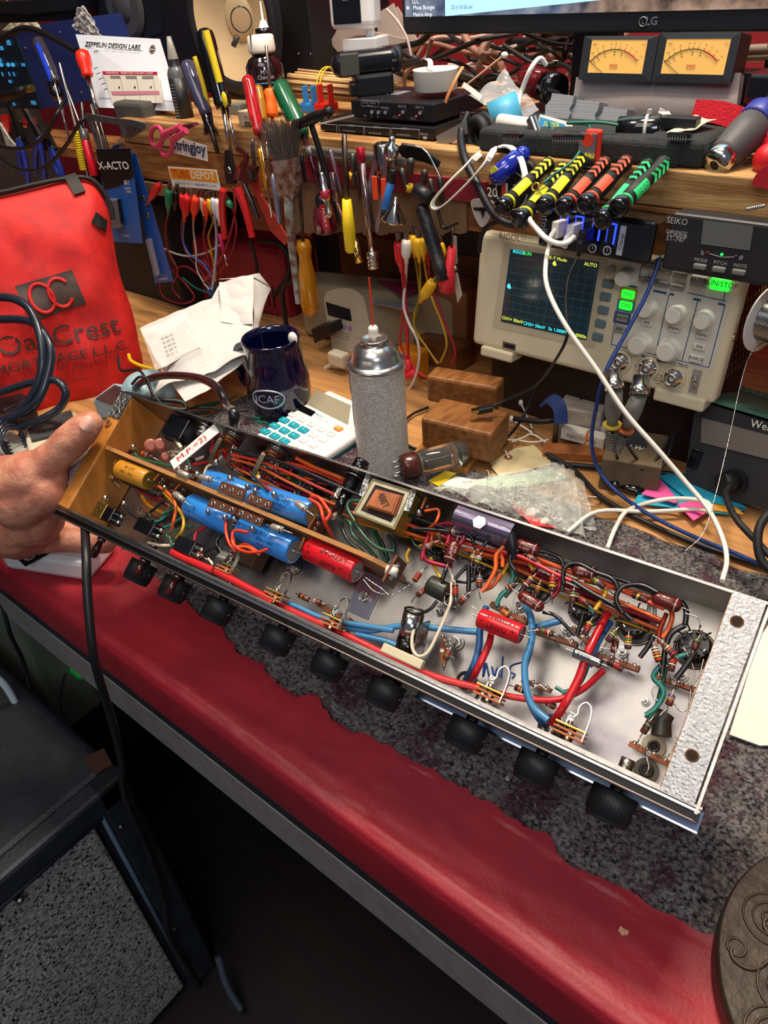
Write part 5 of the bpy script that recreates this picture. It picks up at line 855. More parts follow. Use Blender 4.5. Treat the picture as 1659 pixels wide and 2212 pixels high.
T('carton', 'brown cardboard carton with a black oval label behind the probes', 'box', mb=b); T('label_sticker', 'black oval label lettered PRO W on the brown carton', 'sticker', mb=B().lathe(az(1360, 962, .0452), az(1360, 962, .0462), [(0, .020), (1, .020)], INK, 30).text('PRO W', az(1360, 962, .0468), V((.99, -.05, 0)), V((.05, .99, 0)), .009, WHT, w=.034))
b = B(); pxbox(b, [(1205, 880), (1300, 895), (1225, 845)], .05, M('#b8aca0', .5, n=.2)); T('carton', 'pale printed paper packet behind the ceramic resistors', 'box', mb=b)
T('paper_clip', 'bent metal paper clip lying beside the clear bag', 'paper clip', mb=B().tube([az(*q, .003) for q in [(1268, 1072), (1294, 1075), (1298, 1084), (1290, 1090), (1262, 1088), (1258, 1080), (1280, 1078)]], .0007, CHR))
for k, (u, v, a) in enumerate(((560, 903, .3), (575, 900, .35), (568, 912, .3))): q = az(u, v, .004); d = V((cos(a), sin(a), 0))*.010; T('wire_offcut', 'short snippet of green wire insulation left of the calculator', 'wire', mb=B().rcyl(q-d, q+d, .0016, M('#1f9a72', .4)), group='green wire snippets left of the calculator')
for k, (lab, u, v, u2, v2) in enumerate([('cotton swab leaning among cables right of the wooden blocks', 1105, 840, 1135, 830), ('white swab stick under the oscilloscope', 1125, 870, 1150, 925), ('second white swab stick beside the resistor board', 1105, 905, 1150, 935)]):
    a, c = az(u, v, .02), az(u2, v2, .01); T('cotton_swab', lab, 'cotton swab', mb=B().tube([a, c], .0012, WHT).sph(a, .0035, WHT, sc=(1, 1, 1.4)))
# things under the bench
T('storage_tub', 'black plastic tub under the bench at far left', 'tub', mb=B().box((-1.28, .42, -.48), (.62, .36, .60), M('#0e1114', .35), bev=.02))
T('clip_bag', 'clear bag with bright green clips on the black tub under the bench', 'bag', dep(135, 1440, 1.25)); GC = M('#12c43c', .4)
P('pouch', B().sph(dep(120, 1415, 1.27), .035, M('#b8c4d8', .2, trans=.5), sc=(1, .8, .9))); P('green_clip', B().box(dep(115, 1425, 1.24), (.012, .02, .045), GC, bev=.004)); P('green_clip', B().box(dep(130, 1444, 1.23), (.035, .018, .014), GC, bev=.005)); P('green_clip', B().box(dep(168, 1450, 1.22), (.035, .018, .014), GC, bev=.005))
cable('cable', 'white cable with a blue plug hanging below the left end of the bench', D_((-30, 1450, 1.0), (10, 1480, 1.02), (45, 1540, 1.05), (66, 1590, 1.1), (72, 1615, 1.12)), .005, M('#b8c4cc', .4)); T('cable_plug', 'small blue plug on the white cable beside the amplifier cabinet', 'plug', mb=B().box(dep(56, 1606, 1.1), (.012, .012, .022), M('#2a5ab8', .4), bev=.002))
cable('cable', 'thin black wire dangling beside the amplifier cabinet', D_((0, 1290, .98), (22, 1370, 1.0), (50, 1430, 1.05), (70, 1520, 1.08), (76, 1600, 1.15)), .003, BLK); cable('cable', 'fine black wire hanging from the green clips', D_((140, 1455, 1.2), (132, 1490, 1.2), (134, 1540, 1.2), (160, 1565, 1.2)), .0015, BLK)
T('beige_bin', 'greenish grey bin partly seen at the left edge under the bench', 'bin', mb=B().box((-1.08, .26, -.30), (.24, .08, .34), M('#5d6558', .5), bev=.01))
b = B().lathe(dep(505, 1830, 1.55), dep(448, 1895, 1.55), [(0, .008), (.1, .016), (.45, .013), (.55, .005), (1, .004)], M('#3a3634', .5), 16); T('screwdriver', 'grey-handled screwdriver lying on the dark floor under the bench', 'screwdriver', mb=b)
cable('cable', 'pair of thin cables on the floor beside the amplifier cabinet', D_((470, 2065, 1.2), (490, 2130, 1.2), (520, 2180, 1.2)), .006, M('#39444e', .5))
# ================================================================ shelf board, oscilloscope, hub, tuner, things under the shelf
SY, SZ = .838, .345
T('shelf', 'rough wooden shelf board running along the back of the bench, carrying stickers and gear', 'shelf', (-.5, SY, 0)); XL = -1.30
PLY = M('#c39a63', .6, n=.4, ns=8, h2='#8f6236', bump=.4, bs=40, st=(1.2, 6, 14)); PLY2 = M('#a9703c', .6, n=.4, ns=9, h2='#7c4c28', bump=.3, bs=50, st=(1.2, 6, 14))
P('top_board', B().box(((XL+.5)/2, SY+.26, SZ-.019), (.5-XL, .52, .038), PLY, bev=.002)); P('front_board', B().box(((XL+.5)/2, SY+.012, SZ-.068), (.5-XL, .022, .058), PLY2, bev=.002))
P('side_board', B().box((-1.9, SY+.10, .262), (1.2, .12, .018), PLY2)); 
for x in (XL+.03, .45): P('post', B().box((x, 1.30, .163), (.04, .06, .325), PLY2))
# scope
O = ay(1019, 742, .80); T7 = radians(7); fr = Fr(O, (1, 0, 0), (0, sin(T7), cos(T7))); g = fr.px; l = fr.l; SCW = l(1543, 869)[0]; SCH = l(1041, 500)[1]
T('oscilloscope', 'cream digital oscilloscope with a dark screen and two glowing green channel keys', 'oscilloscope', O); SCC = M('#cfc4a6', .42); SCP = M('#c3bfb2', .45); SB = M('#26282c', .5)
b = B(); W_, H_ = SCW, SCH; b.box(fr.p(W_/2, H_/2, -.012), (W_, H_, .026), SCC, fr.ax(), bev=.007, seg=3); P('front_bezel', b)
b = B(); b.box(fr.p(W_/2, H_/2-.012, -.085), (W_-.012, H_-.044, .12), SB, fr.ax(), bev=.004)
for r in range(9):
    for k in range(7): q = fr.p(W_-.0055, .022+r*.011, -.035-k*.014-(r % 2)*.007); b.cyl(q, q+fr.ex*.0006, .0042, BLKG, seg=6)
P('rear_case', b); P('foot', B().box(fr.p(*l(1075, 764), -.01), (.05, .014, .03), SCC, fr.ax(), bev=.003)); P('foot', B().box(fr.p(*l(1468, 862), -.01), (.06, .016, .03), SCC, fr.ax(), bev=.003))
b = B(); Q = [g(u, v, .0012) for u, v in [(1088, 524), (1090, 533), (1308, 572), (1282, 752), (1072, 705)]]; b.prism([g(u, v, .0010) for u, v in [(1090, 522), (1312, 562), (1284, 753), (1064, 706)]], fr.ez*.0006, M('#b8ad92', .5)); P('screen_frame', b)
SCR = M('#10262e', .15, coat=.6, em=.35); b = B(); sp = [g(u, v, .0018) for u, v in [(1103, 538), (1295, 567), (1267, 735), (1082, 694)]]; b.prism(sp, fr.ez*.0004, SCR); P('display', b)
b = B(); GRD_ = M('#2c4a50', .5, em=.5); TL, TRr, BR, BL_ = [g(u, v, .0026) for u, v in [(1107, 556), (1288, 584), (1266, 718), (1088, 680)]]
for k in range(11): t = k/10; a = TL*(1-t)+TRr*t; c = BL_*(1-t)+BR*t; b.tube([a, c], .0002 if k != 5 else .0004, GRD_, 4, 1)
for k in range(9): t = k/8; a = TL*(1-t)+BL_*t; c = TRr*(1-t)+BR*t; b.tube([a, c], .0002 if k != 4 else .0004, GRD_, 4, 1)
P('graticule', b); b = B(); CY_, YE_, GR_ = M('#38e0e8', .5, em=1.6), M('#d8e04a', .5, em=1.5), M('#3ae05a', .5, em=1.5)
P('marker', B().cyl(g(1101, 618, .0024), g(1101, 618, .0027), .0032, CY_)); P('marker', B().cyl(g(1199, 569, .0024), g(1199, 569, .0027), .0028, YE_))
for s, u, v, h, m in (('RIGOL', 1121, 545, .0042, CY_), ('RUN', 1139, 548, .0042, GR_), ('X-Y', 1193, 557, .0042, YE_), ('Mode', 1214, 561, .0042, YE_), ('AUTO', 1276, 572, .0042, YE_), ('CH1= 50mV', 1107, 691, .0044, YE_), ('CH2= 50mV', 1154, 703, .0044, CY_), ('Sa 1.000M', 1204, 714, .0044, CY_), ('D-0.0000s', 1246, 724, .0044, YE_)): P('readout', B().text(s, g(u, v, .0024), fr.ex, fr.ey, h, m))
BB = M('#5c7078', .4)
for u, v in ((1314, 613), (1308, 641), (1303, 670), (1297, 699), (1291, 728)): P('soft_key', B().box(g(u, v, .002), (.0135, .0098, .005), BB, fr.ax(), bev=.0035, seg=4))
P('menu_button', B().cyl(g(1320, 583, 0), g(1320, 583, .005), .0048, M('#9b968a', .4)))
b = B(); b.prism([g(u, v, .0004) for u, v in [(1345, 556), (1585, 620), (1582, 640), (1538, 800), (1318, 748)]], fr.ez*.0012, M('#c9c5b8', .45)); P('control_panel', b)
b = B(); NV = M('#2a4a72', .5)
def ln(u1, v1, u2, v2, r): b.tube([g(u1, v1, .0018), g(u2, v2, .0018)], r, NV, 4, 1)
for q in ((1344, 615, 1320, 744, .0005), (1445, 636, 1416, 765, .0005), (1508, 648, 1473, 779, .0005), (1566, 660, 1531, 794, .0005), (1320, 744, 1531, 794, .0005), (1344, 615, 1376, 621, .0013), (1412, 628, 1440, 634, .0013), (1447, 635, 1456, 637, .0013), (1498, 646, 1514, 649, .0013), (1552, 656, 1566, 659, .0013), (1391, 553, 1380, 600, .0005), (1380, 600, 1480, 626, .0005), (1392, 553, 1500, 580, .0005), (1571, 610, 1562, 650, .0005), (1484, 632, 1568, 651, .0005), (1416, 777, 1440, 783, .001), (1386, 768, 1392, 770, .001)): ln(*q)
P('panel_lines', b); b = B()
for s, u, v, h in (('VERTICAL', 1393, 624, .0042), ('HORIZONTAL', 1478, 640, .0042), ('TRIGGER', 1538, 652, .0042), ('CH 1', 1344, 757, .004), ('CH 2', 1405, 772, .004), ('EXT TRIG', 1465, 787, .004), ('POSITION', 1411, 639, .0024), ('< POSITION >', 1471, 651, .0024), ('LEVEL', 1534, 662, .0024), ('SCALE', 1396, 710, .0024), ('< SCALE >', 1456, 724, .0024), ('Y', 1373, 790, .004), ('X', 1322, 774, .004)): b.ftext(fr, s, *l(u, v), h, NV, z=.0012)
for s, u, v in (('All inputs', 1427, 810), ('1M ohm//18pF', 1425, 816), ('300V RMS', 1424, 822), ('CAT I', 1422, 828)): b.ftext(fr, s, *l(u, v), .0022, INK, z=.0012)
b.ftext(fr, 'RIGOL', *l(1102, 512), .0075, M('#7c4630', .5), z=.0012, w=.030); b.ftext(fr, 'DS1052E', *l(1146, 516), .0048, M('#6a6a66', .5), z=.0012); b.ftext(fr, 'DIGITAL OSCILLOSCOPE', *l(1146, 524), .0018, M('#6a6a66', .5), z=.0012)
P('printed_markings', b)
KG = M('#8e8c84', .45); KLW = M('#d6d2c4', .45); GLO = M('#22e832', .4, em=1.5)
def skey(s, u, v, w, h, m, tm=INK): P('key', B().box(g(u, v, .0022), (w, h, .005), m, fr.ax(), bev=h*.35, seg=3).text(s, g(u, v, .0048), fr.ex, fr.ey, h*.42, tm), label='glowing green key' if m == GLO else None)
for a in (('Measure', 1402, 575, .016, .008, KG), ('Acquire', 1436, 584, .016, .008, KG), ('Storage', 1469, 592, .016, .008, KG), ('Cursor', 1395, 605, .016, .008, KG), ('Display', 1430, 613, .016, .008, KG), ('Utility', 1463, 620, .016, .008, KG), ('AUTO', 1510, 607, .019, .012, KG), ('RUN/STOP', 1556, 614, .021, .013, GLO), ('CH1', 1357, 636, .016, .010, GLO), ('CH2', 1352, 660, .016, .010, GLO), ('MATH', 1344, 687, .015, .009, KG), ('REF', 1338, 711, .015, .009, KG), ('OFF', 1397, 697, .013, .008, KLW), ('MENU', 1458, 710, .013, .008, KLW), ('MENU', 1517, 724, .014, .008, KLW), ('50%', 1511, 749, .014, .008, KLW), ('FORCE', 1504, 775, .015, .009, KLW)): skey(*a)
P('key_surround', B().box(g(1357, 636, .0016), (.021, .015, .002), M('#a8922e', .4), fr.ax(), bev=.0008)); P('key_surround', B().box(g(1352, 660, .0016), (.021, .014, .002), M('#2a7c8c', .4), fr.ax(), bev=.0008)); P('key_surround', B().box(g(1344, 687, .0016), (.020, .014, .002), M('#3a4878', .4), fr.ax(), bev=.0008))
for u, v, r in ((1354, 597, .0105), (1402, 664, .0105), (1463, 677, .0105), (1524, 689, .0105), (1385, 740, .0132), (1447, 754, .0132)):
    q = g(u, v, .001); P('knob', B().lathe(q, q+fr.ez*.016, [(0, r*1.08), (.12, r*1.08), (.14, r*.93), (.85, r*.88), (.97, r*.80), (1, r*.7)], KLW, 36, flute=.95))
for u, v in ((1342, 779), (1402, 793), (1457, 814)):
    q = g(u, v, .001); P('bnc_socket', B().cyl(q, q+fr.ez*.003, .013, SCC, seg=28).lathe(q+fr.ez*.002, q+fr.ez*.014, [(0, .0105), (.3, .0105), (.32, .0078), (1, .0074), (1, .005), (.4, .005)], CHR, 26, caps=False).cyl(q, q+fr.ez*.009, .003, WHT))
P('usb_port', B().box(g(1100, 747, .0005), (.020, .009, .002), STL, fr.ax()).box(g(1100, 748, .0015), (.015, .005, .002), BLKG, fr.ax())); P('probe_tab', B().box(g(1502, 824, .0008), (.010, .028, .002), KG, fr.ax()).box(g(1502, 817, .003), (.004, .006, .006), SOL, fr.ax()).box(g(1502, 831, .003), (.004, .006, .006), SOL, fr.ax()))
q = g(1577, 727, -.01); P('case_screw', B().lathe(q, q+fr.ex*.006, [(0, .005), (1, .004)], CHR, 16))
rbox('riser_box', 'dark wooden box carrying the oscilloscope above the bench', (-.37, .925, 0), (.30, .17, .098), M('#2a1a12', .6, n=.3), cat_='box')
# hub
hf = Fr(ay(1164, 529, .768), ay(1348, 562, .768)-ay(1164, 529, .768), ay(1156, 457, .772)-ay(1164, 529, .768)); hg = hf.px; HW = hf.l(1348, 562)[0]; HHh = .040
T('usb_hub', 'black powered usb hub with four blue-lit ports on the front edge of the shelf', 'usb hub', hf.o); b = B().box(hf.p(HW/2+.012, HHh/2, -.03), (HW+.03, HHh+.004, .060), BLKG, hf.ax(), bev=.005, seg=3); P('case', b)
b = B(); b.text('atolla', hg(1176, 487, .0003), -hf.ey, hf.ex, .0085, M('#b8bcc4', .4)); b.text('USB 3.0 HUB', hg(1166, 487, .0003), -hf.ey, hf.ex, .004, M('#8a8e96', .4)); P('printed_markings', b); b = B().box(hg(1342, 520, .0003), (.0065, .030, .0004), M('#c8ccd4', .4), hf.ax()); b.text('iCharge', hg(1342, 523, .0006), hf.ey, -hf.ex, .004, INK); P('charge_label', b)
BLU = M('#1a30ff', .4, em=5.)
for u, v in ((1217, 485), (1250, 489), (1287, 497), (1320, 505)): q = hg(u, v, .0008); P('port', B().box(q, (.0095, .021, .001), BLKG, hf.ax()).box(q+hf.ex*.0042, (.0014, .021, .0016), BLU, hf.ax()).box(q+hf.ey*.0100-hf.ex*.001, (.008, .0014, .0016), BLU, hf.ax()).box(q-hf.ex*.0042, (.0008, .018, .0014), BLU, hf.ax()))
for u, v in ((1219, 526), (1281, 536), (1313, 541)): q = hg(u, v, .0003); P('switch', B().cyl(q, q+hf.ez*.0015, .0062, BLK, seg=26).ring(q+hf.ez*.0018, hf.ez, .0042, .0007, M('#b8bcc4', .4), 22, 5).box(q+hf.ez*.0018+hf.ey*.001, (.0008, .003, .0006), M('#b8bcc4', .4), hf.ax()))
for k, (lab, u, v, m) in enumerate((('white usb plug in the left lit port of the hub', 1208, 494, WHT), ('white usb plug in the second lit port of the hub', 1240, 500, M('#d8d6de', .4)))):
    q = hg(u, v, .012); T('usb_plug', lab, 'plug', mb=B().box(q, (.0085, .0175, .022), m, hf.ax(), bev=.0012).tube([q+hf.ez*.010, q+hf.ez*.018-hf.ey*.006, q+hf.ez*.016-hf.ey*.014], .0028, m))
q = hg(1266, 512, .014); T('usb_plug', 'black usb plug in the third port of the hub', 'plug', mb=B().box(q, (.0085, .017, .026), BLK, hf.ax(), bev=.002).lathe(q+hf.ez*.012, dep(1250, 552, .80), [(0, .0045), (1, .0025)], BLK, 12))
q = dep(1386, 520, .825); T('usb_plug', 'blue usb plug at the right end of the hub', 'plug', mb=B().box(q, (.024, .016, .009), M('#2a6ca0', .3, coat=.4), hf.ax(), bev=.001).text('Y', q+hf.ez*.005, hf.ex, hf.ey, .007, WHT).lathe(q+V((.012, 0, 0)), dep(1422, 535, .80), [(0, .008), (.5, .006), (1, .003)], BLK, 14))
cable('usb_cable', 'short white cable bowing under the two white plugs of the hub', D_((1240, 512, .79), (1225, 524, .785), (1205, 526, .785), (1180, 515, .79), (1160, 495, .80), (1144, 475, .805), (1140, 460, .82)), .0030, WHT)
# seven hobby screwdrivers
KSW = {'y': ('#e0dc28', 'yellow'), 'o': ('#f0583c', 'orange-red'), 'g': ('#2ecc78', 'green')}
SD = [(1084, 449, 1193, 345, 'y', 'leftmost of the row'), (1123, 476, 1226, 352, 'y', 'lower one between two others'), (1174, 447, 1262, 341, 'y', 'with its end hidden by the flash drive'), (1217, 449, 1312, 345, 'o', 'just right of the yellow ones'), (1264, 443, 1359, 343, 'o', 'right one with a large coloured panel'), (1301, 476, 1404, 350, 'g', 'lower one beneath its neighbour'), (1336, 449, 1440, 345, 'g', 'rightmost, with white letters')]
G3 = M('#24241f', .6, n=.2, ns=500)
for k, (u1, v1, u2, v2, c_, lab) in enumerate(SD):
    m = M(KSW[c_][0], .45); a = ay(u1, v1, .742 if v1 < 460 else .735); c = ay(u2, v2, .842 if v1 < 460 else .85); n = (c-a).normalized(); L = (c-a).length; a -= n*.004
    T('screwdriver', f'black hobby screwdriver with {KSW[c_][1]} grip accents, {lab}', 'screwdriver', a, group='hobby screwdrivers above the hub')
    P('end_cap', B().lathe(a, a+n*.016, [(0, .0050), (.04, .0088), (.15, .0100), (.7, .0100), (.9, .0088), (1, .0080)], BLKG, 32).ring(a+n*.0002, n, .0048, .0008, BLK, 24, 6).ring(a+n*.0006, n, .0024, .0006, BLK, 18, 6))
    P('colour_ring', B().lathe(a+n*.016, a+n*.0195, [(0, .0083), (.5, .0088), (1, .0080)], m, 32)); r1, r2 = .0082, .0066
    P('grip', B().lathe(a+n*.0195, a+n*L, [(0, r1), (.3, .0088), (.55, .0074), (.8, r2), (.9, .0078), (.95, .0080), (.96, .0080, m), (1, .0060, m)], G3, 8 if False else 24, flute=.95))
    up = (CAM-(a+c)/2); up = (up-n*up.dot(n)).normalized(); sd = n.cross(up); up = (up+sd*(.4 if c_ == 'g' and 'white' in lab else -.2)).normalized(); sd = n.cross(up); b = B()
    def panel(t0, t1, wa, r, nn_=6):
        b.grid(lambda A, C: (lambda ang, t: a+n*(L*t)+(up*cos(ang)+sd*sin(ang))*(r+.0008))((A-.5)*wa, t0+(t1-t0)*C), nn_, 4, m, True, th=.0006)
    panel(.24, .50, 1.15, .0088); 
    for j in range(4):
        t0 = .58+j*.085; q0 = a+n*(L*t0)+up*(.0080+.0008); b.prism([q0-sd*.005, q0+n*.005, q0+sd*.005, q0+sd*.005+n*.004, q0+n*.009, q0-sd*.005+n*.004], up*.0006, m)
    P('coloured_inlay', b)
    if k == 6: P('lettering', B().text('TE-704  @1.5', a+n*(L*.38)+up*.0098, -n, -sd, .0042, INK, w=.022))
a, c = ay(1430, 372, .842), ay(1468, 346, .875); T('metal_pin', 'ribbed steel pin lying right of the green screwdriver ends', 'tool', mb=B().lathe(a, c, [(0, .0045), (.05, .0056), (.9, .0056), (1, .004)], M('#4a4744', .25, 1.), 18, flute=.88))
# tuner
tf = Fr(ay(1426, 582, .772), V((1, 0, 0)), V((0, .12, 1))); tg = tf.px; T('tuner', 'black chromatic tuner with a grey window standing on top of the oscilloscope', 'tuner', tf.o); TH = tf.l(1440, 456)[1]
b = B().box(tf.p(.088, TH/2, -.017), (.176, TH, .034), M('#1c1c1e', .45, bump=.1, bs=600), tf.ax(), bev=.004, seg=3); P('case', b); P('window', B().prism([tg(u, v, .0003) for u, v in [(1520, 476), (1628, 489), (1620, 541), (1514, 527)]], tf.ez*.0006, M('#5a5c58', .2, coat=.4)))
b = B(); TW = M('#a8a8a8', .5); b.ftext(tf, 'SEIKO', *tf.l(1463, 478), .0062, TW, w=.021); b.ftext(tf, 'CHROMATIC', *tf.l(1462, 502), .0034, TW, w=.022); b.ftext(tf, 'TUNER', *tf.l(1462, 509), .0034, TW, w=.022); b.ftext(tf, 'ST-747', *tf.l(1459, 517), .0048, TW)
for s, u, v in (('MODE', 1514, 562), ('PITCH', 1556, 568), ('NOTE', 1599, 574)): b.ftext(tf, s, *tf.l(u, v), .0034, TW)
b.ftext(tf, 'b', *tf.l(1518, 546), .005, TW); b.ftext(tf, '#', *tf.l(1601, 556), .005, TW); b.tube([tg(1532, 548, .0004), tg(1560, 556, .0004), tg(1588, 555, .0004)], .0003, TW, 4, 1); P('printed_markings', b)
for u, v in ((1512, 576), (1553, 582), (1596, 588)): P('button', B().box(tg(u, v, .002), (.013, .0055, .005), M('#6a6a66', .4), tf.ax(), bev=.0015))
for u, v, c_ in ((1528, 546, '#601414'), (1559, 550, '#18b048'), (1590, 554, '#401010')): P('indicator', B().sph(tg(u, v, .0006), .0016, M(c_, .3, em=1.5 if c_[1] == '1' else 0)))
T('bead_chain', 'short chain of silver beads lying on top of the tuner', 'chain', mb=(lambda b: ([b.sph(ay(1614+k*4, 452-k*.8, .79), .0018, CHR, seg=8, ring=6) for k in range(10)], b)[1])(B()))
# things hanging in the dark under the shelf
T('tool_case', 'dark red plastic housing with a slotted vent under the shelf left of the brush', 'machine', az(560, 770, 0)+V((0, .1, 0))); RM = M('#8a1a2a', .45, n=.2); vf = Fr(ay(505, 740, .90), V((.95, .1, 0)), V((0, .05, 1))); b = B().box(vf.p(.045, .11, -.05), (.24, .20, .10), RM, vf.ax(), bev=.015); P('housing', b)
b = B()
for r in range(2):
    for k in range(6): b.box(vf.p(.062+k*.013+r*.004, .115-r*.055, .0006), (.0045, .042, .001), M('#1c060a', .8), vf.ax(), bev=.0004)
P('vent', b); P('window', B().box(vf.p(-.03, .10, .0006), (.04, .05, .002), M('#3a4650', .2), vf.ax()))
T('dark_box', 'dark grey plastic box under the shelf behind the red bottle', 'box', mb=B().box(ay(735, 560, 1.02)+V((0, .05, -.01)), (.13, .1, .20), M('#2a2a30', .5), bev=.006))
T('power_meter', 'cream plug-in power meter with a dark display behind the spray can', 'power meter', az(760, 790, 0)+V((0, .04, 0))); pf = Fr(ay(722, 772, .86), V((.96, .14, 0)), V((.02, .22, 1))); l = pf.l; CW = M('#b8ac94', .5)
b = B().prism([pf.p(*q, -.0) for q in smooth_out([l(*p) for p in [(722, 775), (716, 740), (700, 650), (712, 628), (750, 622), (778, 635), (790, 660), (802, 770)]], 4)], -pf.ez*.035, CW); P('case', b); b = B(); b.prism([pf.px(*q, .0006) for q in [(704, 652), (756, 668), (760, 694), (709, 680)]], pf.ez*.0008, M('#15161a', .2)); P('display', b)
for k in range(5): P('button', B().cyl(pf.px(712+k*11, 696+k*3.2, 0), pf.px(712+k*11, 696+k*3.2, .002), .0036, M('#6a6474' if k < 4 else '#8a3a8a', .4), seg=16))
b = B(); 
for k in range(3): b.tube([pf.px(716, 712+k*6, .0004), pf.px(756, 723+k*6, .0004)], .0004, M('#5a5248', .5), 4, 1)
P('printed_lines', b)
T('power_strip', 'beige power outlet strip lying behind the mug and spray can', 'power strip', mb=B().box((-.80, .94, .052), (.30, .07, .10), M('#8f8468', .5), (V((.97, .24, 0)), V((-.24, .97, 0)), V((0, 0, 1))), bev=.012, seg=3).cyl(ay(627, 705, .885), ay(627, 705, .88), .006, M('#9a2038', .4)))
T('power_plug', 'black moulded power plug above the mug on the right', 'plug', mb=B().prism(Y(.84, (672, 712), (712, 702), (716, 722), (680, 742)), V((0, .03, 0)), BLK)); T('power_plug', 'cream plug with its cord between the mug and the spray can', 'plug', mb=B().box(ay(732, 775, .80), (.034, .02, .024), M('#c9bfa6', .5), bev=.004).tube(Y(.80, (722, 785), (705, 795), (690, 805)), .004, M('#c9bfa6', .5)))
T('paper_sheet', 'printed sheet lying on a brown box under the shelf', 'paper', mb=crump(D_((805, 655, 1.22), (905, 675, 1.17), (930, 630, 1.30), (830, 610, 1.32)), M('#8e8a90', .6), .003, 10, 3, 10, 10)); T('paper_sheet', 'magenta sheet lying on the printed sheet under the shelf', 'paper', mb=crump(D_((810, 605, 1.27), (870, 645, 1.18), (925, 620, 1.22), (870, 600, 1.3)), M('#94305e', .6), .003, 10, 8, 10, 10))
b = B().box((-.79, 1.12, .075), (.34, .22, .15), M('#7a4c2c', .6, n=.3, ns=20), bev=.004); T('carton', 'brown wooden box under the shelf behind the dangling leads', 'box', mb=b); b = B().box(ay(960, 700, .95)+V((.02, .04, -.02)), (.06, .10, .17), M('#8a5c38', .6, n=.3, ns=20), bev=.003); T('wood_post', 'vertical piece of brown wood behind the dangling red and yellow leads', 'wooden block', mb=b)
b = B().box(ay(890, 790, .86), (.048, .03, .062), M('#d8881c', .45), bev=.003); b.box(ay(868, 778, .843), (.022, .002, .026), WHT); T('orange_box', 'small orange carton with a pale label behind the spray can', 'box', mb=b)
rbox('black_box', 'black box in the dark under the shelf above the printed sheet', (-.66, 1.06, .15), (.20, .12, .06), M('#131316', .5), .1); rbox('storage_case', 'dark case on the bench behind the tote bag', (-1.45, .95, 0), (.4, .2, .20), M('#1c1a1c', .6), 0)
for k, (lab, pts, r, c_) in enumerate([('thick black cable hanging under the shelf above the mug', Y(.86, (640, 515), (668, 550), (655, 600), (612, 620), (615, 680), (622, 720)), .0045, BLK), ('black cable arching under the shelf beside the red housing', Y(.9, (560, 520), (600, 525), (625, 560), (620, 600), (590, 640)), .0045, BLK), ('black wire hanging from the right pliers', Y(.84, (540, 520), (552, 560), (556, 600)), .003, BLK)]): cable('cable', lab, pts, r, c_)
T('plastic_tub', 'clear grey plastic wrapping under the blister packs', 'wrapping', mb=crump(Y(.86, (305, 690), (395, 660), (365, 625), (330, 640)), M('#6a6460', .3, trans=.3), .008, 22, 2, 14, 14))
for k in range(6): a = ay(262+k*14, 590+k*6, .93); T('marker_pen', 'dark marker pen standing in the shadow behind the blister packs', 'pen', mb=B().rcyl(a, a+V((.01, 0, .09)), .006, M(['#1c3a2a', '#16161a', '#1f5a38', '#30241e', '#1a4a56', '#222226'][k], .4)), group='marker pens behind the blister packs')
# ================================================================ things standing on the shelf
def fb(y, u0, v0, u1, v1):                      # axis-aligned front rectangle at plane y from two pixels (top-left, bottom-right)
    a, c = ay(u0, v0, y), ay(u1, v1, y); return a.x, a.z, c.x, c.z
def bbox(b, y, u0, v0, u1, v1, d, m, bev=.002, down=None):
    x0, z1, x1, z0 = fb(y, u0, v0, u1, v1); z0 = down if down is not None else z0
    b.box(((x0+x1)/2, y+d/2, (z0+z1)/2), (abs(x1-x0), d, abs(z1-z0)), m, bev=bev); return Fr((x0, y, z0), (1, 0, 0), (0, 0, 1)), abs(x1-x0), abs(z1-z0)
DKB = M('#17191f', .45)
# monitor
o = ay(870, 75, 1.0); mf = Fr(o, (1, 0, 0), (0, 0, 1)); mp_ = mf.px; T('monitor', 'large computer monitor with a black lower bezel at the top right', 'monitor', V((o.x+.26, 1.0, SZ))); MW, MH = .56, .34
b = B().box(mf.p(MW/2, MH/2, -.014), (MW, MH, .028), DKB, mf.ax(), bev=.003); P('bezel', b)
m = bpy.data.materials.new('screen_image'); m.use_nodes = True; nt = m.node_tree; N = nt.nodes.new; L = nt.links.new; bs_ = nt.nodes['Principled BSDF']; bs_.inputs['Roughness'].default_value = .25; bs_.inputs['Base Color'].default_value = (.01, .01, .01, 1)
co = N('ShaderNodeTexCoord'); sp = N('ShaderNodeSeparateXYZ'); L(co.outputs['Object'], sp.inputs[0]); nz = N('ShaderNodeTexNoise'); nz.inputs['Scale'].default_value = 30; nz.inputs['Detail'].default_value = 8; L(co.outputs['Object'], nz.inputs['Vector'])
r1 = N('ShaderNodeValToRGB'); e = r1.color_ramp.elements; e[0].position = .38; e[0].color = lin('#3a4a66'); e[1].position = .62; e[1].color = lin('#8a94a6'); L(nz.outputs['Fac'], r1.inputs['Fac']); r2 = N('ShaderNodeValToRGB'); e = r2.color_ramp.elements; e[0].position = .4; e[0].color = lin('#4a3a34'); e[1].position = .6; e[1].color = lin('#b0907a'); L(nz.outputs['Fac'], r2.inputs['Fac'])
mr = N('ShaderNodeMapRange'); mr.inputs['From Min'].default_value = -.02; mr.inputs['From Max'].default_value = .05; L(sp.outputs['X'], mr.inputs['Value']); mx = N('ShaderNodeMix'); mx.data_type = 'RGBA'; L(mr.outputs[0], mx.inputs[0]); L(r1.outputs['Color'], mx.inputs[6]); L(r2.outputs['Color'], mx.inputs[7]); L(mx.outputs[2], bs_.inputs['Emission Color']); bs_.inputs['Emission Strength'].default_value = 1.0
zb = mf.l(870, 44)[1]; P('screen', B().box(mf.p(MW/2, (MH+zb)/2, .0004), (MW-.014, MH-zb-.008, .001), m, mf.ax()))
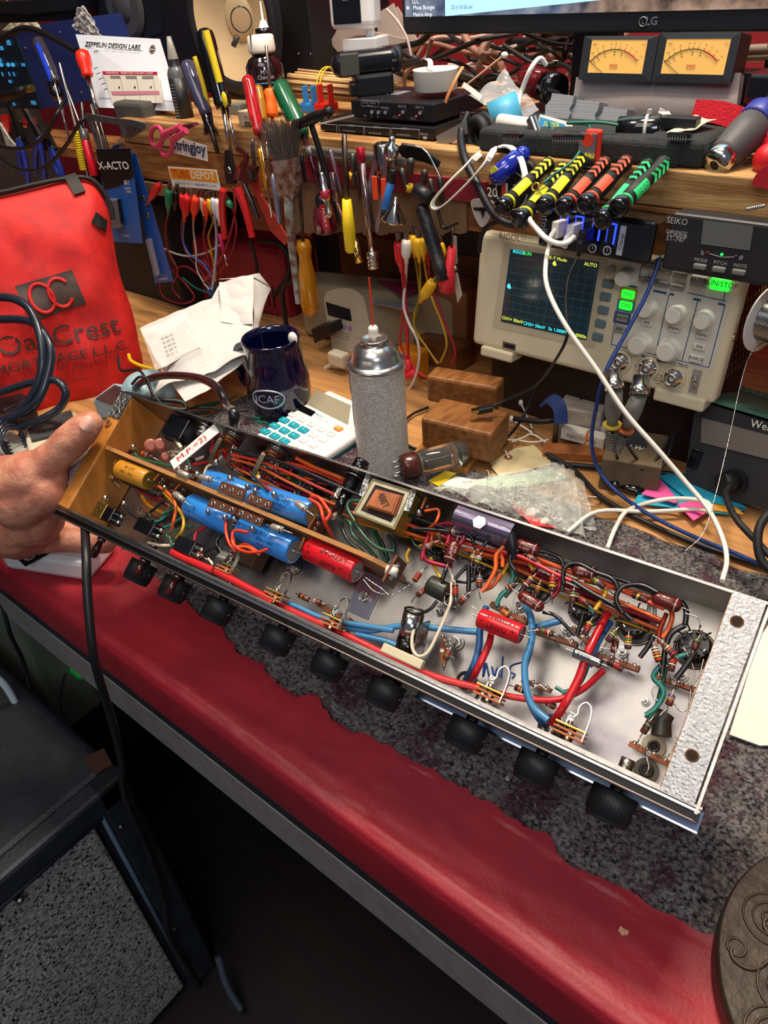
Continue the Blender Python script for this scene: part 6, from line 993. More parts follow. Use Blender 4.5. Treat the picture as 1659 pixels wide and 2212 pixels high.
WN = M('#9fd4f4', .4, em=.95); b = B(); x0w = mf.l(963, 20)[0]; b.prism([mf.p(x0w, zb+.004, .001), mf.p(MW-.01, zb+.030, .001), mf.p(MW-.01, MH-.02, .001), mf.p(x0w, MH-.02, .001)], mf.ez*.0006, WN); P('browser_window', b, label='pale blue window on the screen')
b = B(); W1 = M('#dfe6ee', .5, em=.9); x_, y_ = mf.l(882, 4); b.ftext(mf, 'LLC', x_+.014, y_, .0055, W1, z=.001); x_, y_ = mf.l(882, 17); b.ftext(mf, 'Mesa Boogie', x_+.028, y_, .0052, W1, z=.001); b.cyl(mf.p(x_, y_, .001), mf.p(x_, y_, .0014), .002, W1); x_, y_ = mf.l(882, 32); b.ftext(mf, 'Metro Amp', x_+.026, y_, .005, W1, z=.001); x_, y_ = mf.l(999, 15); b.ftext(mf, '22% of 100 GB used', x_, y_, .0046, M('#24303c', .5), z=.002, w=.034); P('screen_text', b)
b = B(); x_, y_ = mf.l(1408, 46); LGm = M('#9a9ca4', .35, .6); b.ftext(mf, 'LG', x_, y_, .0085, LGm, z=.0002, bold=True); q = mf.px(1389, 47, .0006); b.ring(q, mf.ez, .0046, .0007, LGm, 26, 5); b.tube([q+mf.ey*.0022-mf.ex*.001, q-mf.ey*.0018-mf.ex*.001, q-mf.ey*.0018+mf.ex*.0014], .0004, LGm, 4, 1); P('badge', b, label='grey LG badge')
P('stand', B().box(mf.p(MW/2, -.03, -.05), (.06, .16, .02), DKB, mf.ax()).box((o.x+MW/2, 1.06, SZ+.006), (.22, .16, .012), DKB, bev=.004))
# VU meters
for k, (q4, s4_, lab) in enumerate((([(1254, 78), (1412, 70), (1406, 178), (1250, 172)], [(1273, 86), (1401, 86), (1394, 158), (1270, 157)], 'left one of the two amber lit VU meters under the monitor'), ([(1416, 70), (1598, 74), (1577, 182), (1408, 177)], [(1437, 85), (1581, 84), (1570, 161), (1428, 159)], 'right one of the two amber lit VU meters under the monitor'))):
    y0 = .955; a = ay(*q4[3], y0); c = ay(*q4[2], y0); vf = Fr(a, V((1, 0, 0)), V((0, .16, 1))); p = [vf.px(*q) for q in q4]; x0, y0_ = vf.l(*q4[3]); x1_, _ = vf.l(*q4[2]); y1_ = vf.l(*q4[0])[1]; W_ = x1_-x0; H_ = y1_
    T('vu_meter', lab, 'meter', a, group='VU meters under the monitor'); P('housing', B().box(vf.p(W_/2, H_/2, -.022), (W_, H_, .040), DKB, vf.ax(), bev=.003))
    i0 = vf.l(*s4_[3]); i1 = vf.l(*s4_[1]); ix0, iy0, ix1, iy1 = i0[0], i0[1], i1[0], i1[1]; b = B()
    out = [vf.p(0, 0, .001), vf.p(W_, 0, .001), vf.p(W_, H_, .001), vf.p(0, H_, .001)]; inn = [vf.p(ix0, iy0, -.002), vf.p(ix1, iy0, -.002), vf.p(ix1, iy1, -.002), vf.p(ix0, iy1, -.002)]
    for j in range(4): jj = (j+1) % 4; b.add([out[j]-vf.ez*.003, out[jj]-vf.ez*.003, out[jj], out[j], inn[jj]+vf.ez*.004, inn[j]+vf.ez*.004, inn[j]+vf.ez*.002, inn[jj]+vf.ez*.002], [[0, 1, 2, 3], [3, 2, 4, 5], [5, 4, 7, 6]], M('#2a2d33', .4))
    P('frame', b); iw, ih = ix1-ix0, iy1-iy0
    P('dial', B().box(vf.p(ix0+iw/2, iy0+ih/2, .0012), (iw, ih, .0008), M('#d8a858', .5, em=.38), vf.ax())); cxm, cym = ix0+iw*.46, iy0-ih*.30; R = ih*1.02; b = B(); K_ = M('#2a1c10', .6); Rr = M('#b8402c', .5, em=.15)
    pa = lambda dg, r: vf.p(cxm+r*sin(radians(dg))*1.12, cym+r*cos(radians(dg)), .0020)
    b.tube([pa(-50+4*j, R) for j in range(18)], .0004, K_, 5, 1); b.tube([pa(18+3.6*j, R) for j in range(9)], .0009, Rr, 5, 1)
    for dg, s, m_ in ((-50, '-20', K_), (-40, '-10', K_), (-31, '-7', K_), (-21, '-5', K_), (-8, '-3', K_), (-1, '-2', K_), (7, '-1', K_), (17, '0', K_), (26, '+1', Rr), (36, '+2', Rr), (47, '+3', Rr)): b.tube([pa(dg, R), pa(dg, R*1.07)], .0003, m_, 4, 1); b.text(s, pa(dg, R*1.16), vf.ex, vf.ey, ih*.065, m_, lift=0)
    for dg, s in ((-46, '20'), (-36, '40'), (-21, '60'), (-1, '80'), (14, '100')): b.text(s, pa(dg, R*.84), vf.ex, vf.ey, ih*.05, K_, lift=0); b.cyl(pa(dg, R*.92), pa(dg, R*.92)+vf.ez*.0003, .0007, K_, seg=8)
    b.text('VU', vf.p(ix0+iw*.07, iy1-ih*.14, .002), vf.ex, vf.ey, ih*.08, K_); b.text('VU', vf.p(ix1-iw*.05, iy1-ih*.14, .002), vf.ex, vf.ey, ih*.08, Rr); b.text('MCI', vf.p(ix0+iw*.47, iy0+ih*.22, .002), vf.ex, vf.ey, ih*.07, Rr, w=iw*.11); b.tube([vf.p(ix0+iw*sx, iy0+ih*sy, .002) for sx, sy in ((.40, .17), (.54, .17), (.54, .27), (.40, .27), (.40, .17))], .0002, Rr, 4, 1); P('scale', b)
    P('needle', B().tube([vf.p(ix0+iw*.29, iy0, .0026), pa(-51, R*1.04)], .0003, K_, 5, 1))
b = B(); cl = Y(.975, (1252, 172), (1608, 164)); bt = Y(.968, (1248, 246), (1600, 250))
def cloth(u, v): p = (cl[0]*(1-u)+cl[1]*u)*(1-v)+(bt[0]*(1-u)+bt[1]*u)*v; return p+V((0, -.004*MN.noise(V((u*3, v*2, 1)))-.006*v, 0))
T('fabric_stand', 'grey fabric covered stand beneath the two VU meters', 'stand', mb=B().grid(cloth, 40, 18, M('#7d7474', .75, n=.15, ns=12, bump=.2, bs=300), th=.012).box((ay(1420, 210, .98)+V((0, .03, 0))), (.20, .04, .05), DKB))
# foam block, right
x0, z1, x1_, z0 = fb(.848, 1062, 305, 1480, 372); FM = M('#2b2e2e', .95, n=.25, ns=120, bump=.6, bs=500)
def foamf(u, v):                 # wedge with ragged top
    return None
b = B(); b.box(((x0+x1_)/2-.012, .905, SZ+.012), (x1_-x0+.01, .125, .026), FM, bev=.006, seg=3).box(((x1_)-.018, .91, SZ+.014), (.07, .13, .028), FM, bev=.008, seg=3)
T('foam_block', 'charcoal grey foam slab on the shelf with chips and parts stuck in it', 'foam block', mb=b); FZ = SZ+.028
def onf(u, v, z=None): return az(u, v, (FZ if z is None else z))
# chips
def chip(u, v, L, lab, ang=0.):
    q = onf(u, v, FZ+.004); ex = V((cos(ang), sin(ang), 0)); ey = V((-sin(ang), cos(ang), 0)); b = B().box(q, (L, .0075, .004), BLKG, (ex, ey, V((0, 0, 1))))
    T('microchip', lab, 'microchip', q); P('package', b); b = B(); n = int(L/.0027)
    for k in range(n):
        for s in (-1, 1): b.box(q+ex*(-L/2+.0015+k*.0027)+ey*(s*.0045)-V((0, 0, .002)), (.0009, .0016, .006), SOL, (ex, ey, V((0, 0, 1))))
    P('pins', b)
chip(1108, 292, .022, 'black chip with silver pins left of the glue tube'); chip(1468, 292, .024, 'black chip with silver pins below the octal plug', .05); chip(1228, 296, .034, 'long black chip lying by the foil tube', .3); chip(1010, 247, .018, 'small black chip at the right end of the switch box', .1)
# octal relay
a, c = ay(1335, 286, .885), ay(1428, 281, .895); n = (c-a).normalized(); T('octal_plug', 'glossy black cylinder with octal pins tied by a pale zip tie on the foam', 'connector', a); P('can', B().lathe(a, c, [(0, .0150), (.02, .0165), (.96, .0165), (1, .0150)], BLKG, 40)); P('zip_tie', B().lathe(a+n*.030, a+n*.0335, [(0, .0172), (1, .0172)], M('#b8b4ae', .4), 36).box(a+n*.032+V((0, 0, .019)), (.004, .005, .005), M('#b8b4ae', .4))); b = B()
for k in range(8): e, g_ = basis(n); q = c+(e*cos(k*.785)+g_*sin(k*.785))*.011; b.rcyl(q, q+n*.014, .0012, CHR, b=.5, seg=8)
P('pins', b)
T('usb_receiver', 'small black usb connector block behind the octal plug', 'connector', mb=B().box(onf(1470, 264, FZ+.008), (.038, .016, .011), DKB, bev=.001).box(onf(1500, 262, FZ+.008), (.003, .010, .006), STL)); T('paper_slip', 'folded cream paper with torn edge on the foam by the octal plug', 'paper', mb=crump([onf(1440, 285, FZ+.002), onf(1490, 282, FZ+.004), onf(1548, 256, FZ+.010), onf(1500, 252, FZ+.008)], M('#cfc6a8', .6), .003, 40, 6, 12, 12)); T('tissue', 'scrap of crumpled white tissue behind the octal plug', 'tissue', mb=crump(Y(.91, (1420, 255), (1460, 258), (1448, 240), (1428, 232)), WHT, .008, 60, 3, 14, 14))
# grey printed holder
GP = M('#8d9096', .5, bump=.3, bs=30, st=(1, 1, 30)); 
for k, (u, v) in enumerate(((1174, 238), (1226, 252), (1283, 268))):
    o = ay(u, v+22, .93); hf_ = Fr(o, V((.93, -.10, -.04)), V((0, .25, 1))); pr = [(0, 0), (.034, 0), (.036, .012), (.0335, .018), (.036, .024), (.036, .034), (.004, .034), (.004, .026), (-.002, .018), (0, .01)]
    if k == 0: T('parts_holder', 'grey 3d printed three-bay holder lying on the foam under the VU meters', 'holder', o)
    P('bay', B().prism([hf_.p(x*1.0, y*.9) for x, y in pr], -hf_.ez*.04, GP))
# usb flash drive
p4 = Y(.835, (1278, 287), (1322, 281), (1292, 366), (1250, 362)); o = p4[3]; uf = Fr(o, p4[2]-p4[3], p4[0]-p4[3]); T('flash_drive', 'red flash drive with a swivelling silver cover balanced on the screwdriver handles', 'flash drive', o); W_, L_ = (p4[2]-p4[3]).length, (p4[0]-p4[3]).length
P('body', B().box(uf.p(W_*.58, L_*.54, -.003), (W_*.8, L_*1.0, .008), M('#d83a26', .4), uf.ax(), bev=.003)); b = B().box(uf.p(W_*.42, L_*.46, .003), (W_*.84, L_*.98, .0016), CHR, uf.ax(), bev=.0006); b.box(uf.p(W_*.42, L_*.02, .002), (W_*.8, L_*.12, .006), CHR, uf.ax(), bev=.001); P('swivel_cover', b); P('pivot', B().cyl(uf.p(W_*.42, L_*.78, .003), uf.p(W_*.42, L_*.78, .0044), .0068, M('#d83a26', .4), seg=26)); P('key_ring', B().ring(uf.p(W_*.35, -L_*.03, .002), uf.ez, .0055, .0008, CHR, 20, 6, 1.3))
cable('jumper_wire', 'green wire arching from the foam over the screwdriver handles to a ring terminal', Y(.86, (1336, 270), (1290, 264), (1225, 266))+Y(.84, (1272, 270, .86), (1266, 300, .85), (1240, 345, .82), (1200, 375, .80), (1165, 402, .775)), .0016, M('#256e5a', .4), 'wire')
T('ring_terminal', 'gold ring terminal on the green wire among the yellow handles', 'terminal', mb=B().ring(ay(1157, 404, .77), V((0, -1, .6)), .0042, .0012, BRS, 18, 6).tube(Y(.773, (1162, 402), (1172, 394)), .002, BRS)); cable('jumper_wire', 'short green wire with a bare tip hanging in front of the foam', Y(.85, (1172, 250, .9), (1186, 262, .88), (1198, 295, .86), (1206, 318, .85)), .0016, M('#256e5a', .4), 'wire'); T('wire_tip', 'gold crimped tip of the short green wire', 'terminal', mb=B().tube(Y(.85, (1205, 316), (1210, 328), (1212, 338)), .0014, BRS))
# glue tube, foil, tape roll
b = B(); a, c = ay(1078, 262, .89), ay(1150, 272, .88); b.lathe(a, c, [(0, .004), (.04, .009), (.8, .0085), (.95, .006), (1, .0045)], WHT, 20); T('glue_tube', 'white plastic glue nozzle lying left of the metal sleeve', 'glue tube', mb=b)
gf = Fr(ay(1158, 286, .87), ay(1240, 296, .885)-ay(1158, 286, .87), V((0, .5, 1))); T('glue_tube', 'flattened white glue tube with blue and yellow super glue print', 'glue tube', gf.o); lw = gf.l(1240, 296)[0]; P('tube', B().prism([gf.p(0, -.004), gf.p(lw*.9, -.006), gf.p(lw, .004), gf.p(lw*.86, .015), gf.p(0, .020)], -gf.ez*.008, M('#d8d6d2', .35))); b = B().prism([gf.p(lw*.02, 0, .0003), gf.p(lw*.75, -.001, .0003), gf.p(lw*.7, .012, .0003), gf.p(lw*.02, .017, .0003)], gf.ez*.0005, M('#1f86b8', .4)); b.ftext(gf, 'SUPER', lw*.36, .010, .005, M('#e8e02a', .5), z=.001); b.ftext(gf, 'GLUE GEL', lw*.44, .004, .0042, M('#e8e02a', .5), z=.001); P('label', b)
a, c = ay(1148, 256, .865), ay(1162, 294, .86); T('metal_sleeve', 'small shiny metal sleeve standing in front of the glue tube', 'sleeve', mb=B().lathe(a, c, [(0, .0066), (1, .0062)], CHR, 24, caps=False).cyl(a+(c-a)*.05, c, .0058, DST))
b = B(); q = ay(1062, 262, .90); b.lathe(q, q+V((.03, .02, .012)), [(0, .022), (1, .022)], M('#4aa0c4', .45), 30).cyl(q-V((.001, .0007, .0004)), q+V((.004, .003, 0)), .012, WOOD); T('tape_roll', 'roll of light blue printed tape leaning behind the rubber ring', 'tape', mb=b)
q = ay(1030, 290, .875); T('rubber_ring', 'black ribbed rubber hose coupling on the shelf right of the silver plate', 'coupling', mb=B().ring(q, V((-.3, -1, .1)), .016, .0065, RUB, 34, 10).ring(q+V((.004, .012, 0)), V((-.3, -1, .1)), .018, .006, RUB, 34, 10))
b = B(); bbox(b, .86, 942, 276, 1003, 322, .02, M('#8c8a88', .35, .6), .002, SZ); T('metal_plate', 'silver-grey plastic end plate leaning against the switch box', 'plate', mb=B().prism(Y(.862, (942, 294), (1003, 262), (1005, 290), (948, 323)), V((0, .006, 0)), M('#8c8a88', .4, .5)))
T('zip_bag', 'small clear zip bag leaning behind the glue tube', 'bag', mb=crump([ay(1010, 212, .93), ay(1140, 252, .90), ay(1165, 240, .93), ay(1092, 155, .98)], M('#e8e8ec', .1, alpha=.3), .006, 30, 6, 30, 30, th=0)); T('paper_clip', 'small wire clip in the clear zip bag', 'paper clip', mb=B().tube(Y(.905, (1086, 238), (1086, 226), (1094, 222), (1100, 230), (1092, 240), (1096, 246)), .001, DST))
cable('jumper_wire', 'white wire hooking up out of the zip bag', Y(.93, (1118, 232, .91), (1126, 200), (1146, 150), (1166, 126, .95), (1180, 140, .96)), .0030, WHT, 'wire')
# valve base amber behind
a, c = ay(1150, 175, .98), ay(1215, 198, .96); n = (c-a).normalized(); T('vacuum_tube', 'glass valve with a red tinted body and black base lying behind the zip bag', 'vacuum tube', a); P('glass', B().lathe(a-n*.02, a+n*.03, [(0, .012), (.15, .018), (1, .018)], M('#c03038', .05, trans=.85, ior=1.3), 26)); P('base', B().lathe(a+n*.03, a+n*.05, [(0, .019), (1, .018)], BLKG, 30)); P('plate', B().box(a, (.02, .02, .03), DST))
# tape tub with rubber strip
q = ay(942, 205, .93); q.z = SZ+.050; T('spool_tub', 'round white plastic tub with tape inside standing on the black switch box', 'tub', q); R_ = .0300; WT = M('#e9e3d6', .4)
P('wall', B().lathe(q, q+V((0, 0, .025)), [(0, R_*.94), (.03, R_*.97), (.95, R_*1.0), (1, R_*1.02), (1, R_*.95), (.3, R_*.93), (.3, .001)], WT, 48)); P('tape', B().lathe(q+V((0, 0, .008)), q+V((0, 0, .021)), [(0, R_*.7), (1, R_*.7)], M('#cfc4b8', .5), 40).ring(q+V((0, 0, .021)), V((0, 0, 1)), R_*.42, .0008, WHT)); b = B(); b.ribbon([q+V((-.008, 0, .024)), q+V((-.016, .01, .032)), q+V((-.026, .016, .034))], .007, .0008, V((1, 1.5, 0)), WT, 4); P('tape_end', b)
b = B(); b.ribbon(Y(.89, (1000, 144, .90), (985, 170, .885), (968, 205, .88), (962, 222, .88)), .004, .001, V((1, 0, 0)), M('#d8905a', .5), 4); T('rubber_band', 'orange rubber strip hanging over the right side of the white tub', 'rubber band', mb=b)
b = B(); b.ribbon(Y(.90, (1000, 182), (1020, 196), (1040, 212, .9)), .006, .001, V((0, .4, 1)), WHT, 3); T('tape_strip', 'white strip sticking out right of the white tub', 'tape', mb=b)
# switch boxes
BX = M('#14151a', .4); WTX = M('#a9acb4', .5); b = B(); T('switch_box', 'lower black hdmi switch box lettered OUT 1 to OUT 4 on the shelf', 'switch box', ay(830, 330, .87)); f1, w1, h1 = bbox(b, .868, 690, 258, 939, 316, .14, BX, .0015, SZ+.002); P('case', b); b = B()
for k, u in enumerate((706, 758, 806, 875)): pass
for k, (u0, v0, u1, v1) in enumerate(((676, 267, 728, 292), (732, 270, 786, 296), (787, 274, 843, 302), (846, 277, 906, 306))):
    c4 = [f1.px(u0, v0, .0003), f1.px(u1, v0+3, .0003), f1.px(u1-1, v1, .0003), f1.px(u0+1, v1-3, .0003)]; 
    if k == 0: c4[0] = f1.px(692, v0, .0003); c4[3] = f1.px(692, v1-3, .0003)
    b.tube(c4+[c4[0]], .0003, WTX, 4, 1); cx2 = (u0+u1)/2; 
    if k: b.ftext(f1, f'OUT {k+1}', *f1.l(cx2, v0+1), .0030, WTX, z=.0008)
    if k: b.ftext(f1, 'IN1 IN2 IN3 IN4', *f1.l(cx2-4, (v0+v1)/2), .0024, WTX, z=.0005, w=.022)
b.ftext(f1, 'SERVICE', *f1.l(917, 290), .0026, WTX, z=.0005); b.box(f1.px(918, 298, .0003), (.006, .003, .0008), M('#888', .4) if False else WTX, f1.ax()); P('printed_markings', b); P('legs', B().box(f1.p(w1*.9, -.001, -.02), (.01, .003, .01), RUB))
b = B(); T('switch_box', 'upper black switch box lettered OUT A and OUT B, stacked on the lower one', 'switch box', ay(850, 260, .87)); f2, w2, h2 = bbox(b, .875, 757, 216, 937, 266, .12, BX, .0015); P('case', b); b = B()
for s, u, v, h in (('1 DirecTV  2 Bluray', 797, 222, .0022), ('3 iPhone', 799, 228, .0022), ('TV/2.0/5.1', 832, 233, .0028), ('OUT B', 869, 230, .0032), ('OUT A', 907, 232, .0032), ('IR', 789, 250, .0028), ('A', 803, 251, .0028), ('B', 817, 252, .0028), ('3 2 1', 855, 253, .003), ('3 2 1', 893, 256, .003)): b.ftext(f2, s, *f2.l(u, v), h, WTX, z=.0004)
c4 = [f2.px(*q, .0004) for q in [(780, 216), (818, 219), (818, 231), (781, 229)]]; b.tube(c4+[c4[0]], .0002, WTX, 4, 1); P('printed_markings', b)
for u, v in ((803, 242), (817, 243), (832, 243), (870, 242), (907, 244)): P('button', B().cyl(f2.px(u, v, 0), f2.px(u, v, .004), .0024, STL, seg=12))
for u, v in ((863, 249), (899, 251)): P('indicator', B().sph(f2.px(u, v, .0004), .0009, M('#ff3020', .4, em=4.)))
b = B(); 
for k in range(5): q = ay(758+k*22, 203-k*.6, .92); b.box(V((q.x, .94, f2.o.z+h2+.0004)), (.014, .03, .0008), M('#7a7a7e', .5))
P('top_label', b)
# webcam and white camera
wf = Fr(ay(712, 170, .90), V((.96, .26, 0)), V((0, .12, 1))); q0, q1 = ay(735, 140, .895), ay(838, 128, .94); n = (q1-q0).normalized(); T('webcam', 'black cylindrical webcam with a dark privacy shutter on the switch boxes', 'webcam', q0)
b = B(); c0, c1 = ay(738, 140, .90), ay(842, 128, .95)
b.box((c0+c1)/2, ((c1-c0).length+.03, .036, .032), M('#121318', .15, coat=.5), ((c1-c0).normalized(), V((0, 0, 1)).cross((c1-c0).normalized()), V((0, 0, 1))), bev=.0155, seg=6); P('barrel', b)
P('end_collar', B().lathe(ay(828, 130, .945), ay(866, 126, .965), [(0, .0175), (.8, .0175), (1, .014)], M('#4c4e54', .3, .7), 30)); fx = (c1-c0).normalized(); sq = ay(755, 140, .876); P('privacy_shutter', B().box(sq, (.026, .004, .027), M('#45453f', .5), (fx, V((0, 0, 1)).cross(fx), V((0, 0, 1))), bev=.002)); P('clip_base', B().box(ay(805, 180, .93), (.055, .05, .028), M('#101116', .4), (fx, V((0, 0, 1)).cross(fx), V((0, 0, 1))), bev=.004).box(ay(778, 190, .91), (.03, .03, .016), M('#101116', .4), (fx, V((0, 0, 1)).cross(fx), V((0, 0, 1))), bev=.002))
T('security_camera', 'white square camera with a black front on a small white stand at the top centre', 'camera', ay(790, 100, .96)); CWW = M('#e4e0dc', .35); e1 = V((.90, -.20, 0)).normalized(); hq = ay(762, 8, .945); up_ = V((.12, .1, 1)).normalized(); fn_ = e1.cross(up_)
HX = (V((.86, .42, .0)).normalized()); HZ = V((-.14, 0, 1)); HZ = (HZ-HX*HZ.dot(HX)).normalized(); HN = HZ.cross(HX)
c_ = ay(758, 2, .93)+HN*.022; b = B().box(c_, (.064, .050, .066), CWW, (HX, HN, HZ), bev=.009, seg=4); P('head', b); 
side = -1 if (CAM-c_).dot(HN) < 0 else 1; fc = c_+HN*(side*.0255)-HX*.006; P('front_panel', B().box(fc, (.040, .003, .052), BLKG, (HX, HN, HZ), bev=.006)); P('lens', B().ring(fc+HN*(side*.0016)+HZ*.010, HN, .010, .0008, M('#2a2c30', .3)).ring(fc+HN*(side*.0016)+HZ*.010, HN, .006, .0006, M('#3a3c40', .3)))
P('neck', B().box(ay(800, 72, .955), (.012, .010, .04), CWW, (HX, HN, HZ), bev=.003)); P('base', B().box(ay(790, 92, .95), (.052, .045, .014), CWW, (V((.97, .26, 0)).normalized(), V((-.26, .97, 0)).normalized(), V((0, 0, 1))), bev=.001)); cable('usb_cable', 'pink-white cable running right from the white camera behind the webcam', Y(1.0, (835, 20), (858, 45), (876, 75), (884, 100), (888, 120)), .002, M('#cdb4ae', .5))
# skewers with rubber band
rb = random.Random(5); a0, c0 = ay(640, 180, .99), ay(752, 190, 1.0); T('skewer_bundle', 'bundle of pale wooden skewers held by a yellow rubber band beside the webcam', 'skewers', a0); SKW = M('#dcb67e', .6, n=.15); b = B(); n = (c0-a0).normalized(); e, g_ = basis(n)
for k in range(70):
    r = .024*math.sqrt(rb.random()); t = rb.random()*6.28; q = a0+e*(r*cos(t))+g_*(r*sin(t)*.85)+n*rb.uniform(-.006, .006); q2 = c0+e*(r*cos(t)*.9)+g_*(r*sin(t)*.75)+n*.03; b.cyl(q, q2, .0017, SKW, seg=6)
P('sticks', b, kind='stuff'); b = B(); 
for t in (.60, .66): b.ring(a0*(1-t)+c0*t, n, .0265, .0012, M('#e0c028', .5), 30, 6)
P('rubber_band', b)
# speaker
y0 = 1.10; T('studio_speaker', 'black loudspeaker with a cream cone and mesh tweeter, on its side at the back left', 'speaker', ay(430, 230, y0)); b = B(); sf, sw_, sh_ = bbox(b, y0, 150, -190, 690, 228, .22, M('#15151a', .45), .004, SZ); P('cabinet', b)
wc = sf.px(498, 42, .045); CRE = M('#d8bd92', .55, n=.08, ns=12); RW = .094
P('surround', B().lathe(wc+sf.ez*.001, wc-sf.ez*.02, [(0, RW*1.30), (0, RW*1.26), (-.25, RW*1.2), (-.32, RW*1.1), (.0, RW*1.02), (.05, RW)], M('#1b1b1e', .55), 64, caps=False).lathe(wc+sf.ez*.0005, wc+sf.ez*.004, [(0, RW*1.38), (1, RW*1.30)], DKB, 64, caps=False)); P('cone', B().lathe(wc+sf.ez*.002, wc-sf.ez*.022, [(0, RW*1.02), (.9, RW*.42), (1, RW*.36)], CRE, 64, caps=False)); P('dust_cap', B().sph(wc-sf.ez*.022, RW*.40, CRE, sc=(1, .35, 1)))
tc = sf.px(268, 12, .004); MSH = M('#4a4a50', .6, n=.5, ns=900, bump=.8, bs=1200); P('tweeter', B().lathe(tc, tc+sf.ez*.006, [(0, .064), (.5, .062), (1, .052)], MSH, 48, caps=False).lathe(tc+sf.ez*.006, tc+sf.ez*.001, [(0, .052), (1, .034)], MSH, 48).sph(tc+sf.ez*.001, .033, MSH, sc=(1, .4, 1))); P('tweeter_plate', B().prism([sf.px(u, v, .0004) for u, v in [(202, -60), (342, -60), (352, 70), (300, 88), (222, 80)]], sf.ez*.0012, DKB))
for u, v in ((645, 116), (671, 117)): P('screw', B().sph(sf.px(u, v, .001), .0018, STL, seg=8, ring=6))
# inspection mirror in front of the speaker
q = ay(521, 42, .93); n = (CAM-q).normalized(); T('inspection_mirror', 'small round black-rimmed inspection mirror on a stalk in front of the cream speaker cone', 'mirror', ay(480, 300, .86)); P('glass', B().lathe(q, q+n*.002, [(0, .0165), (1, .0165)], M('#efe4d4', .05, trans=.95, ior=1.1), 40)); P('rim', B().ring(q+n*.001, n, .0168, .0011, BLKG, 40, 8, .93)); P('swivel', B().rcyl(ay(513, 78, .925), ay(504, 100, .92), .0042, M('#5c5c5c', .2, .6))); P('stalk', B().tube(Y(.92, (541, 74), (545, 110), (552, 170), (560, 260, .87)), .0016, STL))
# calibration card, colour code card, foam
p4 = [ay(*q) for q in [(163, 74, .93), (345, 84, .95), (392, 241, .885), (213, 232, .87)]]; kf = Fr(p4[3], p4[2]-p4[3], p4[0]-p4[3]); T('calibration_card', 'white calibration card with black headline standing in a grey foam block', 'card', p4[3]); P('sheet', B().prism(p4, kf.ez*-.0006, M('#d6dae4', .5))); b = B(); ip = kf.l
def kt(s, u, v, h, w=None, m=INK, bold=False):
    x, y = ip(u, v); b.ftext(kf, s, x, y, h, m, z=.0004, w=w, bold=bold)
c4p = lambda A, C: p4[3]*(1-A)*(1-C)+p4[2]*A*(1-C)+p4[1]*A*C+p4[0]*(1-A)*C
ux = (p4[1]-p4[0]); uy = (p4[0]-p4[3]); nn_ = kf.ez
b.text('ZEPPELIN DESIGN LABS', c4p(.42, .86)+nn_*.0003, ux, uy, .0088, INK, w=ux.length*.66, bold=True); b.text('VPM-1 CALIBRATION CARD', c4p(.44, .76)+nn_*.0003, ux, uy, .006, INK, w=ux.length*.54)
b.tube([c4p(.10, .815)+nn_*.0005, c4p(.76, .815)+nn_*.0005], .0003, INK, 4, 1); q = c4p(.88, .84); b.cyl(q, q+nn_*.0005, .0082, M('#5a4844', .5), seg=30); b.ring(q+nn_*.0006, nn_, .0070, .0003, WHT, 26, 4); b.box(q+nn_*.0008, (.009, .0012, .0004), WHT, kf.ax())
for k in range(5): q = c4p(.10+.012*k, .52-.07*k); b.tube([q+nn_*.0005, q+ux*.02+uy*.018+nn_*.0005, q+ux*.06+uy*.03+nn_*.0005], .0004, INK, 4, 3)
b.tube([c4p(.05, .13)+nn_*.0005, c4p(.97, .13)+nn_*.0005], .0003, INK, 4, 1); P('print', b)
p5 = [ay(*q) for q in [(221, 154, .90), (339, 155, .905), (352, 222, .88), (243, 224, .875)]]; T('colour_code_card', 'small cream slide card with red headings in front of the calibration card', 'card', p5[3]); nf = (p5[2]-p5[3]).cross(p5[0]-p5[3]).normalized(); P('sheet', B().prism(p5, -nf*.0012, M('#d3cdc0', .5))); c5 = lambda A, C: p5[3]*(1-A)*(1-C)+p5[2]*A*(1-C)+p5[1]*A*C+p5[0]*(1-A)*C; b = B(); RH = M('#b01c3c', .5)
b.prism([c5(0, .9), c5(1, .9), c5(1, 1), c5(0, 1)], nf*.0005, RH); b.text('RadioShack   RESISTOR COLOR CODE', c5(.5, .95)+nf*.0006, p5[1]-p5[0], p5[0]-p5[3], .0035, WHT, w=(p5[1]-p5[0]).length*.85); b.prism([c5(.05, .26), c5(.97, .26), c5(.97, .38), c5(.05, .38)], nf*.0004, M('#b87888', .5))
for A in (.12, .42, .72): b.prism([c5(A, .78), c5(A+.2, .78), c5(A+.2, .86), c5(A, .86)], nf*.0005, M('#77786e', .5)); b.box(c5(A+.12, .5), (.0028, .0028, .002), INK, kf.ax()); b.tube([c5(A+.2, .9)+nf*.0004, c5(A+.16, .0)+nf*.0004], .0003, M('#77786e', .5), 4, 1)
P('print', b)
T('foam_block', 'dark grey foam block holding the two cards upright', 'foam block', mb=B().box(ay(302, 238, .88), (.088, .05, .032), M('#4a4844', .9, bump=.5, bs=400), bev=.006)); T('tissue', 'torn piece of white mesh gauze rising behind the calibration card', 'gauze', mb=(lambda pts: B().grid(lambda A, C: (pts[3]*(1-A)+pts[2]*A)*(1-C)+(pts[0]*(1-A)+pts[1]*A)*C+V((0, .006*MN.noise(V((A*5, C*6, 2))), .006*MN.noise(V((A*9, C*9, 5))))), 26, 26, M('#c4c2be', .6, n=.3, ns=300, bump=.8, bs=700), th=.0015))([ay(*q) for q in [(168, 18, .95), (182, 14, .95), (226, 92, .95), (156, 60, .95)]]))
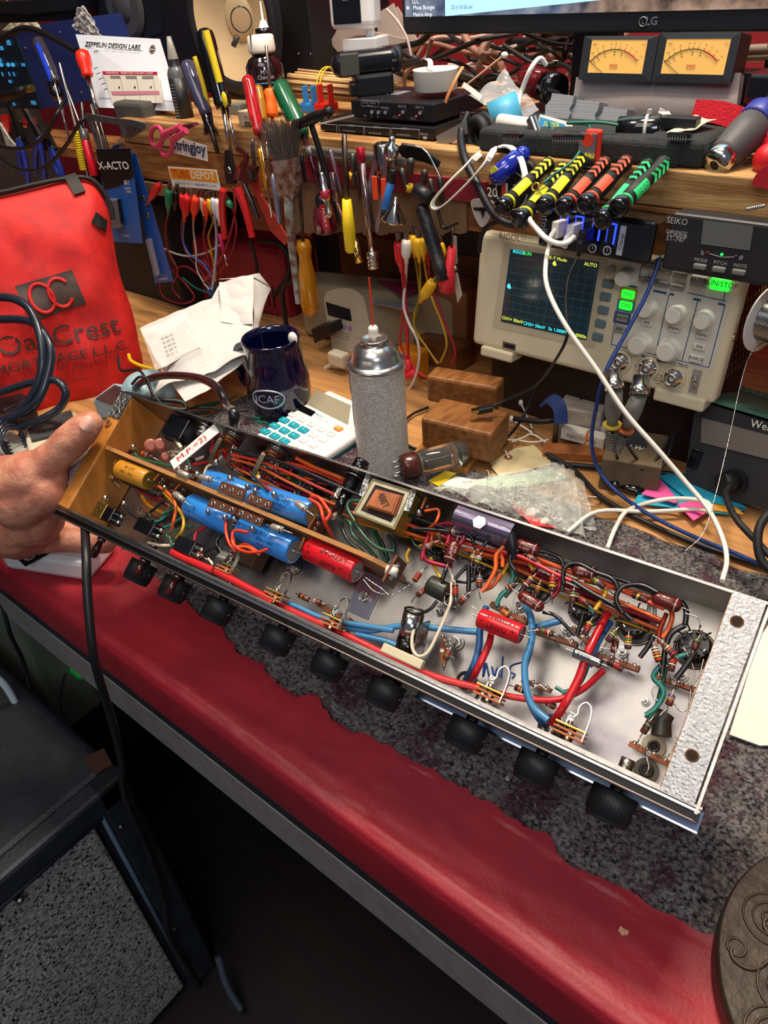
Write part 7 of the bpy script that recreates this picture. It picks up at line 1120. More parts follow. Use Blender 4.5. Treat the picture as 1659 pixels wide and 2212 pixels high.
# blue electronics box on the left with a circuit front
T('equipment_box', 'blue metal equipment case with a blue-lit circuit board behind the left screwdrivers', 'equipment case', ay(120, 230, .98)); b = B(); p = Y(.99, (84, 52), (176, 38), (190, 90), (232, 212), (85, 236), (58, 150), (36, 70)); b.prism(p, V((0, .10, 0)), M('#27336e', .4)); P('case', b)
b = B(); p = Y(.985, (-40, 80), (30, 72), (52, 130), (88, 236), (-40, 232)); b.prism(p, V((0, .02, 0)), M('#10202c', .4)); P('circuit_board', b); b = B(); CB_ = M('#3a9ad8', .4, em=.35)  # blue parts get a faint glow of their own in the material
for u, v, w, h in ((2, 104, .016, .008), (18, 92, .014, .010), (50, 140, .012, .006), (0, 130, .010, .008), (22, 176, .012, .006), (72, 222, .018, .008), (30, 225, .008, .006)): b.box(ay(u, v, .983), (w, .002, h), CB_)
for u in (3, 18, 28): b.lathe(ay(u, 140, .984), ay(u, 140, .980), [(0, .0045), (1, .004)], CB_, 16); b.box(ay(u+2, 160, .983), (.003, .002, .009), CB_)
P('blue_components', b, label='light blue capacitors and pads with a faint glow put into their colour')
for u, v in ((129, 70), (55, 104), (176, 200)): P('screw', B().sph(ay(u, v, .989), .002, STL, seg=8, ring=6))
T('parts_tray', 'black tray full of metal bits at the top left corner', 'tray', ay(60, 40, 1.05)); P('tray', B().prism(Y(1.05, (-60, 8), (42, 2), (48, 30), (-60, 26)), V((0, .10, 0)), DKB).prism(Y(1.05, (42, 2), (170, -6), (168, 20), (48, 32)), V((0, .10, 0)), DKB).prism(Y(1.06, (-60, 28), (168, 20), (150, 44), (-60, 52)), V((0, .10, 0)), BLK)); b = B()
for k in range(40): q = ay(rb.uniform(-20, 130), rb.uniform(-6, 4), 1.07+rb.random()*.06); b.box(q, (rb.uniform(.004, .014), .004, rb.uniform(.003, .008)), rb.choice([BRS, COP, STL, CHR]), ax=basis(V((rb.random(), rb.random(), 1)))+(V((0, 0, 1)),))
P('metal_bits', b, kind='stuff'); T('cloth_scrap', 'cream cloth scrap on top of the blue equipment case', 'cloth', mb=crump(Y(.97, (2, 66), (90, 66), (78, 48), (20, 50)), M('#d8cfae', .7), .006, 30, 3, 12, 12))
# black cables at far left
cable('cable', 'thick black corrugated cable arching over the blue equipment case', Y(.93, (-20, 110), (5, 85), (45, 62), (85, 68), (130, 90), (165, 110)), .0058, BLK); cable('cable', 'thin black cable looping low over the blue-handled pliers', Y(.80, (-40, 300), (10, 318), (60, 318), (100, 290), (122, 248), (140, 215, .84)), .0034, BLK); cable('cable', 'thin black cable making a wide loop above the tote bag', Y(.79, (-40, 318), (0, 340), (45, 366), (95, 362), (140, 318), (175, 262), (195, 250, .82)), .0034, BLK)
T('jack_plug', 'black plug with a brass collar lying on the circuit board', 'plug', mb=B().lathe(ay(2, 212, .95), ay(58, 193, .95), [(0, .009), (.6, .0105), (.9, .009), (.9, .008), (1, .008)], BLK, 20).cyl(ay(56, 194, .95), ay(70, 190, .95), .0075, BRS))
# bottles
def bottle(name, lab, u, vt, vb, y, prof, m, cat_='bottle', parts=()):
    a, c = ay(u, vb, y), ay(u, vt, y); c = V((a.x, a.y, c.z)); T(name, lab, cat_, a); P('body', B().lathe(a, c, prof, m, 36)); return a, c
a, c = bottle('dropper_bottle', 'small squeeze bottle with a clear pointed tip and black label beside the calibration card', 404, 78, 272, .885, [(0, .0135), (.04, .0150), (.60, .0150), (.66, .012), (.68, .0085, M('#22242a', .4)), (.76, .0085, M('#b8b6b0', .2, trans=.4)), (.86, .0065, M('#b8b6b0', .2, trans=.4)), (1, .0035)], M('#55585a', .3)); h = (c-a).length; P('label', B().lathe(a+V((0, 0, h*.06)), a+V((0, 0, h*.56)), [(0, .01515), (1, .01515)], M('#1b1c20', .4), 36))
b = B(); 
for k in range(12): b.ctext('lllll l lll', a+V((0, 0, h*(.1+.035*k))), V((1, 0, 0)), V((0, 0, 1)), .0152, .002, WTX) if False else b.box(a+V((.001*(k % 3), -.0153, h*(.1+.035*k))), (.012-.002*(k % 3), .0004, .0009), WTX)
P('label_lines', b)
a, c = bottle('chemical_bottle', 'brown glass chemical bottle with a white ribbed cap and an 83 label', 580, 75, 205, .94, [(0, .028), (.05, .030), (.50, .030), (.62, .024), (.68, .015), (.72, .015), (.72, .0205, WHT), (.76, .0215, WHT), (.98, .0205, WHT), (1, .018)], M('#1c0e10', .08, coat=.8)); b = B(); w_ = V((0, 0, 1)); up = V((-(a.x), -a.y, 0)).normalized(); sd = w_.cross(up); h = (c-a).length
b.ctext('Chemicals', a+w_*(h*.34), sd, up, .030, .006, WTX, w=.026); b.ctext('M G', a+w_*(h*.42), sd, up, .030, .007, WTX, w=.014); b.ctext('83', a+w_*(h*.10), sd, up, .030, .007, WTX); b.lathe(a+w_*(h*.23), a+w_*(h*.25), [(0, .0302), (1, .0302)], M('#2a86b8', .4), 36); P('label_print', b)
a, c = bottle('dropper_bottle', 'black ribbed bottle with a white needle tip behind the brown bottle', 577, 2, 110, .985, [(0, .013), (.3, .0150), (.34, .013), (.38, .0150), (.46, .0150), (.48, .008, WHT), (.62, .0045, WHT), (.64, .0018, WHT), (1, .001, WHT)], BLKG)
b = B(); bbox(b, .93, 488, 224, 522, 262, .04, M('#7d8078', .5), .002, SZ); T('small_box', 'grey-green small box on the shelf behind the long screwdrivers', 'box', mb=b)
T('small_box', 'small cream carton with a barcode on the shelf edge', 'box', ay(530, 280, .86)); b = B(); cf_, _, _ = bbox(b, .86, 512, 240, 556, 286, .03, M('#cdbfa2', .5), .001, SZ); P('carton', b); b = B(); cf_.o = ay(512, 286, .86)
for k in range(8): b.box(ay(530+k*2.2, 270, .8595), (.0008 if k % 2 else .0014, .0004, .010), INK)
b.text('91919', ay(538, 255, .8595), V((1, 0, 0)), V((0, 0, 1)), .006, INK); P('print', b)
# right side of shelf
T('felt_strip', 'bright red felt strip arching over the foam towards the right edge', 'felt', mb=B().ribbon(Y(.94, (1504, 240), (1560, 245, .93), (1610, 262, .92), (1650, 285, .90), (1720, 330, .88)), .022, .012, V((0, .3, 1)), M('#c8142a', .95, n=.15, ns=200, bump=.8, bs=500), 6))
a, c = ay(1548, 352, .85), ay(1626, 275, .90); n = (c-a).normalized(); T('ratchet_driver', 'large ribbed grey ratchet screwdriver with a blue collar, right end of the shelf', 'screwdriver', a); P('chrome_nose', B().lathe(a-n*.004, a+n*.012, [(0, .0045), (.0, .012), (.15, .0150), (.9, .0155), (1, .014)], CHR, 36).cyl(a-n*.0042, a+n*.001, .0052, INK)); P('grip', B().lathe(a+n*.010, a+n*.062, [(0, .0150), (.1, .0165), (.6, .0195), (1, .0190)], M('#4a484a', .55), 60, flute=.965)); P('collar', B().lathe(a+n*.060, a+n*.080, [(0, .0195), (.2, .0205), (.8, .0205), (1, .018)], M('#2c348c', .4), 36)); P('tail', B().lathe(a+n*.078, a+n*.094, [(0, .014), (1, .013)], M('#2c2420', .5), 24))
a, c = ay(1520, 355, .86), ay(1536, 338, .88); T('eraser', 'small pink cylinder beside the ratchet screwdriver', 'eraser', mb=B().rcyl(a, c, .0068, M('#c86a74', .5)))
for k, (lab, v) in enumerate((('upper steel spring at the right end of the shelf', 297), ('lower steel spring at the right end of the shelf', 320))): a = ay(1632, v, .90); T('spring', lab, 'spring', mb=B().tube([a+V((.0045*t/6.28, .008*sin(t), .008*cos(t))) for t in [x*.785 for x in range(0, 72)]], .0010, CHR, 6, 1))
T('rag', 'red rag hanging over the shelf front at the right edge', 'cloth', mb=B().ribbon(Y(.83, (1680, 372), (1655, 385), (1645, 405)), .02, .002, V((1, 0, .4)), M('#b81a2c', .8), 5)); T('red_cap', 'red plastic cap at the right edge of the shelf', 'cap', mb=B().sph(ay(1662, 345, .87), .016, M('#c01c24', .4)))
T('adapter', 'black power adapter standing at the right edge behind the red felt', 'adapter', mb=B().box(ay(1668, 225, .96), (.05, .04, .06), BLKG, bev=.003)); T('white_block', 'white plastic piece behind the red felt at the right', 'block', mb=B().box(ay(1640, 248, .98), (.022, .02, .022), WHT, bev=.003))
b = B().prism(Y(.855, (1500, 378), (1760, 405), (1760, 360), (1560, 345)), V((0, .0, .001)), TAN) if False else None
# cable clutter behind the shelf under the monitor
rc = random.Random(9); cols = ['#1b1b20', '#16161a', '#26262c', '#8a6a62', '#b8a49a', '#1f1f24', '#a07468', '#131318', '#3a3438', '#c8b4aa', '#2a2024']
for k in range(44):
    u = rc.uniform(850, 1300); v = rc.uniform(75, 185); a = rc.choice([-.9, -.5, .3, .6, -1.3, .1, 1.1]); L_ = rc.uniform(90, 240); y = rc.uniform(1.08, 1.36); pts = []
    for j in range(5): t = (j-2)/2; pts.append(ay(u+cos(a)*L_*t/1.2+rc.uniform(-12, 12), min(205, v+sin(a)*L_*t/2.2+rc.uniform(-14, 14)), y+rc.uniform(-.03, .03)))
    c_ = rc.choice(cols); T('cable', 'one of the tangled cables heaped behind the shelf under the monitor', 'cable', mb=B().tube(pts, rc.choice([.0035, .0045, .006, .0028]), M(c_, .5, n=.3 if k % 3 == 0 else 0, ns=400), 7, 5), group='tangled cables behind the shelf')
for k in range(9):
    q = [(1608+rc.uniform(-10, 60), 95+k*14), (1659+rc.uniform(0, 40), 90+k*15), (1720, 90+k*16)]; T('cable', 'one of the dark cables at the right edge behind the VU meters', 'cable', mb=B().tube(Y(1.1, *q), .006, M(rc.choice(cols[:5]), .5), 8), group='cables right of the VU meters')
for k in range(7): 
    q = ay(850+rc.uniform(-130, 40), rc.uniform(60, 190), 1.16+.03*k); T('leaflet', 'one of the pinkish white paper leaflets stacked behind the white camera', 'paper', mb=B().box(q, (.10, .003, .07), M('#b0a098', .6), ax=(V((cos(.3*k-.8), .2, sin(.3*k-.8))).normalized(), V((0, 1, 0)), V((-sin(.3*k-.8), 0, cos(.3*k-.8)))), bev=.0005), group='leaflets behind the white camera')
T('cotton_swab', 'long cotton swab leaning in the cables behind the zip bag', 'cotton swab', mb=B().tube(Y(1.0, (1010, 182), (1085, 122)), .0016, M('#d8a890', .5)).sph(ay(1090, 119, 1.0), .0034, WHT, sc=(1.6, 1, 1.2)))
# ================================================================ tools hanging on the shelf front
YT = .818
def ln_(p, q): return (q-p).normalized()
def driver(lab, p, q, s, r, m, prof=None, shr=.0028, shm=None, cap=None, group=None, y=YT, flute=.93, tip=None):
    """p->q handle pixels, q->s shaft pixels"""
    p, q, s = [ay(a[0], a[1], a[2] if len(a) > 2 else y) for a in (p, q, s)]
    T('screwdriver', lab, 'screwdriver', q, group=group); L = (q-p).length
    P('handle', B().lathe(p, q, prof or [(0, r*.55), (.04, r*.9), (.12, r), (.75, r), (.85, r*.8), (.92, r*.85), (1, r*.7)], m, 24, flute=flute)); n = ln_(q, s)
    b = B().cyl(q-n*.004, s, shr, shm or CHR, seg=12)
    if tip == 'flat': b.box(s+n*.004, (shr*2.4, .0012, .012), shm or CHR, (n.cross(V((0, 1, 0))).normalized(), V((0, 1, 0)), n))
    P('shaft', b)
    if cap: P('stripe', B().lathe(p+(q-p)*cap[0], p+(q-p)*cap[1], [(0, r*1.03), (1, r*1.03)], cap[2], 24))
    return p, q, s
def clearm(c): return M(c, .08, trans=.45, coat=.8, ior=1.4)
# left group
driver('blue and clear plastic handled screwdriver standing at the left before the blue case', (80, 84, .87), (122, 180, .85), (150, 300, .83), .0125, M('#35333c', .1, coat=.8), shr=.0022); n_ = NOW[0]; P('blue_stripe', B().tube(Y(.845, (80, 94), (112, 176)), .005, M('#1b3fd0', .15, coat=.8), 8, 1)); a, c = ay(98, 184, .85), ay(140, 214, .84); P('ferrule', B().lathe(ay(112, 178, .85), ay(128, 214, .846), [(0, .011), (.6, .012), (1, .009)], BLKG, 20))
for k, (u1, v1, u2, v2, c_, lab) in enumerate(((128, 135, 190, 380, CHR, 'thin steel pick leaning right of the blue screwdriver'), (138, 175, 196, 330, STL, 'second steel rod leaning beside the picks'), (143, 190, 170, 300, M('#8a8478', .4), 'grey mechanical pencil shaped tool in the left group'), (118, 180, 152, 310, CHR, 'slim bright rod behind the black ferrule'), (150, 205, 205, 355, STL, 'long steel rod reaching towards the red marker'), (176, 220, 184, 300, DST, 'dark nail-like tool under the red bulb handle'), (196, 225, 226, 330, STL, 'thin steel driver shaft between the card and pliers'), (206, 230, 238, 340, DST, 'dark driver shaft next to the chrome pliers'))): T('steel_rod', lab, 'tool', mb=B().rcyl(ay(u1, v1, .84), ay(u2, v2, .82), .0021 if k < 5 else .003, c_, b=.5, seg=10))
driver('screwdriver with a bright red bulbous handle in front of the calibration card', (176, 108, .86), (190, 166, .85), (212, 250, .83), .012, M('#e02c18', .3, coat=.4), prof=[(0, .006), (.08, .0115), (.3, .0135), (.55, .0125), (.8, .0090), (.9, .0105), (1, .0085)], shr=.0045, flute=None)
T('marker', 'red penlight with a silver cap hanging above the tote bag', 'penlight', ay(185, 280, .80)); a, c = ay(179, 278, .80), ay(204, 380, .79); n = ln_(a, c); P('cap', B().rcyl(a, a+n*.018, .0082, M('#b0aeac', .3, .8), b=.15)); P('barrel', B().rcyl(a+n*.018, c, .0078, M('#c01428', .3, coat=.4), b=.1)); P('tip', B().lathe(c, c+n*.010, [(0, .003), (1, .0015)], BLK, 12))
b = B(); 
for k in range(16): t = k/15; b.ring(ay(163+t*16, 286+t*78, .805), ay(179, 364, .805)-ay(163, 286, .805), .0042, .0024, M('#e0c81c', .45), 14, 6)
T('coiled_cord', 'yellow coiled cord hanging left of the red penlight', 'cord', mb=b)
# blue handled pliers at far left
for k, (pv, h1, h2, tp, lab) in enumerate((((42, 300), (50, 375), (62, 400), (18, 230), 'leftmost pliers with blue grips hanging above the tote bag'), ((85, 300), (78, 372), (96, 395), (48, 235), 'middle pliers with blue grips hanging above the tote bag'), ((112, 320), (128, 378), (140, 400), (72, 240), 'right pliers with blue grips hanging above the tote bag'))):
    y = .83+.008*k; pv, h1, h2, tp = [ay(q[0], q[1], y) for q in (pv, h1, h2, tp)]; T('pliers', lab, 'pliers', pv); P('jaws', B().prism([tp-V((.006, 0, 0)), tp+V((.006, 0, 0)), pv+V((.010, 0, 0)), pv-V((.008, 0, 0))], V((0, .008, 0)), DST).cyl(pv-V((0, .003, 0)), pv+V((0, .01, 0)), .006, DST)); P('grip', B().tube([pv, pv*.5+h1*.5+V((-.008, 0, 0)), h1], .0062, M('#23389a', .35, coat=.3), 10)); P('grip', B().tube([pv, pv*.5+h2*.5+V((.006, 0, 0)), h2], .0062, M('#23389a', .35, coat=.3), 10))
T('tool_rack', 'magnetic rack strip with red and yellow labels at the far left', 'tool rack', ay(60, 260, .85)); P('bar', B().box(ay(50, 290, .855), (.20, .012, .05), M('#3a3230', .5)));
for u, v in ((10, 255), (34, 258), (53, 265), (76, 262)): P('label', B().box(ay(u, v, .846), (.012, .001, .014), M('#b81428', .5)).box(ay(u+1, v+9, .8455), (.012, .001, .003), M('#d8a02c', .5)), label='red and yellow label')
T('bottle_opener', 'red and white decorated tag hanging at the left edge', 'tag', mb=B().prism(Y(.83, (0, 250), (18, 248), (20, 280), (14, 300)), V((0, .004, 0)), M('#d82420', .4)).prism(Y(.826, (-4, 262), (20, 300), (36, 318), (14, 316)), V((0, .004, 0)), M('#c8c4b8', .5, n=.5, ns=200)))
# chrome locking pliers
CHP = M('#bcbcc0', .35, 1., n=.2, ns=80); T('locking_pliers', 'chrome locking pliers lying along the shelf edge left of the pink scissors', 'pliers', ay(210, 255, .80)); P('jaw', B().ribbon(Y(.80, (188, 252), (215, 256), (250, 262), (285, 266), (318, 274)), .010, .006, V((0, .2, 1)), CHP, 4)); P('handle', B().ribbon(Y(.80, (192, 255), (205, 290), (218, 325), (232, 350), (240, 345)), .008, .004, V((1, .2, 0)), CHP, 4)); P('handle', B().ribbon(Y(.80, (262, 268), (268, 295), (250, 318), (238, 342)), .008, .004, V((1, .2, 0)), CHP, 4)); P('adjuster', B().sph(ay(220, 348, .798), .006, BRS)); P('hook', B().prism(Y(.80, (255, 262), (318, 272), (300, 288), (278, 300), (262, 290)), V((0, .003, 0)), CHP))
# pink scissors
PK = M('#c03a5c', .35, coat=.3); T('scissors', 'pink handled scissors hanging over the shelf edge above a sticker', 'scissors', ay(350, 300, .79)); 
for c0, rx, ry, an, tl in (((338, 295), .0115, .0205, .95, [(352, 290), (372, 282), (390, 274)]), ((360, 315), .0115, .0215, .9, [(372, 305), (388, 292), (402, 282)])):
    q = ay(*c0, .80); pts = [q+V((-cos(an)*rx*cos(t)+sin(an)*ry*sin(t), 0, sin(an)*rx*cos(t)+cos(an)*ry*sin(t)))for t in [k*2*pi/28 for k in range(29)]]; P('handle', B().tube(pts, .0038, PK, 8, 1).tube(Y(.80, *tl), .005, PK, 10))
P('blade', B().prism(Y(.815, (392, 270), (404, 280), (428, 270), (424, 264)), V((0, .002, 0)), STL))
# stickers on the shelf front
def sticker(lab, y, c4, fn):
    p = [ay(u, v, y) for u, v in c4]; f = Fr(p[3], p[2]-p[3], p[0]-p[3]); T('sticker', lab, 'sticker', p[3]); fn(f, p)
def stj(f, p):
    cc = sum(p, V((0, 0, 0)))/4; w = (p[2]-p[3]).length; b = B().text('Stringjoy', cc, f.ex, f.ey, .020, WHT, w=w*1.03, bold=True, lift=.0010, shear=.1); b.prism([cc+f.ex*x*w+f.ey*y for x, y in ((-.5, -.014), (.5, -.018), (.54, .006), (-.47, .014))], f.ez*.0004, WHT); P('backing', b); P('lettering', B().text('Stringjoy', cc, f.ex, f.ey, .017, M('#20325e', .5), w=w, bold=True, lift=.0018, shear=.1), label='dark blue Stringjoy lettering')
sticker('white edged blue script sticker reading Stringjoy on the wood behind the scissors', .826, [(374, 300), (446, 303), (444, 338), (372, 326)], stj)
def tdp(f, p):
    W_, H_ = (p[2]-p[3]).length, (p[0]-p[3]).length; P('backing', B().box(f.p(W_/2, H_/2, 0), (W_, H_, .0008), WHT, f.ax(), bev=.0003)); b = B().box(f.p(W_/2, H_*.66, .0006), (W_*.95, H_*.54, .0006), M('#e8941c', .45), f.ax()); P('orange_field', b); b = B(); b.ftext(f, 'TUBE', W_*.25, H_*.66, H_*.38, M('#c8501c', .5), z=.001, w=W_*.38, bold=True); b.ftext(f, 'DEPOT', W_*.70, H_*.66, H_*.38, WHT, z=.001, w=W_*.48, bold=True); b.ftext(f, 'ANALOG IN | TUBEDEPOT.COM', W_*.5, H_*.2, H_*.12, M('#3a6a90', .5), z=.0006, w=W_*.86); P('lettering', b)
sticker('orange and white TUBEDEPOT sticker on the shelf front', .826, [(366, 360), (478, 376), (478, 412), (373, 402)], tdp)
def pick(f, p):
    pts = smooth_out([(u, v) for u, v in [(1018, 434), (1045, 430), (1068, 438), (1060, 468), (1044, 490), (1030, 476)]], 4); b = B().prism([ay(u, v, .826) for u, v in pts], V((0, -.0012, 0)), M('#c9c4be', .35, n=.15)); P('pick', b); P('logo', B().prism(Y(.8245, (1022, 448), (1062, 448), (1060, 456), (1048, 456), (1043, 472), (1038, 456), (1024, 454)), V((0, -.0004, 0)), INK))
sticker('pearly guitar pick with a black winged T logo stuck to the wood', .826, [(1018, 430), (1068, 430), (1068, 490), (1018, 490)], pick)
def rnd(f, p):
    q = ay(1106, 412, .824); b = B().lathe(q, q-V((0, .001, 0)), [(0, .029), (1, .029)], INK, 44).ring(q-V((0, .0012, 0)), V((0, 1, 0)), .0215, .0008, WHT, 40, 5); P('backing', b); b = B().text('20', ay(1064, 416, .822), V((1, 0, 0)), V((0, 0, 1)), .011, WHT, bold=True, lift=.001); b.box(ay(1090, 412, .822), (.008, .0006, .018), M('#e0442c', .5)); b.text('LL', ay(1108, 414, .822), V((1, 0, 0)), V((0, 0, 1)), .016, WHT, bold=True, lift=.001); P('lettering', b)
sticker('round black sticker with 20 and a red bar under the yellow screwdrivers', .826, [(1070, 380), (1140, 380), (1140, 440), (1070, 440)], rnd)
# blister packs
def blister(lab, p4, y, cols):
    p = [ay(*q, y) for q in p4]; f = Fr(p[3], p[2]-p[3], p[0]-p[3]); T('blister_pack', lab, 'package', p[3]); nn = (p[2]-p[3]).cross(p[0]-p[3]).normalized(); P('card', B().prism(p, -nn*.001, M(cols, .35))); return p, nn, (lambda A, C: p[3]*(1-A)*(1-C)+p[2]*A*(1-C)+p[1]*A*C+p[0]*(1-A)*C+nn*.0004)
p, nn, c6 = blister('blue and black blister card of hobby knife blades hanging by the tote bag', [(208, 322), (282, 320), (308, 526), (242, 522)], .792, '#1f5aa8'); ex_, ey_ = p[1]-p[0], p[0]-p[3]
b = B().prism([c6(0, .78), c6(0, 1), c6(1, 1), c6(1, .72), c6(.5, .62), c6(0.05, .58)], nn*.0005, M('#15141a', .35)); P('black_header', b); b = B().text('X-ACTO', c6(.45, .83)+nn*.0006, ex_, ey_, .013, WHT, w=ex_.length*.92, bold=True); b.text('#11', c6(.78, .66)+nn*.0004, ex_, ey_, .008, WHT, bold=True).text('BLADES', c6(.78, .60)+nn*.0004, ex_, ey_, .004, WHT).text('LAMES', c6(.80, .565)+nn*.0004, ex_, ey_, .004, WHT).text('11 BLADES', c6(.5, .08)+nn*.0004, ex_, ey_, .004, WHT); P('lettering', b)
P('blister', B().box(c6(.36, .34)+nn*.006, (.030, .055, .012), M('#a8b0c0', .08, trans=.75), (ex_.normalized(), (c6(.36, .6)-c6(.36, .1)).normalized(), nn), bev=.003)); P('blade_case', B().box(c6(.46, .36)+nn*.004, (.012, .045, .006), BLK, (ex_.normalized(), (c6(.36, .6)-c6(.36, .1)).normalized(), nn), bev=.001).box(c6(.24, .34)+nn*.004, (.010, .045, .004), M('#a82838', .4), (ex_.normalized(), (c6(.36, .6)-c6(.36, .1)).normalized(), nn)))
p, nn, c6 = blister('longer blue blister card with clear pockets behind the blade card', [(280, 335), (292, 330), (375, 608), (335, 612)], .806, '#1d4d9c'); ex_ = p[2]-p[3]; P('blister', B().box(c6(.35, .22)+nn*.005, (.016, .07, .008), M('#a8b8d8', .08, trans=.75), (ex_.normalized(), (c6(.4, .6)-c6(.4, .1)).normalized(), nn), bev=.003)); P('lettering', B().text('STARTER SET', c6(.5, .03), ex_, p[1]-p[2], .004, WHT)); b = B()
for t in (.55, .68): b.sph(c6(.5, t), .005, BRS, sc=(1, .3, 1))
P('printed_picture', b)
# long black/yellow screwdrivers
driver('large black and yellow handled screwdriver standing before the cream speaker cone', (440, 64, .84), (482, 235, .82), (500, 335, .81), .0140, M('#0e0e12', .12, coat=.7), shr=.0032, flute=.9); P('yellow_panel', B().tube(Y(.822, (444, 66), (456, 110), (474, 178)), .0055, M('#e8cf28', .3, coat=.5), 8, 4)); P('yellow_panel', B().sph(ay(485, 215, .812), .007, M('#e8cf28', .3), sc=(.7, .5, 1.5)))
driver('blue clear and yellow handled screwdriver left of the big black one', (402, 134, .85), (448, 250, .83), (470, 330, .815), .0125, M('#4b4a66', .1, trans=.3, coat=.7), shr=.0034, shm=DST); P('yellow_edge', B().tube(Y(.838, (420, 122), (438, 180), (450, 232)), .0035, M('#e8cf28', .3, coat=.5), 8, 3)); P('ferrule', B().lathe(ay(446, 246, .83), ay(456, 290, .826), [(0, .009), (.5, .008), (1, .012)], BLKG, 20, flute=.9))
driver('long thin screwdriver with black collar hanging right of the black and yellow one', (484, 196, .835), (490, 232, .83), (512, 325, .815), .0085, BLKG, shr=.0022)
# middle cluster handles
driver('translucent red handled screwdriver in the middle group', (534, 165, .86), (560, 290, .83), (588, 470, .80), .0098, clearm('#c81e28'), shr=.0019); driver('amber clear handled screwdriver between red and green ones', (556, 186, .87), (570, 262, .85), (584, 380, .82), .0078, clearm('#c88c1c'), shr=.0018); driver('orange rubber handled screwdriver in the middle group', (583, 192, .88), (588, 252, .87), (592, 330, .85), .0095, M('#f06a18', .45), shr=.0024, flute=None, prof=[(0, .007), (.1, .0095), (.35, .0078), (.6, .0085), (.9, .0098), (1, .008)])
T('steel_rod', 'steel blade tip rising above the orange handle', 'tool', mb=B().rcyl(ay(575, 98, .89), ay(584, 192, .88), .0024, STL, b=.4)); driver('thick green ribbed screwdriver handle leaning behind the ball-pein hammer', (602, 180, .86), (655, 292, .83), (690, 400, .81), .0135, M('#145a3a', .25, coat=.5), shr=.0028, shm=M('#6a3a52', .25, .9), flute=.86)
T('hammer', 'small ball-pein hammer with a copper face and black head on the shelf edge', 'hammer', ay(700, 300, .80)); a, c = ay(622, 278, .80), ay(718, 238, .80); n = ln_(a, c); P('copper_face', B().rcyl(a, a+n*.015, .0078, M('#b87444', .35, .9), b=.1)); P('head', B().lathe(a+n*.015, c, [(0, .0075), (.2, .0065), (.5, .0078), (.75, .006), (.82, .004), (.9, .0085), (1, .004)], M('#2a2826', .35, .6), 24)); P('handle', B().tube(Y(.805, (672, 268), (692, 330), (712, 400), (735, 480)), .0042, M('#1d1b1c', .4, .4), 10))
for k, (u, c_, lab) in enumerate(((662, '#2f7fc0', 'blue forked plastic clip standing behind the green handle'), (690, '#d8281e', 'red forked plastic clip standing behind the hammer'))):
    m = M(c_, .35, coat=.2); b = B(); bbox(b, .93, u-18+4*k, 222, u+16+4*k, 246, .025, m, .003); bbox(b, .93, u-12+4*k, 186-3*k, u-4+4*k, 226, .012, m, .002); bbox(b, .93, u+6+8*k, 186-3*k, u+14+8*k, 226, .012, m, .002); T('spudger_clip', lab, 'clip', mb=b)
T('glass_pin', 'thin clear strip lying across the top of the lower switch box', 'strip', mb=B().tube(Y(.86, (690, 268), (764, 250)), .0014, M('#c8c8cc', .2, .6)))
# paint brush
T('paint_brush', 'old paint brush with grey bristles up and a paint-smeared pale handle', 'paint brush', ay(620, 450, .79)); rb2 = random.Random(3); b = B(); BRI = M('#5c5046', .8, n=.3, ns=300); base = [ay(u, 345, .79) for u in (596, 640)]
for k in range(260): t = rb2.random(); s_ = rb2.uniform(-1, 1); a = base[0]*(1-t)+base[1]*t+V((0, s_*.006, 0)); c = ay(566+t*76+rb2.uniform(-4, 4), 262+rb2.uniform(-8, 10)+8*abs(t-.5), .79)+V((0, s_*.012, 0)); b.tube([a, (a+c)/2+V((rb2.uniform(-.001, .001), 0, 0)), c], .0007, BRI, 4, 2, r2=.0003)
P('bristles', b, kind='stuff'); PB = M('#9da49a', .6, n=.4, ns=60, h2='#6a4030'); p = [ay(u, v, .79) for u, v in [(592, 348), (642, 340), (646, 400), (638, 430), (610, 432), (600, 400)]]; P('ferrule', B().prism([q+V((0, -.006, 0)) for q in p], V((0, .012, 0)), M('#8f8478', .5, .3, n=.5, ns=90, h2='#5a2c1c'))); P('handle', B().tube([ay(624, 425, .79), ay(628, 500, .79), ay(636, 580, .79), ay(644, 655, .79)], .0085, PB, 12, 5, r2=.0045))
# wire cutters / pliers with red grips
def redpl(lab, pv, tp, h1, h2, y, mj, ln=.0065):
    pv_, tp_ = ay(*pv, y), ay(*tp, y); T('pliers', lab, 'pliers', pv_); P('jaws', B().prism([tp_-V((.003, 0, 0)), tp_+V((.004, 0, 0)), pv_+V((.011, 0, 0)), pv_+V((.006, 0, -.02)), pv_+V((-.012, 0, -.02)), pv_-V((.011, 0, 0))], V((0, .007, 0)), mj).cyl(pv_-V((0, .002, 0)), pv_+V((0, .009, 0)), .0055, CHR))
    for h in (h1, h2): q = [ay(*z, y) for z in h]; P('grip', B().tube(q, ln, M('#c01a1e', .35, coat=.4), 10, 5, r2=ln*.8))
redpl('black nosed cutters with red grips hanging under the sticker', (494, 368), (488, 325), [(483, 410), (480, 450), (486, 515)], [(512, 405), (530, 455), (545, 512)], .80, BLK)
T('adjustable_wrench', 'small adjustable wrench hanging right of the red cutters', 'wrench', ay(530, 380, .79)); WRM = M('#6d6a68', .3, 1., n=.3); P('head', B().prism(Y(.79, (508, 385), (522, 355), (552, 362), (546, 396), (532, 398)), V((0, .008, 0)), WRM).box(ay(540, 378, .788), (.009, .002, .011), M('#2a2a2a', .5))); P('jaw', B().prism(Y(.789, (502, 388), (512, 358), (520, 356), (512, 392)), V((0, .006, 0)), CHR)); P('handle', B().tube(Y(.795, (525, 392), (545, 440), (556, 472)), .004, WRM)); P('yoke', B().ribbon(Y(.79, (512, 320), (528, 330), (532, 345), (520, 362)), .007, .004, V((1, 0, 0)), WRM, 4))
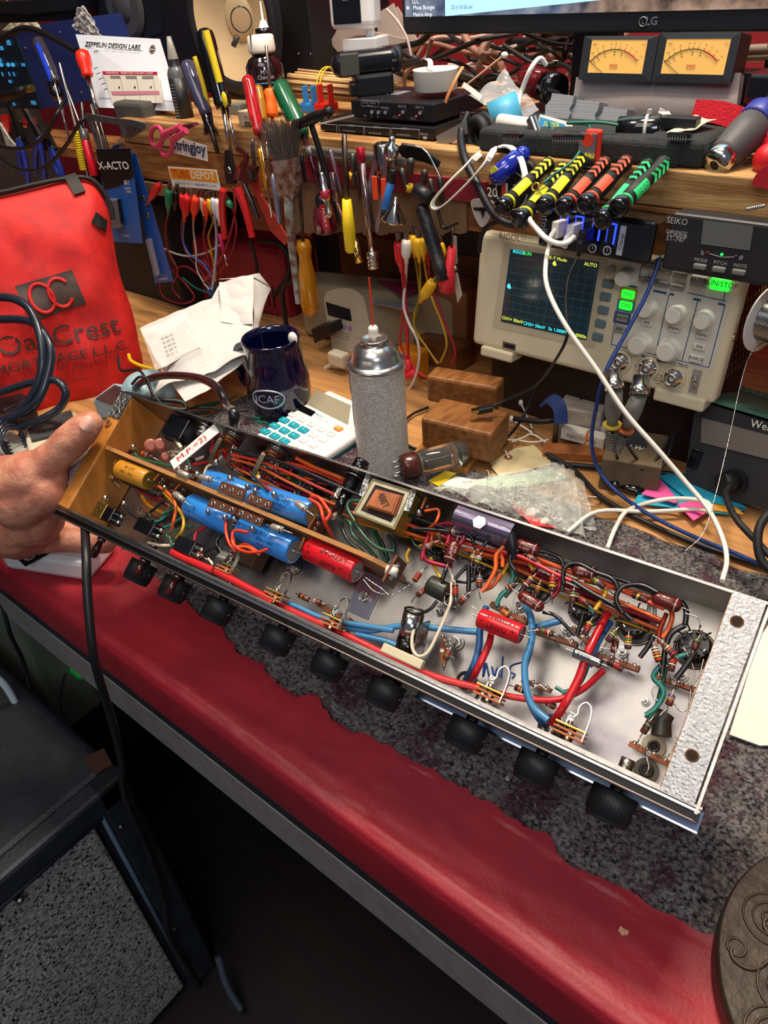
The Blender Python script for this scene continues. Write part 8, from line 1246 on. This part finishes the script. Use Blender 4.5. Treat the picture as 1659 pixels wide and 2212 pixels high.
T('pry_bar', 'dark red flat pry tool with a curved end in the middle group', 'tool', mb=B().prism(Y(.81, (540, 395), (556, 372), (562, 420), (600, 480), (622, 520), (615, 530), (585, 500)), V((0, .004, 0)), M('#a83426', .5, n=.2))); cable('lead', 'grey-black lead clipped from the wrench to the pile of clip leads', Y(.82, (504, 405), (508, 440), (506, 470), (490, 530), (470, 570), (440, 610)), .0018, M('#a83438', .4), 'test lead')
# other thin tools
for k, (u1, v1, u2, v2, r, c_, lab) in enumerate(((560, 320, 575, 410, .0028, '#d89a1c', 'small precision driver with a yellow barrel'), (545, 300, 552, 395, .0026, '#55505c', 'thin grey shaft behind the wrench'), (590, 375, 604, 485, .0042, '#8f9cb8', 'slim steel nut driver left of the brush handle'), (620, 300, 632, 420, .0030, '#3a3432', 'thin black shaft behind the brush'), (650, 330, 660, 395, .0026, '#2c2a2c', 'short black tool right of the brush ferrule'), (690, 330, 700, 375, .0034, '#5a544c', 'dark scribe beside the green handle shaft'), (712, 320, 738, 420, .0026, '#8c6a78', 'purple tinted shaft of the green screwdriver group'), (742, 290, 750, 430, .0030, '#5a4a40', 'tall thin rusty needle file'), (762, 330, 764, 400, .0034, '#54504c', 'hex bit holder with a brass ring'), (772, 325, 776, 430, .0028, '#4e3c34', 'twist drill hanging from the bar'), (713, 375, 728, 400, .0036, '#4a4846', 'short grey bit left of the yellow handle'), (845, 320, 850, 372, .0030, '#a8a49a', 'thin steel shaft under the chrome plug'), (866, 362, 880, 410, .0038, '#4c4844', 'dark hex bit leaning right'), (888, 340, 886, 380, .0042, '#54524c', 'bright hex bit with a worn tip'), (918, 365, 915, 400, .0040, '#4e4a46', 'short hex bit near the angled blade'), (950, 380, 956, 440, .0034, '#3a3836', 'black pick near the white strap'), (928, 385, 940, 430, .0030, '#4a4642', 'thin dark hook beside the cable ties'))):
    T('small_tool', lab, 'tool', mb=B().lathe(ay(u1, v1, .81), ay(u2, v2, .805), [(0, r*.5), (.1, r*1.2), (.35, r*1.2), (.4, r), (.9, r*.9), (1, r*.4)], M(c_, .35, .7), 8 if k % 2 else 14))
for u, v in ((762, 372), (884, 398)): T('brass_ring', 'gold ring band on a hanging hex bit near pixelated tools' if False else ('yellow band on the hex bit below the silver bar' if u == 762 else 'yellow band on the bit beside the blue sleeve'), 'band', mb=B().lathe(ay(u, v, .808), ay(u, v+16, .808), [(0, .0052), (1, .0046)], M('#d8b028', .4), 14))
driver('yellow-orange transparent handled screwdriver hanging handle down', (672, 680, .80), (655, 520, .80), (643, 350, .81), .0150, clearm('#e0961a'), prof=[(0, .008), (.05, .0125), (.15, .0150), (.55, .0140), (.70, .0110), (.80, .0100), (.92, .0125), (1, .0100)], shr=.0026, shm=DST, flute=.88)
T('squat_bottle', 'red liquid stubby screwdriver bottle with HUSKY label', 'screwdriver', ay(702, 505, .81)); a, c = ay(706, 504, .81), ay(694, 420, .81); P('handle', B().lathe(a, c, [(0, .012), (.08, .0165), (.45, .0170), (.68, .014), (.72, .0095, BLK), (.85, .0105, BLK), (1, .0075, BLK)], clearm('#7a2430'), 28)); q = ay(702, 470, .792); n = ln_(a, c); P('label', B().box(q, (.014, .001, .034), M('#b0162a', .4), (n.cross(V((0, 1, 0))).normalized(), V((0, 1, 0)), n)).text('HUSKY', q-V((0, .0006, 0)), -n, V((1, 0, .1)), .0065, WHT, w=.026)); P('shaft', B().cyl(c, ay(690, 345, .82), .003, DST))
a, c = ay(694, 372, .79), ay(712, 470, .785); n = ln_(a, c); T('nut_driver', 'chrome bit holder with a red collar in front of the red bottle', 'bit holder', mb=B().lathe(a, c, [(0, .003), (.05, .0035), (.15, .0055), (.38, .0058), (.40, .0072, M('#a81c2c', .25, coat=.5)), (.46, .0072, CHR), (.48, .0072, M('#a81c2c', .25, coat=.5)), (.58, .0068, CHR), (.62, .0045, STL), (.85, .004, CHR), (.88, .0052, CHR), (1, .004)], CHR, 20))
T('small_driver', 'pinkish steel nut driver leaning towards the yellow handle', 'nut driver', mb=B().rcyl(ay(718, 372, .80), ay(727, 434, .80), .0050, M('#8a6a70', .25, .9), b=.1).rcyl(ay(727, 434, .80), ay(750, 500, .80), .0034, M('#8a6a60', .25, .9), b=.1))
driver('hook tool with a long yellow plastic handle in the centre', (758, 545, .80), (749, 430, .80), (744, 290, .81), .0085, M('#e8c81a', .35), prof=[(0, .006), (.05, .0085), (.5, .0090), (1, .0065)], shr=.0034, shm=M('#4c4038', .4, .8), flute=None); T('brass_tube', 'polished brass tube end beside the yellow handle', 'tube', mb=B().lathe(ay(766, 515, .805), ay(778, 568, .80), [(0, .0045), (1, .0065)], M('#d8c070', .15, 1.), 20))
a, c = ay(778, 318, .80), ay(808, 580, .79); n = ln_(a, c); L_ = (c-a).length; T('socket_driver', 'long chrome socket driver hanging at the centre with a red end', 'socket driver', a); P('shaft', B().cyl(a+n*.01, c-n*.02, .0048, M('#9a8484', .2, .95), seg=12)); P('socket', B().lathe(c-n*.024, c, [(0, .0052), (.1, .0085), (.45, .0085), (.5, .0072), (.6, .0085), (1, .0085)], CHR, 24)); P('red_end', B().rcyl(a, a+n*.018, .0058, M('#b01c30', .3, .5), b=.2)); 
for (u, v, u2, v2, lab) in ((812, 345, 803, 495, 'left tweezer'), (832, 345, 815, 495, 'right')): pass
T('tweezers', 'steel tweezers with orange grip pads hanging under the chrome drill chuck', 'tweezers', ay(815, 480, .80)); P('arm', B().ribbon(Y(.80, (818, 320), (802, 390), (800, 450), (812, 500)), .007, .0012, V((1, 0, 0)), CHP, 5)); P('arm', B().ribbon(Y(.795, (834, 320), (830, 390), (822, 450), (814, 500)), .007, .0012, V((1, 0, 0)), CHP, 5)); 
for u, v in ((810, 406), (830, 412)): P('grip_pad', B().box(ay(u, v, .792), (.0085, .003, .030), M('#f04a24', .4), bev=.0035, seg=3))
T('drill_chuck', 'ribbed chrome cylinder standing behind the tweezers', 'chuck', mb=B().lathe(ay(826, 308, .81), ay(830, 385, .81), [(0, .009), (.06, .0125), (.9, .0120), (1, .010)], M('#8c8684', .2, 1.), 8)); T('jack_adapter', 'chrome jack plug hanging at the right of the ribbed cylinder', 'plug', mb=B().lathe(ay(847, 294, .80), ay(845, 345, .80), [(0, .0025), (.12, .0042), (.35, .004), (.4, .0085), (.75, .0092), (.95, .0085), (1, .006)], CHR, 24))
T('ink_probe', 'small probe with a bright blue sleeve', 'probe', mb=B().rcyl(ay(850, 365, .795), ay(845, 395, .795), .0048, BLK, b=.2).rcyl(ay(845, 395, .795), ay(830, 452, .79), .0052, M('#2a72c0', .35), b=.15).cyl(ay(830, 452, .79), ay(826, 470, .79), .003, BLK)); T('countersink', 'shiny steel cone shaped countersink bit', 'bit', mb=B().lathe(ay(856, 425, .79), ay(850, 478, .788), [(0, .002), (.3, .0045), (.9, .0165), (1, .0168)], CHR, 9))
T('angle_plate', 'black angled metal plate with bright edges behind the tools', 'plate', mb=B().prism(Y(.822, (855, 320), (868, 312), (912, 322), (950, 350), (945, 362), (915, 350), (870, 340)), V((0, .003, 0)), M('#24221f', .3, .6)).tube(Y(.819, (868, 311), (912, 320), (932, 345), (950, 382)), .0016, CHR, 6, 2))
T('magnetic_bar', 'silver magnetic tool bar with a red strip fixed to the shelf front', 'tool bar', ay(750, 340, .83)); P('bar', B().box(ay(765, 335, .828), (.19, .014, .012), M('#a8a49c', .3, .8), (V((1, 0, .0)), V((0, 1, 0)), V((0, 0, 1))), bev=.003).sph(ay(672, 328, .826), .008, M('#8c8880', .4, .5))); P('red_strip', B().box(ay(800, 385, .832), (.38, .006, .026), M('#8c1a2c', .6, n=.3, ns=90)), label='dark red strip with yellow print')
T('cardboard_flap', 'torn brown cardboard hanging behind the small tools', 'cardboard', mb=B().grid(lambda A, C: ay(640+A*370, 380+C*120+(8*MN.noise(V((A*40, 0, 0)))+14*abs(MN.noise(V((A*11, 4, 0)))))*(C > .9), .836), 80, 4, M('#7d5f42', .8, n=.2, ns=40), th=.003))
T('tan_board', 'tan wooden strip under the left tools with hanging hooks', 'board', mb=B().box(ay(380, 415, .838), (.22, .006, .02), M('#8a6440', .7)))
# allen key, black tube, black test probe
T('hex_key', 'black hex key hooked below the white cable ties', 'hex key', mb=B().tube(Y(.80, (944, 448), (950, 470), (956, 490), (966, 492), (988, 483)), .0022, DST, 6, 2)); T('tube_end', 'black plastic tube leaning left of the white cable ties', 'tube', mb=B().cyl(ay(898, 408, .79), ay(930, 430, .79), .0085, BLK, .0095)); 
T('test_probe', 'fat black test probe hanging among the red and yellow clips', 'probe', mb=B().lathe(ay(908, 440, .79), ay(960, 605, .785), [(0, .004), (.06, .0085), (.5, .0098), (.75, .0090), (.76, .0105), (1, .0095)], M('#17171a', .45, bump=.4, bs=200), 18))
# white cable ties
T('cable_tie', 'white flat strap looping over the shelf edge above the round sticker', 'strap', mb=B().ribbon([ay(1055, 318, .86), ay(1010, 355, .81), ay(968, 395, .79), ay(936, 434, .785), ay(940, 450, .783), ay(962, 440, .785), ay(1010, 395, .79), ay(1050, 350, .80), ay(1070, 322, .83), ay(1098, 316, .84), ay(1122, 338, .82), ay(1133, 372, .80), ay(1134, 392, .79)], .0075, .0018, V((.5, 0, -1)) if False else V((0, 1, .1)), M('#e6e2d2', .4), 6))
T('pocket_knife', 'glossy blue plastic multitool standing on the shelf under the white strap', 'multitool', ay(1080, 390, .81)); a, c = ay(1062, 390, .80), ay(1128, 335, .83); P('body', B().rcyl(a, c, .0115, M('#1b2a9c', .12, coat=.8), b=.5, seg=24).sph(c, .010, M('#1b2a9c', .12, coat=.8))); P('yellow_print', B().prism(Y(.792, (1058, 368), (1068, 358), (1078, 366), (1062, 376)), V((0, -.001, 0)), M('#d8d01c', .5)))
T('phone_stylus', 'green ribbed flashlight handle near the pocket of cables' if False else 'short black cable stub beneath the blue multitool', 'plug', mb=B().ring(ay(1142, 372, .83), V((.2, 1, .2)), .010, .004, RUB, 24, 8))
# alligator clips and leads
CLP = {'r': '#c81a24', 'o': '#e03c1c', 'g': '#12794c', 'w': '#dcd6c8', 'y': '#dca814', 'k': '#141417', 'b': '#c4c8dc'}
def clip(lab, c_, p, q, lead=None, y=.80, r=.0062, lc=None, lr=.0017, jaw=True):
    a, c = ay(p[0], p[1], y), ay(q[0], q[1], y); n = ln_(a, c); m = M(CLP[c_], .35, coat=.2); T('alligator_clip', lab, 'clip lead', a); P('boot', B().lathe(a, c, [(0, r*.75), (.15, r*.95), (.55, r), (.72, r*.75), (.8, r*.45), (1, r*.42)], m, 16))
    if jaw: P('jaws', B().prism([a-n*.012-V((.0035, 0, 0)), a-n*.012+V((.0005, 0, 0)), a+V((.003, 0, 0)), a-V((.003, 0, 0))], V((0, .003, 0)), STL).prism([a-n*.013+V((.002, 0, 0)), a-n*.012+V((.004, 0, 0)), a+V((.004, 0, 0)), a+V((.001, 0, 0))], V((0, .003, 0)), STL))
    if lead: P('lead', B().tube([c]+[ay(u, v, y+.02) for u, v in lead], lr, M(lc or CLP[c_], .4), 7, 6))
RW_ = '#8c1a2a'
clip('red alligator clip angled up at the left of the clip row', 'r', (345, 398), (318, 440), [(312, 460), (330, 520), (352, 545)], lc='#6a6a66'); clip('green alligator clip left in the clip row', 'g', (364, 410), (364, 462), [(358, 490), (362, 540), (384, 585), (372, 620), (390, 645)], lc=RW_); clip('black alligator clip behind the green one', 'k', (380, 412), (378, 455), y=.815); clip('deep red clip in the clip row beside the bright red one', 'r', (394, 420), (396, 462), [(392, 500), (402, 545), (430, 580), (455, 618)], y=.81, lc=RW_); clip('bright red clip in the middle of the clip row', 'r', (406, 422), (398, 478), [(396, 520), (410, 550), (440, 570), (458, 600)], r=.0075, lc='#3a6ab8'); clip('orange clip right of the bright red one', 'o', (424, 425), (418, 474), [(418, 500), (424, 545), (425, 580), (440, 610), (452, 625)], r=.0072, lc='#b8b4a8'); clip('white clip behind the orange pair', 'w', (436, 428), (440, 466), [(442, 500), (440, 540)], y=.815, r=.005, lc=RW_); clip('small orange clip right of the white one', 'o', (444, 434), (446, 476), [(440, 510), (450, 560), (462, 610)], r=.0055, lc=RW_); clip('yellow clip in the clip row', 'y', (452, 430), (456, 462), [(460, 480), (450, 510), (456, 540), (464, 590), (466, 608)], r=.0052, lc='#a8801c'); clip('pale blue-white clip at the right of the row', 'b', (461, 428), (464, 470), [(468, 510), (466, 560), (462, 600), (458, 625)], r=.005, lc='#a8b0d0', lr=.0026); clip('cream clip at the right end of the clip row', 'w', (470, 430), (474, 488), None, r=.0052); clip('small green clip beside the red cutters', 'g', (492, 434), (502, 450), [(508, 470), (510, 505), (500, 545), (475, 590)], r=.0055, lc=RW_)
clip('red clip at the left of the right-hand group of leads', 'r', (860, 522), (868, 588), [(872, 640), (868, 700), (864, 740), (880, 780)], r=.0075, lc='#b81c26'); clip('second red clip pressed against the first in the right-hand group', 'r', (868, 522), (874, 590), [(876, 650), (878, 720), (882, 770)], r=.0068, y=.805, lc='#b81c26', lr=.0022); clip('white clip at the front of the right-hand group', 'w', (877, 518), (878, 570), [(876, 610), (872, 660), (884, 700), (900, 730), (906, 770), (895, 820), (870, 860)], r=.0072, y=.795, lc='#d0c8c4', lr=.0022)
clip('first mustard clip of three hanging side by side', 'y', (892, 508), (896, 556), [(902, 590), (906, 630), (904, 650)], y=.805, lc='#96761c'); clip('second mustard clip, middle of three', 'y', (902, 515), (906, 568), [(908, 600), (906, 650), (896, 690), (902, 720), (935, 770), (948, 785)], y=.80, lc='#96801c'); clip('third mustard clip, right of three', 'y', (914, 515), (916, 562), [(922, 600), (935, 650), (955, 700), (965, 745), (952, 782)], y=.80, r=.0058, lc='#b8901c'); clip('dull red clip behind the mustard ones', 'r', (920, 525), (926, 572), [(930, 610), (948, 660), (966, 710), (984, 760), (975, 790)], y=.81, lc='#a81c30'); clip('dark yellow clip right behind the black probe', 'y', (950, 525), (960, 565), None, y=.815)
clip('bright yellow clip turned sideways at the bottom of the right-hand group', 'y', (936, 608), (908, 652), [(900, 660), (894, 690), (900, 720), (918, 745), (945, 785)], y=.79, r=.0082, lc='#96761c')
m = M('#e02c38', .4); T('test_hook', 'coral red grabber test hook hanging at the right of the leads', 'test hook', ay(970, 610, .79)); P('barrel', B().lathe(ay(976, 535, .79), ay(966, 628, .79), [(0, .0052), (.5, .0058), (.55, .0078), (1, .0105)], m, 18)); P('finger_flange', B().prism(Y(.79, (942, 595), (962, 588), (964, 615), (948, 620)), V((0, .008, 0)), m)); P('needle', B().cyl(ay(978, 490, .79), ay(976, 538, .79), .0015, DST))
T('feeler_tool', 'cream plastic spudger hanging at the right of the red test hook', 'spudger', mb=B().prism(Y(.80, (976, 510), (984, 512), (986, 570), (980, 575)), V((0, .003, 0)), M('#a89a86', .5)).prism(Y(.80, (978, 592), (986, 590), (996, 640), (988, 655)), V((0, .003, 0)), M('#b8ae9c', .5)).sph(ay(983, 580, .797), .004, STL))
T('probe_lead', 'red right-angle banana plug hanging behind the spray can', 'plug', mb=B().rcyl(ay(869, 810, .82), ay(900, 806, .82), .0065, m, b=.2).lathe(ay(884, 808, .82), ay(881, 775, .82), [(0, .006), (1, .0045)], m, 16).tube(Y(.82, (881, 776), (880, 720), (876, 650), (872, 600)), .0024, M('#b81c26', .4)).tube(Y(.84, (884, 780), (900, 800), (920, 815), (940, 820), (900, 845), (860, 860)), .002, m))
for k, (c_, pts) in enumerate((('#8c1a2a', [(352, 560), (380, 590), (420, 640), (395, 655), (352, 640), (345, 600)]), ('#b8b4a8', [(318, 480), (345, 530), (395, 552), (440, 548), (475, 530)]), ('#12695a', [(395, 600), (420, 620), (450, 632), (462, 630)]), ('#8c1a2a', [(440, 560), (470, 600), (440, 600), (400, 575), (360, 590)]), ('#a82c1c', [(418, 520), (425, 560), (452, 590), (458, 615)]), ('#b8a01c', [(452, 540), (462, 565), (468, 600)]))): cable('clip_lead', 'loose lead looping in the tangle below the clip row', Y(.83, *pts), .0019, M(c_, .4), 'clip lead', group='tangled leads below the clip row')
T('cable_tie', 'blue twist of tape round the bundled leads above the paper bag', 'tape', mb=B().sph(ay(455, 628, .835), .008, M('#2050b8', .4), sc=(1, .8, 1.3)))
T('probe_tip', 'thin pink handled probe hanging between the clip leads', 'probe', mb=B().rcyl(ay(474, 505, .81), ay(484, 548, .81), .0030, M('#b81858', .35), b=.3).cyl(ay(484, 548, .81), ay(492, 575, .81), .0018, CHR))
cable('cable', 'thick black cable running down the shelf front right of the cable ties', Y(.80, (1012, 245, .88), (996, 290, .86), (1003, 340, .82), (1030, 395, .80), (1062, 455, .79), (1090, 480, .79), (1130, 488, .79)), .0052, BLK); cable('cable', 'black cord leaving the hub to the left under the guitar pick', Y(.80, (1100, 475), (1060, 485), (1040, 510), (1035, 545)), .003, BLK)
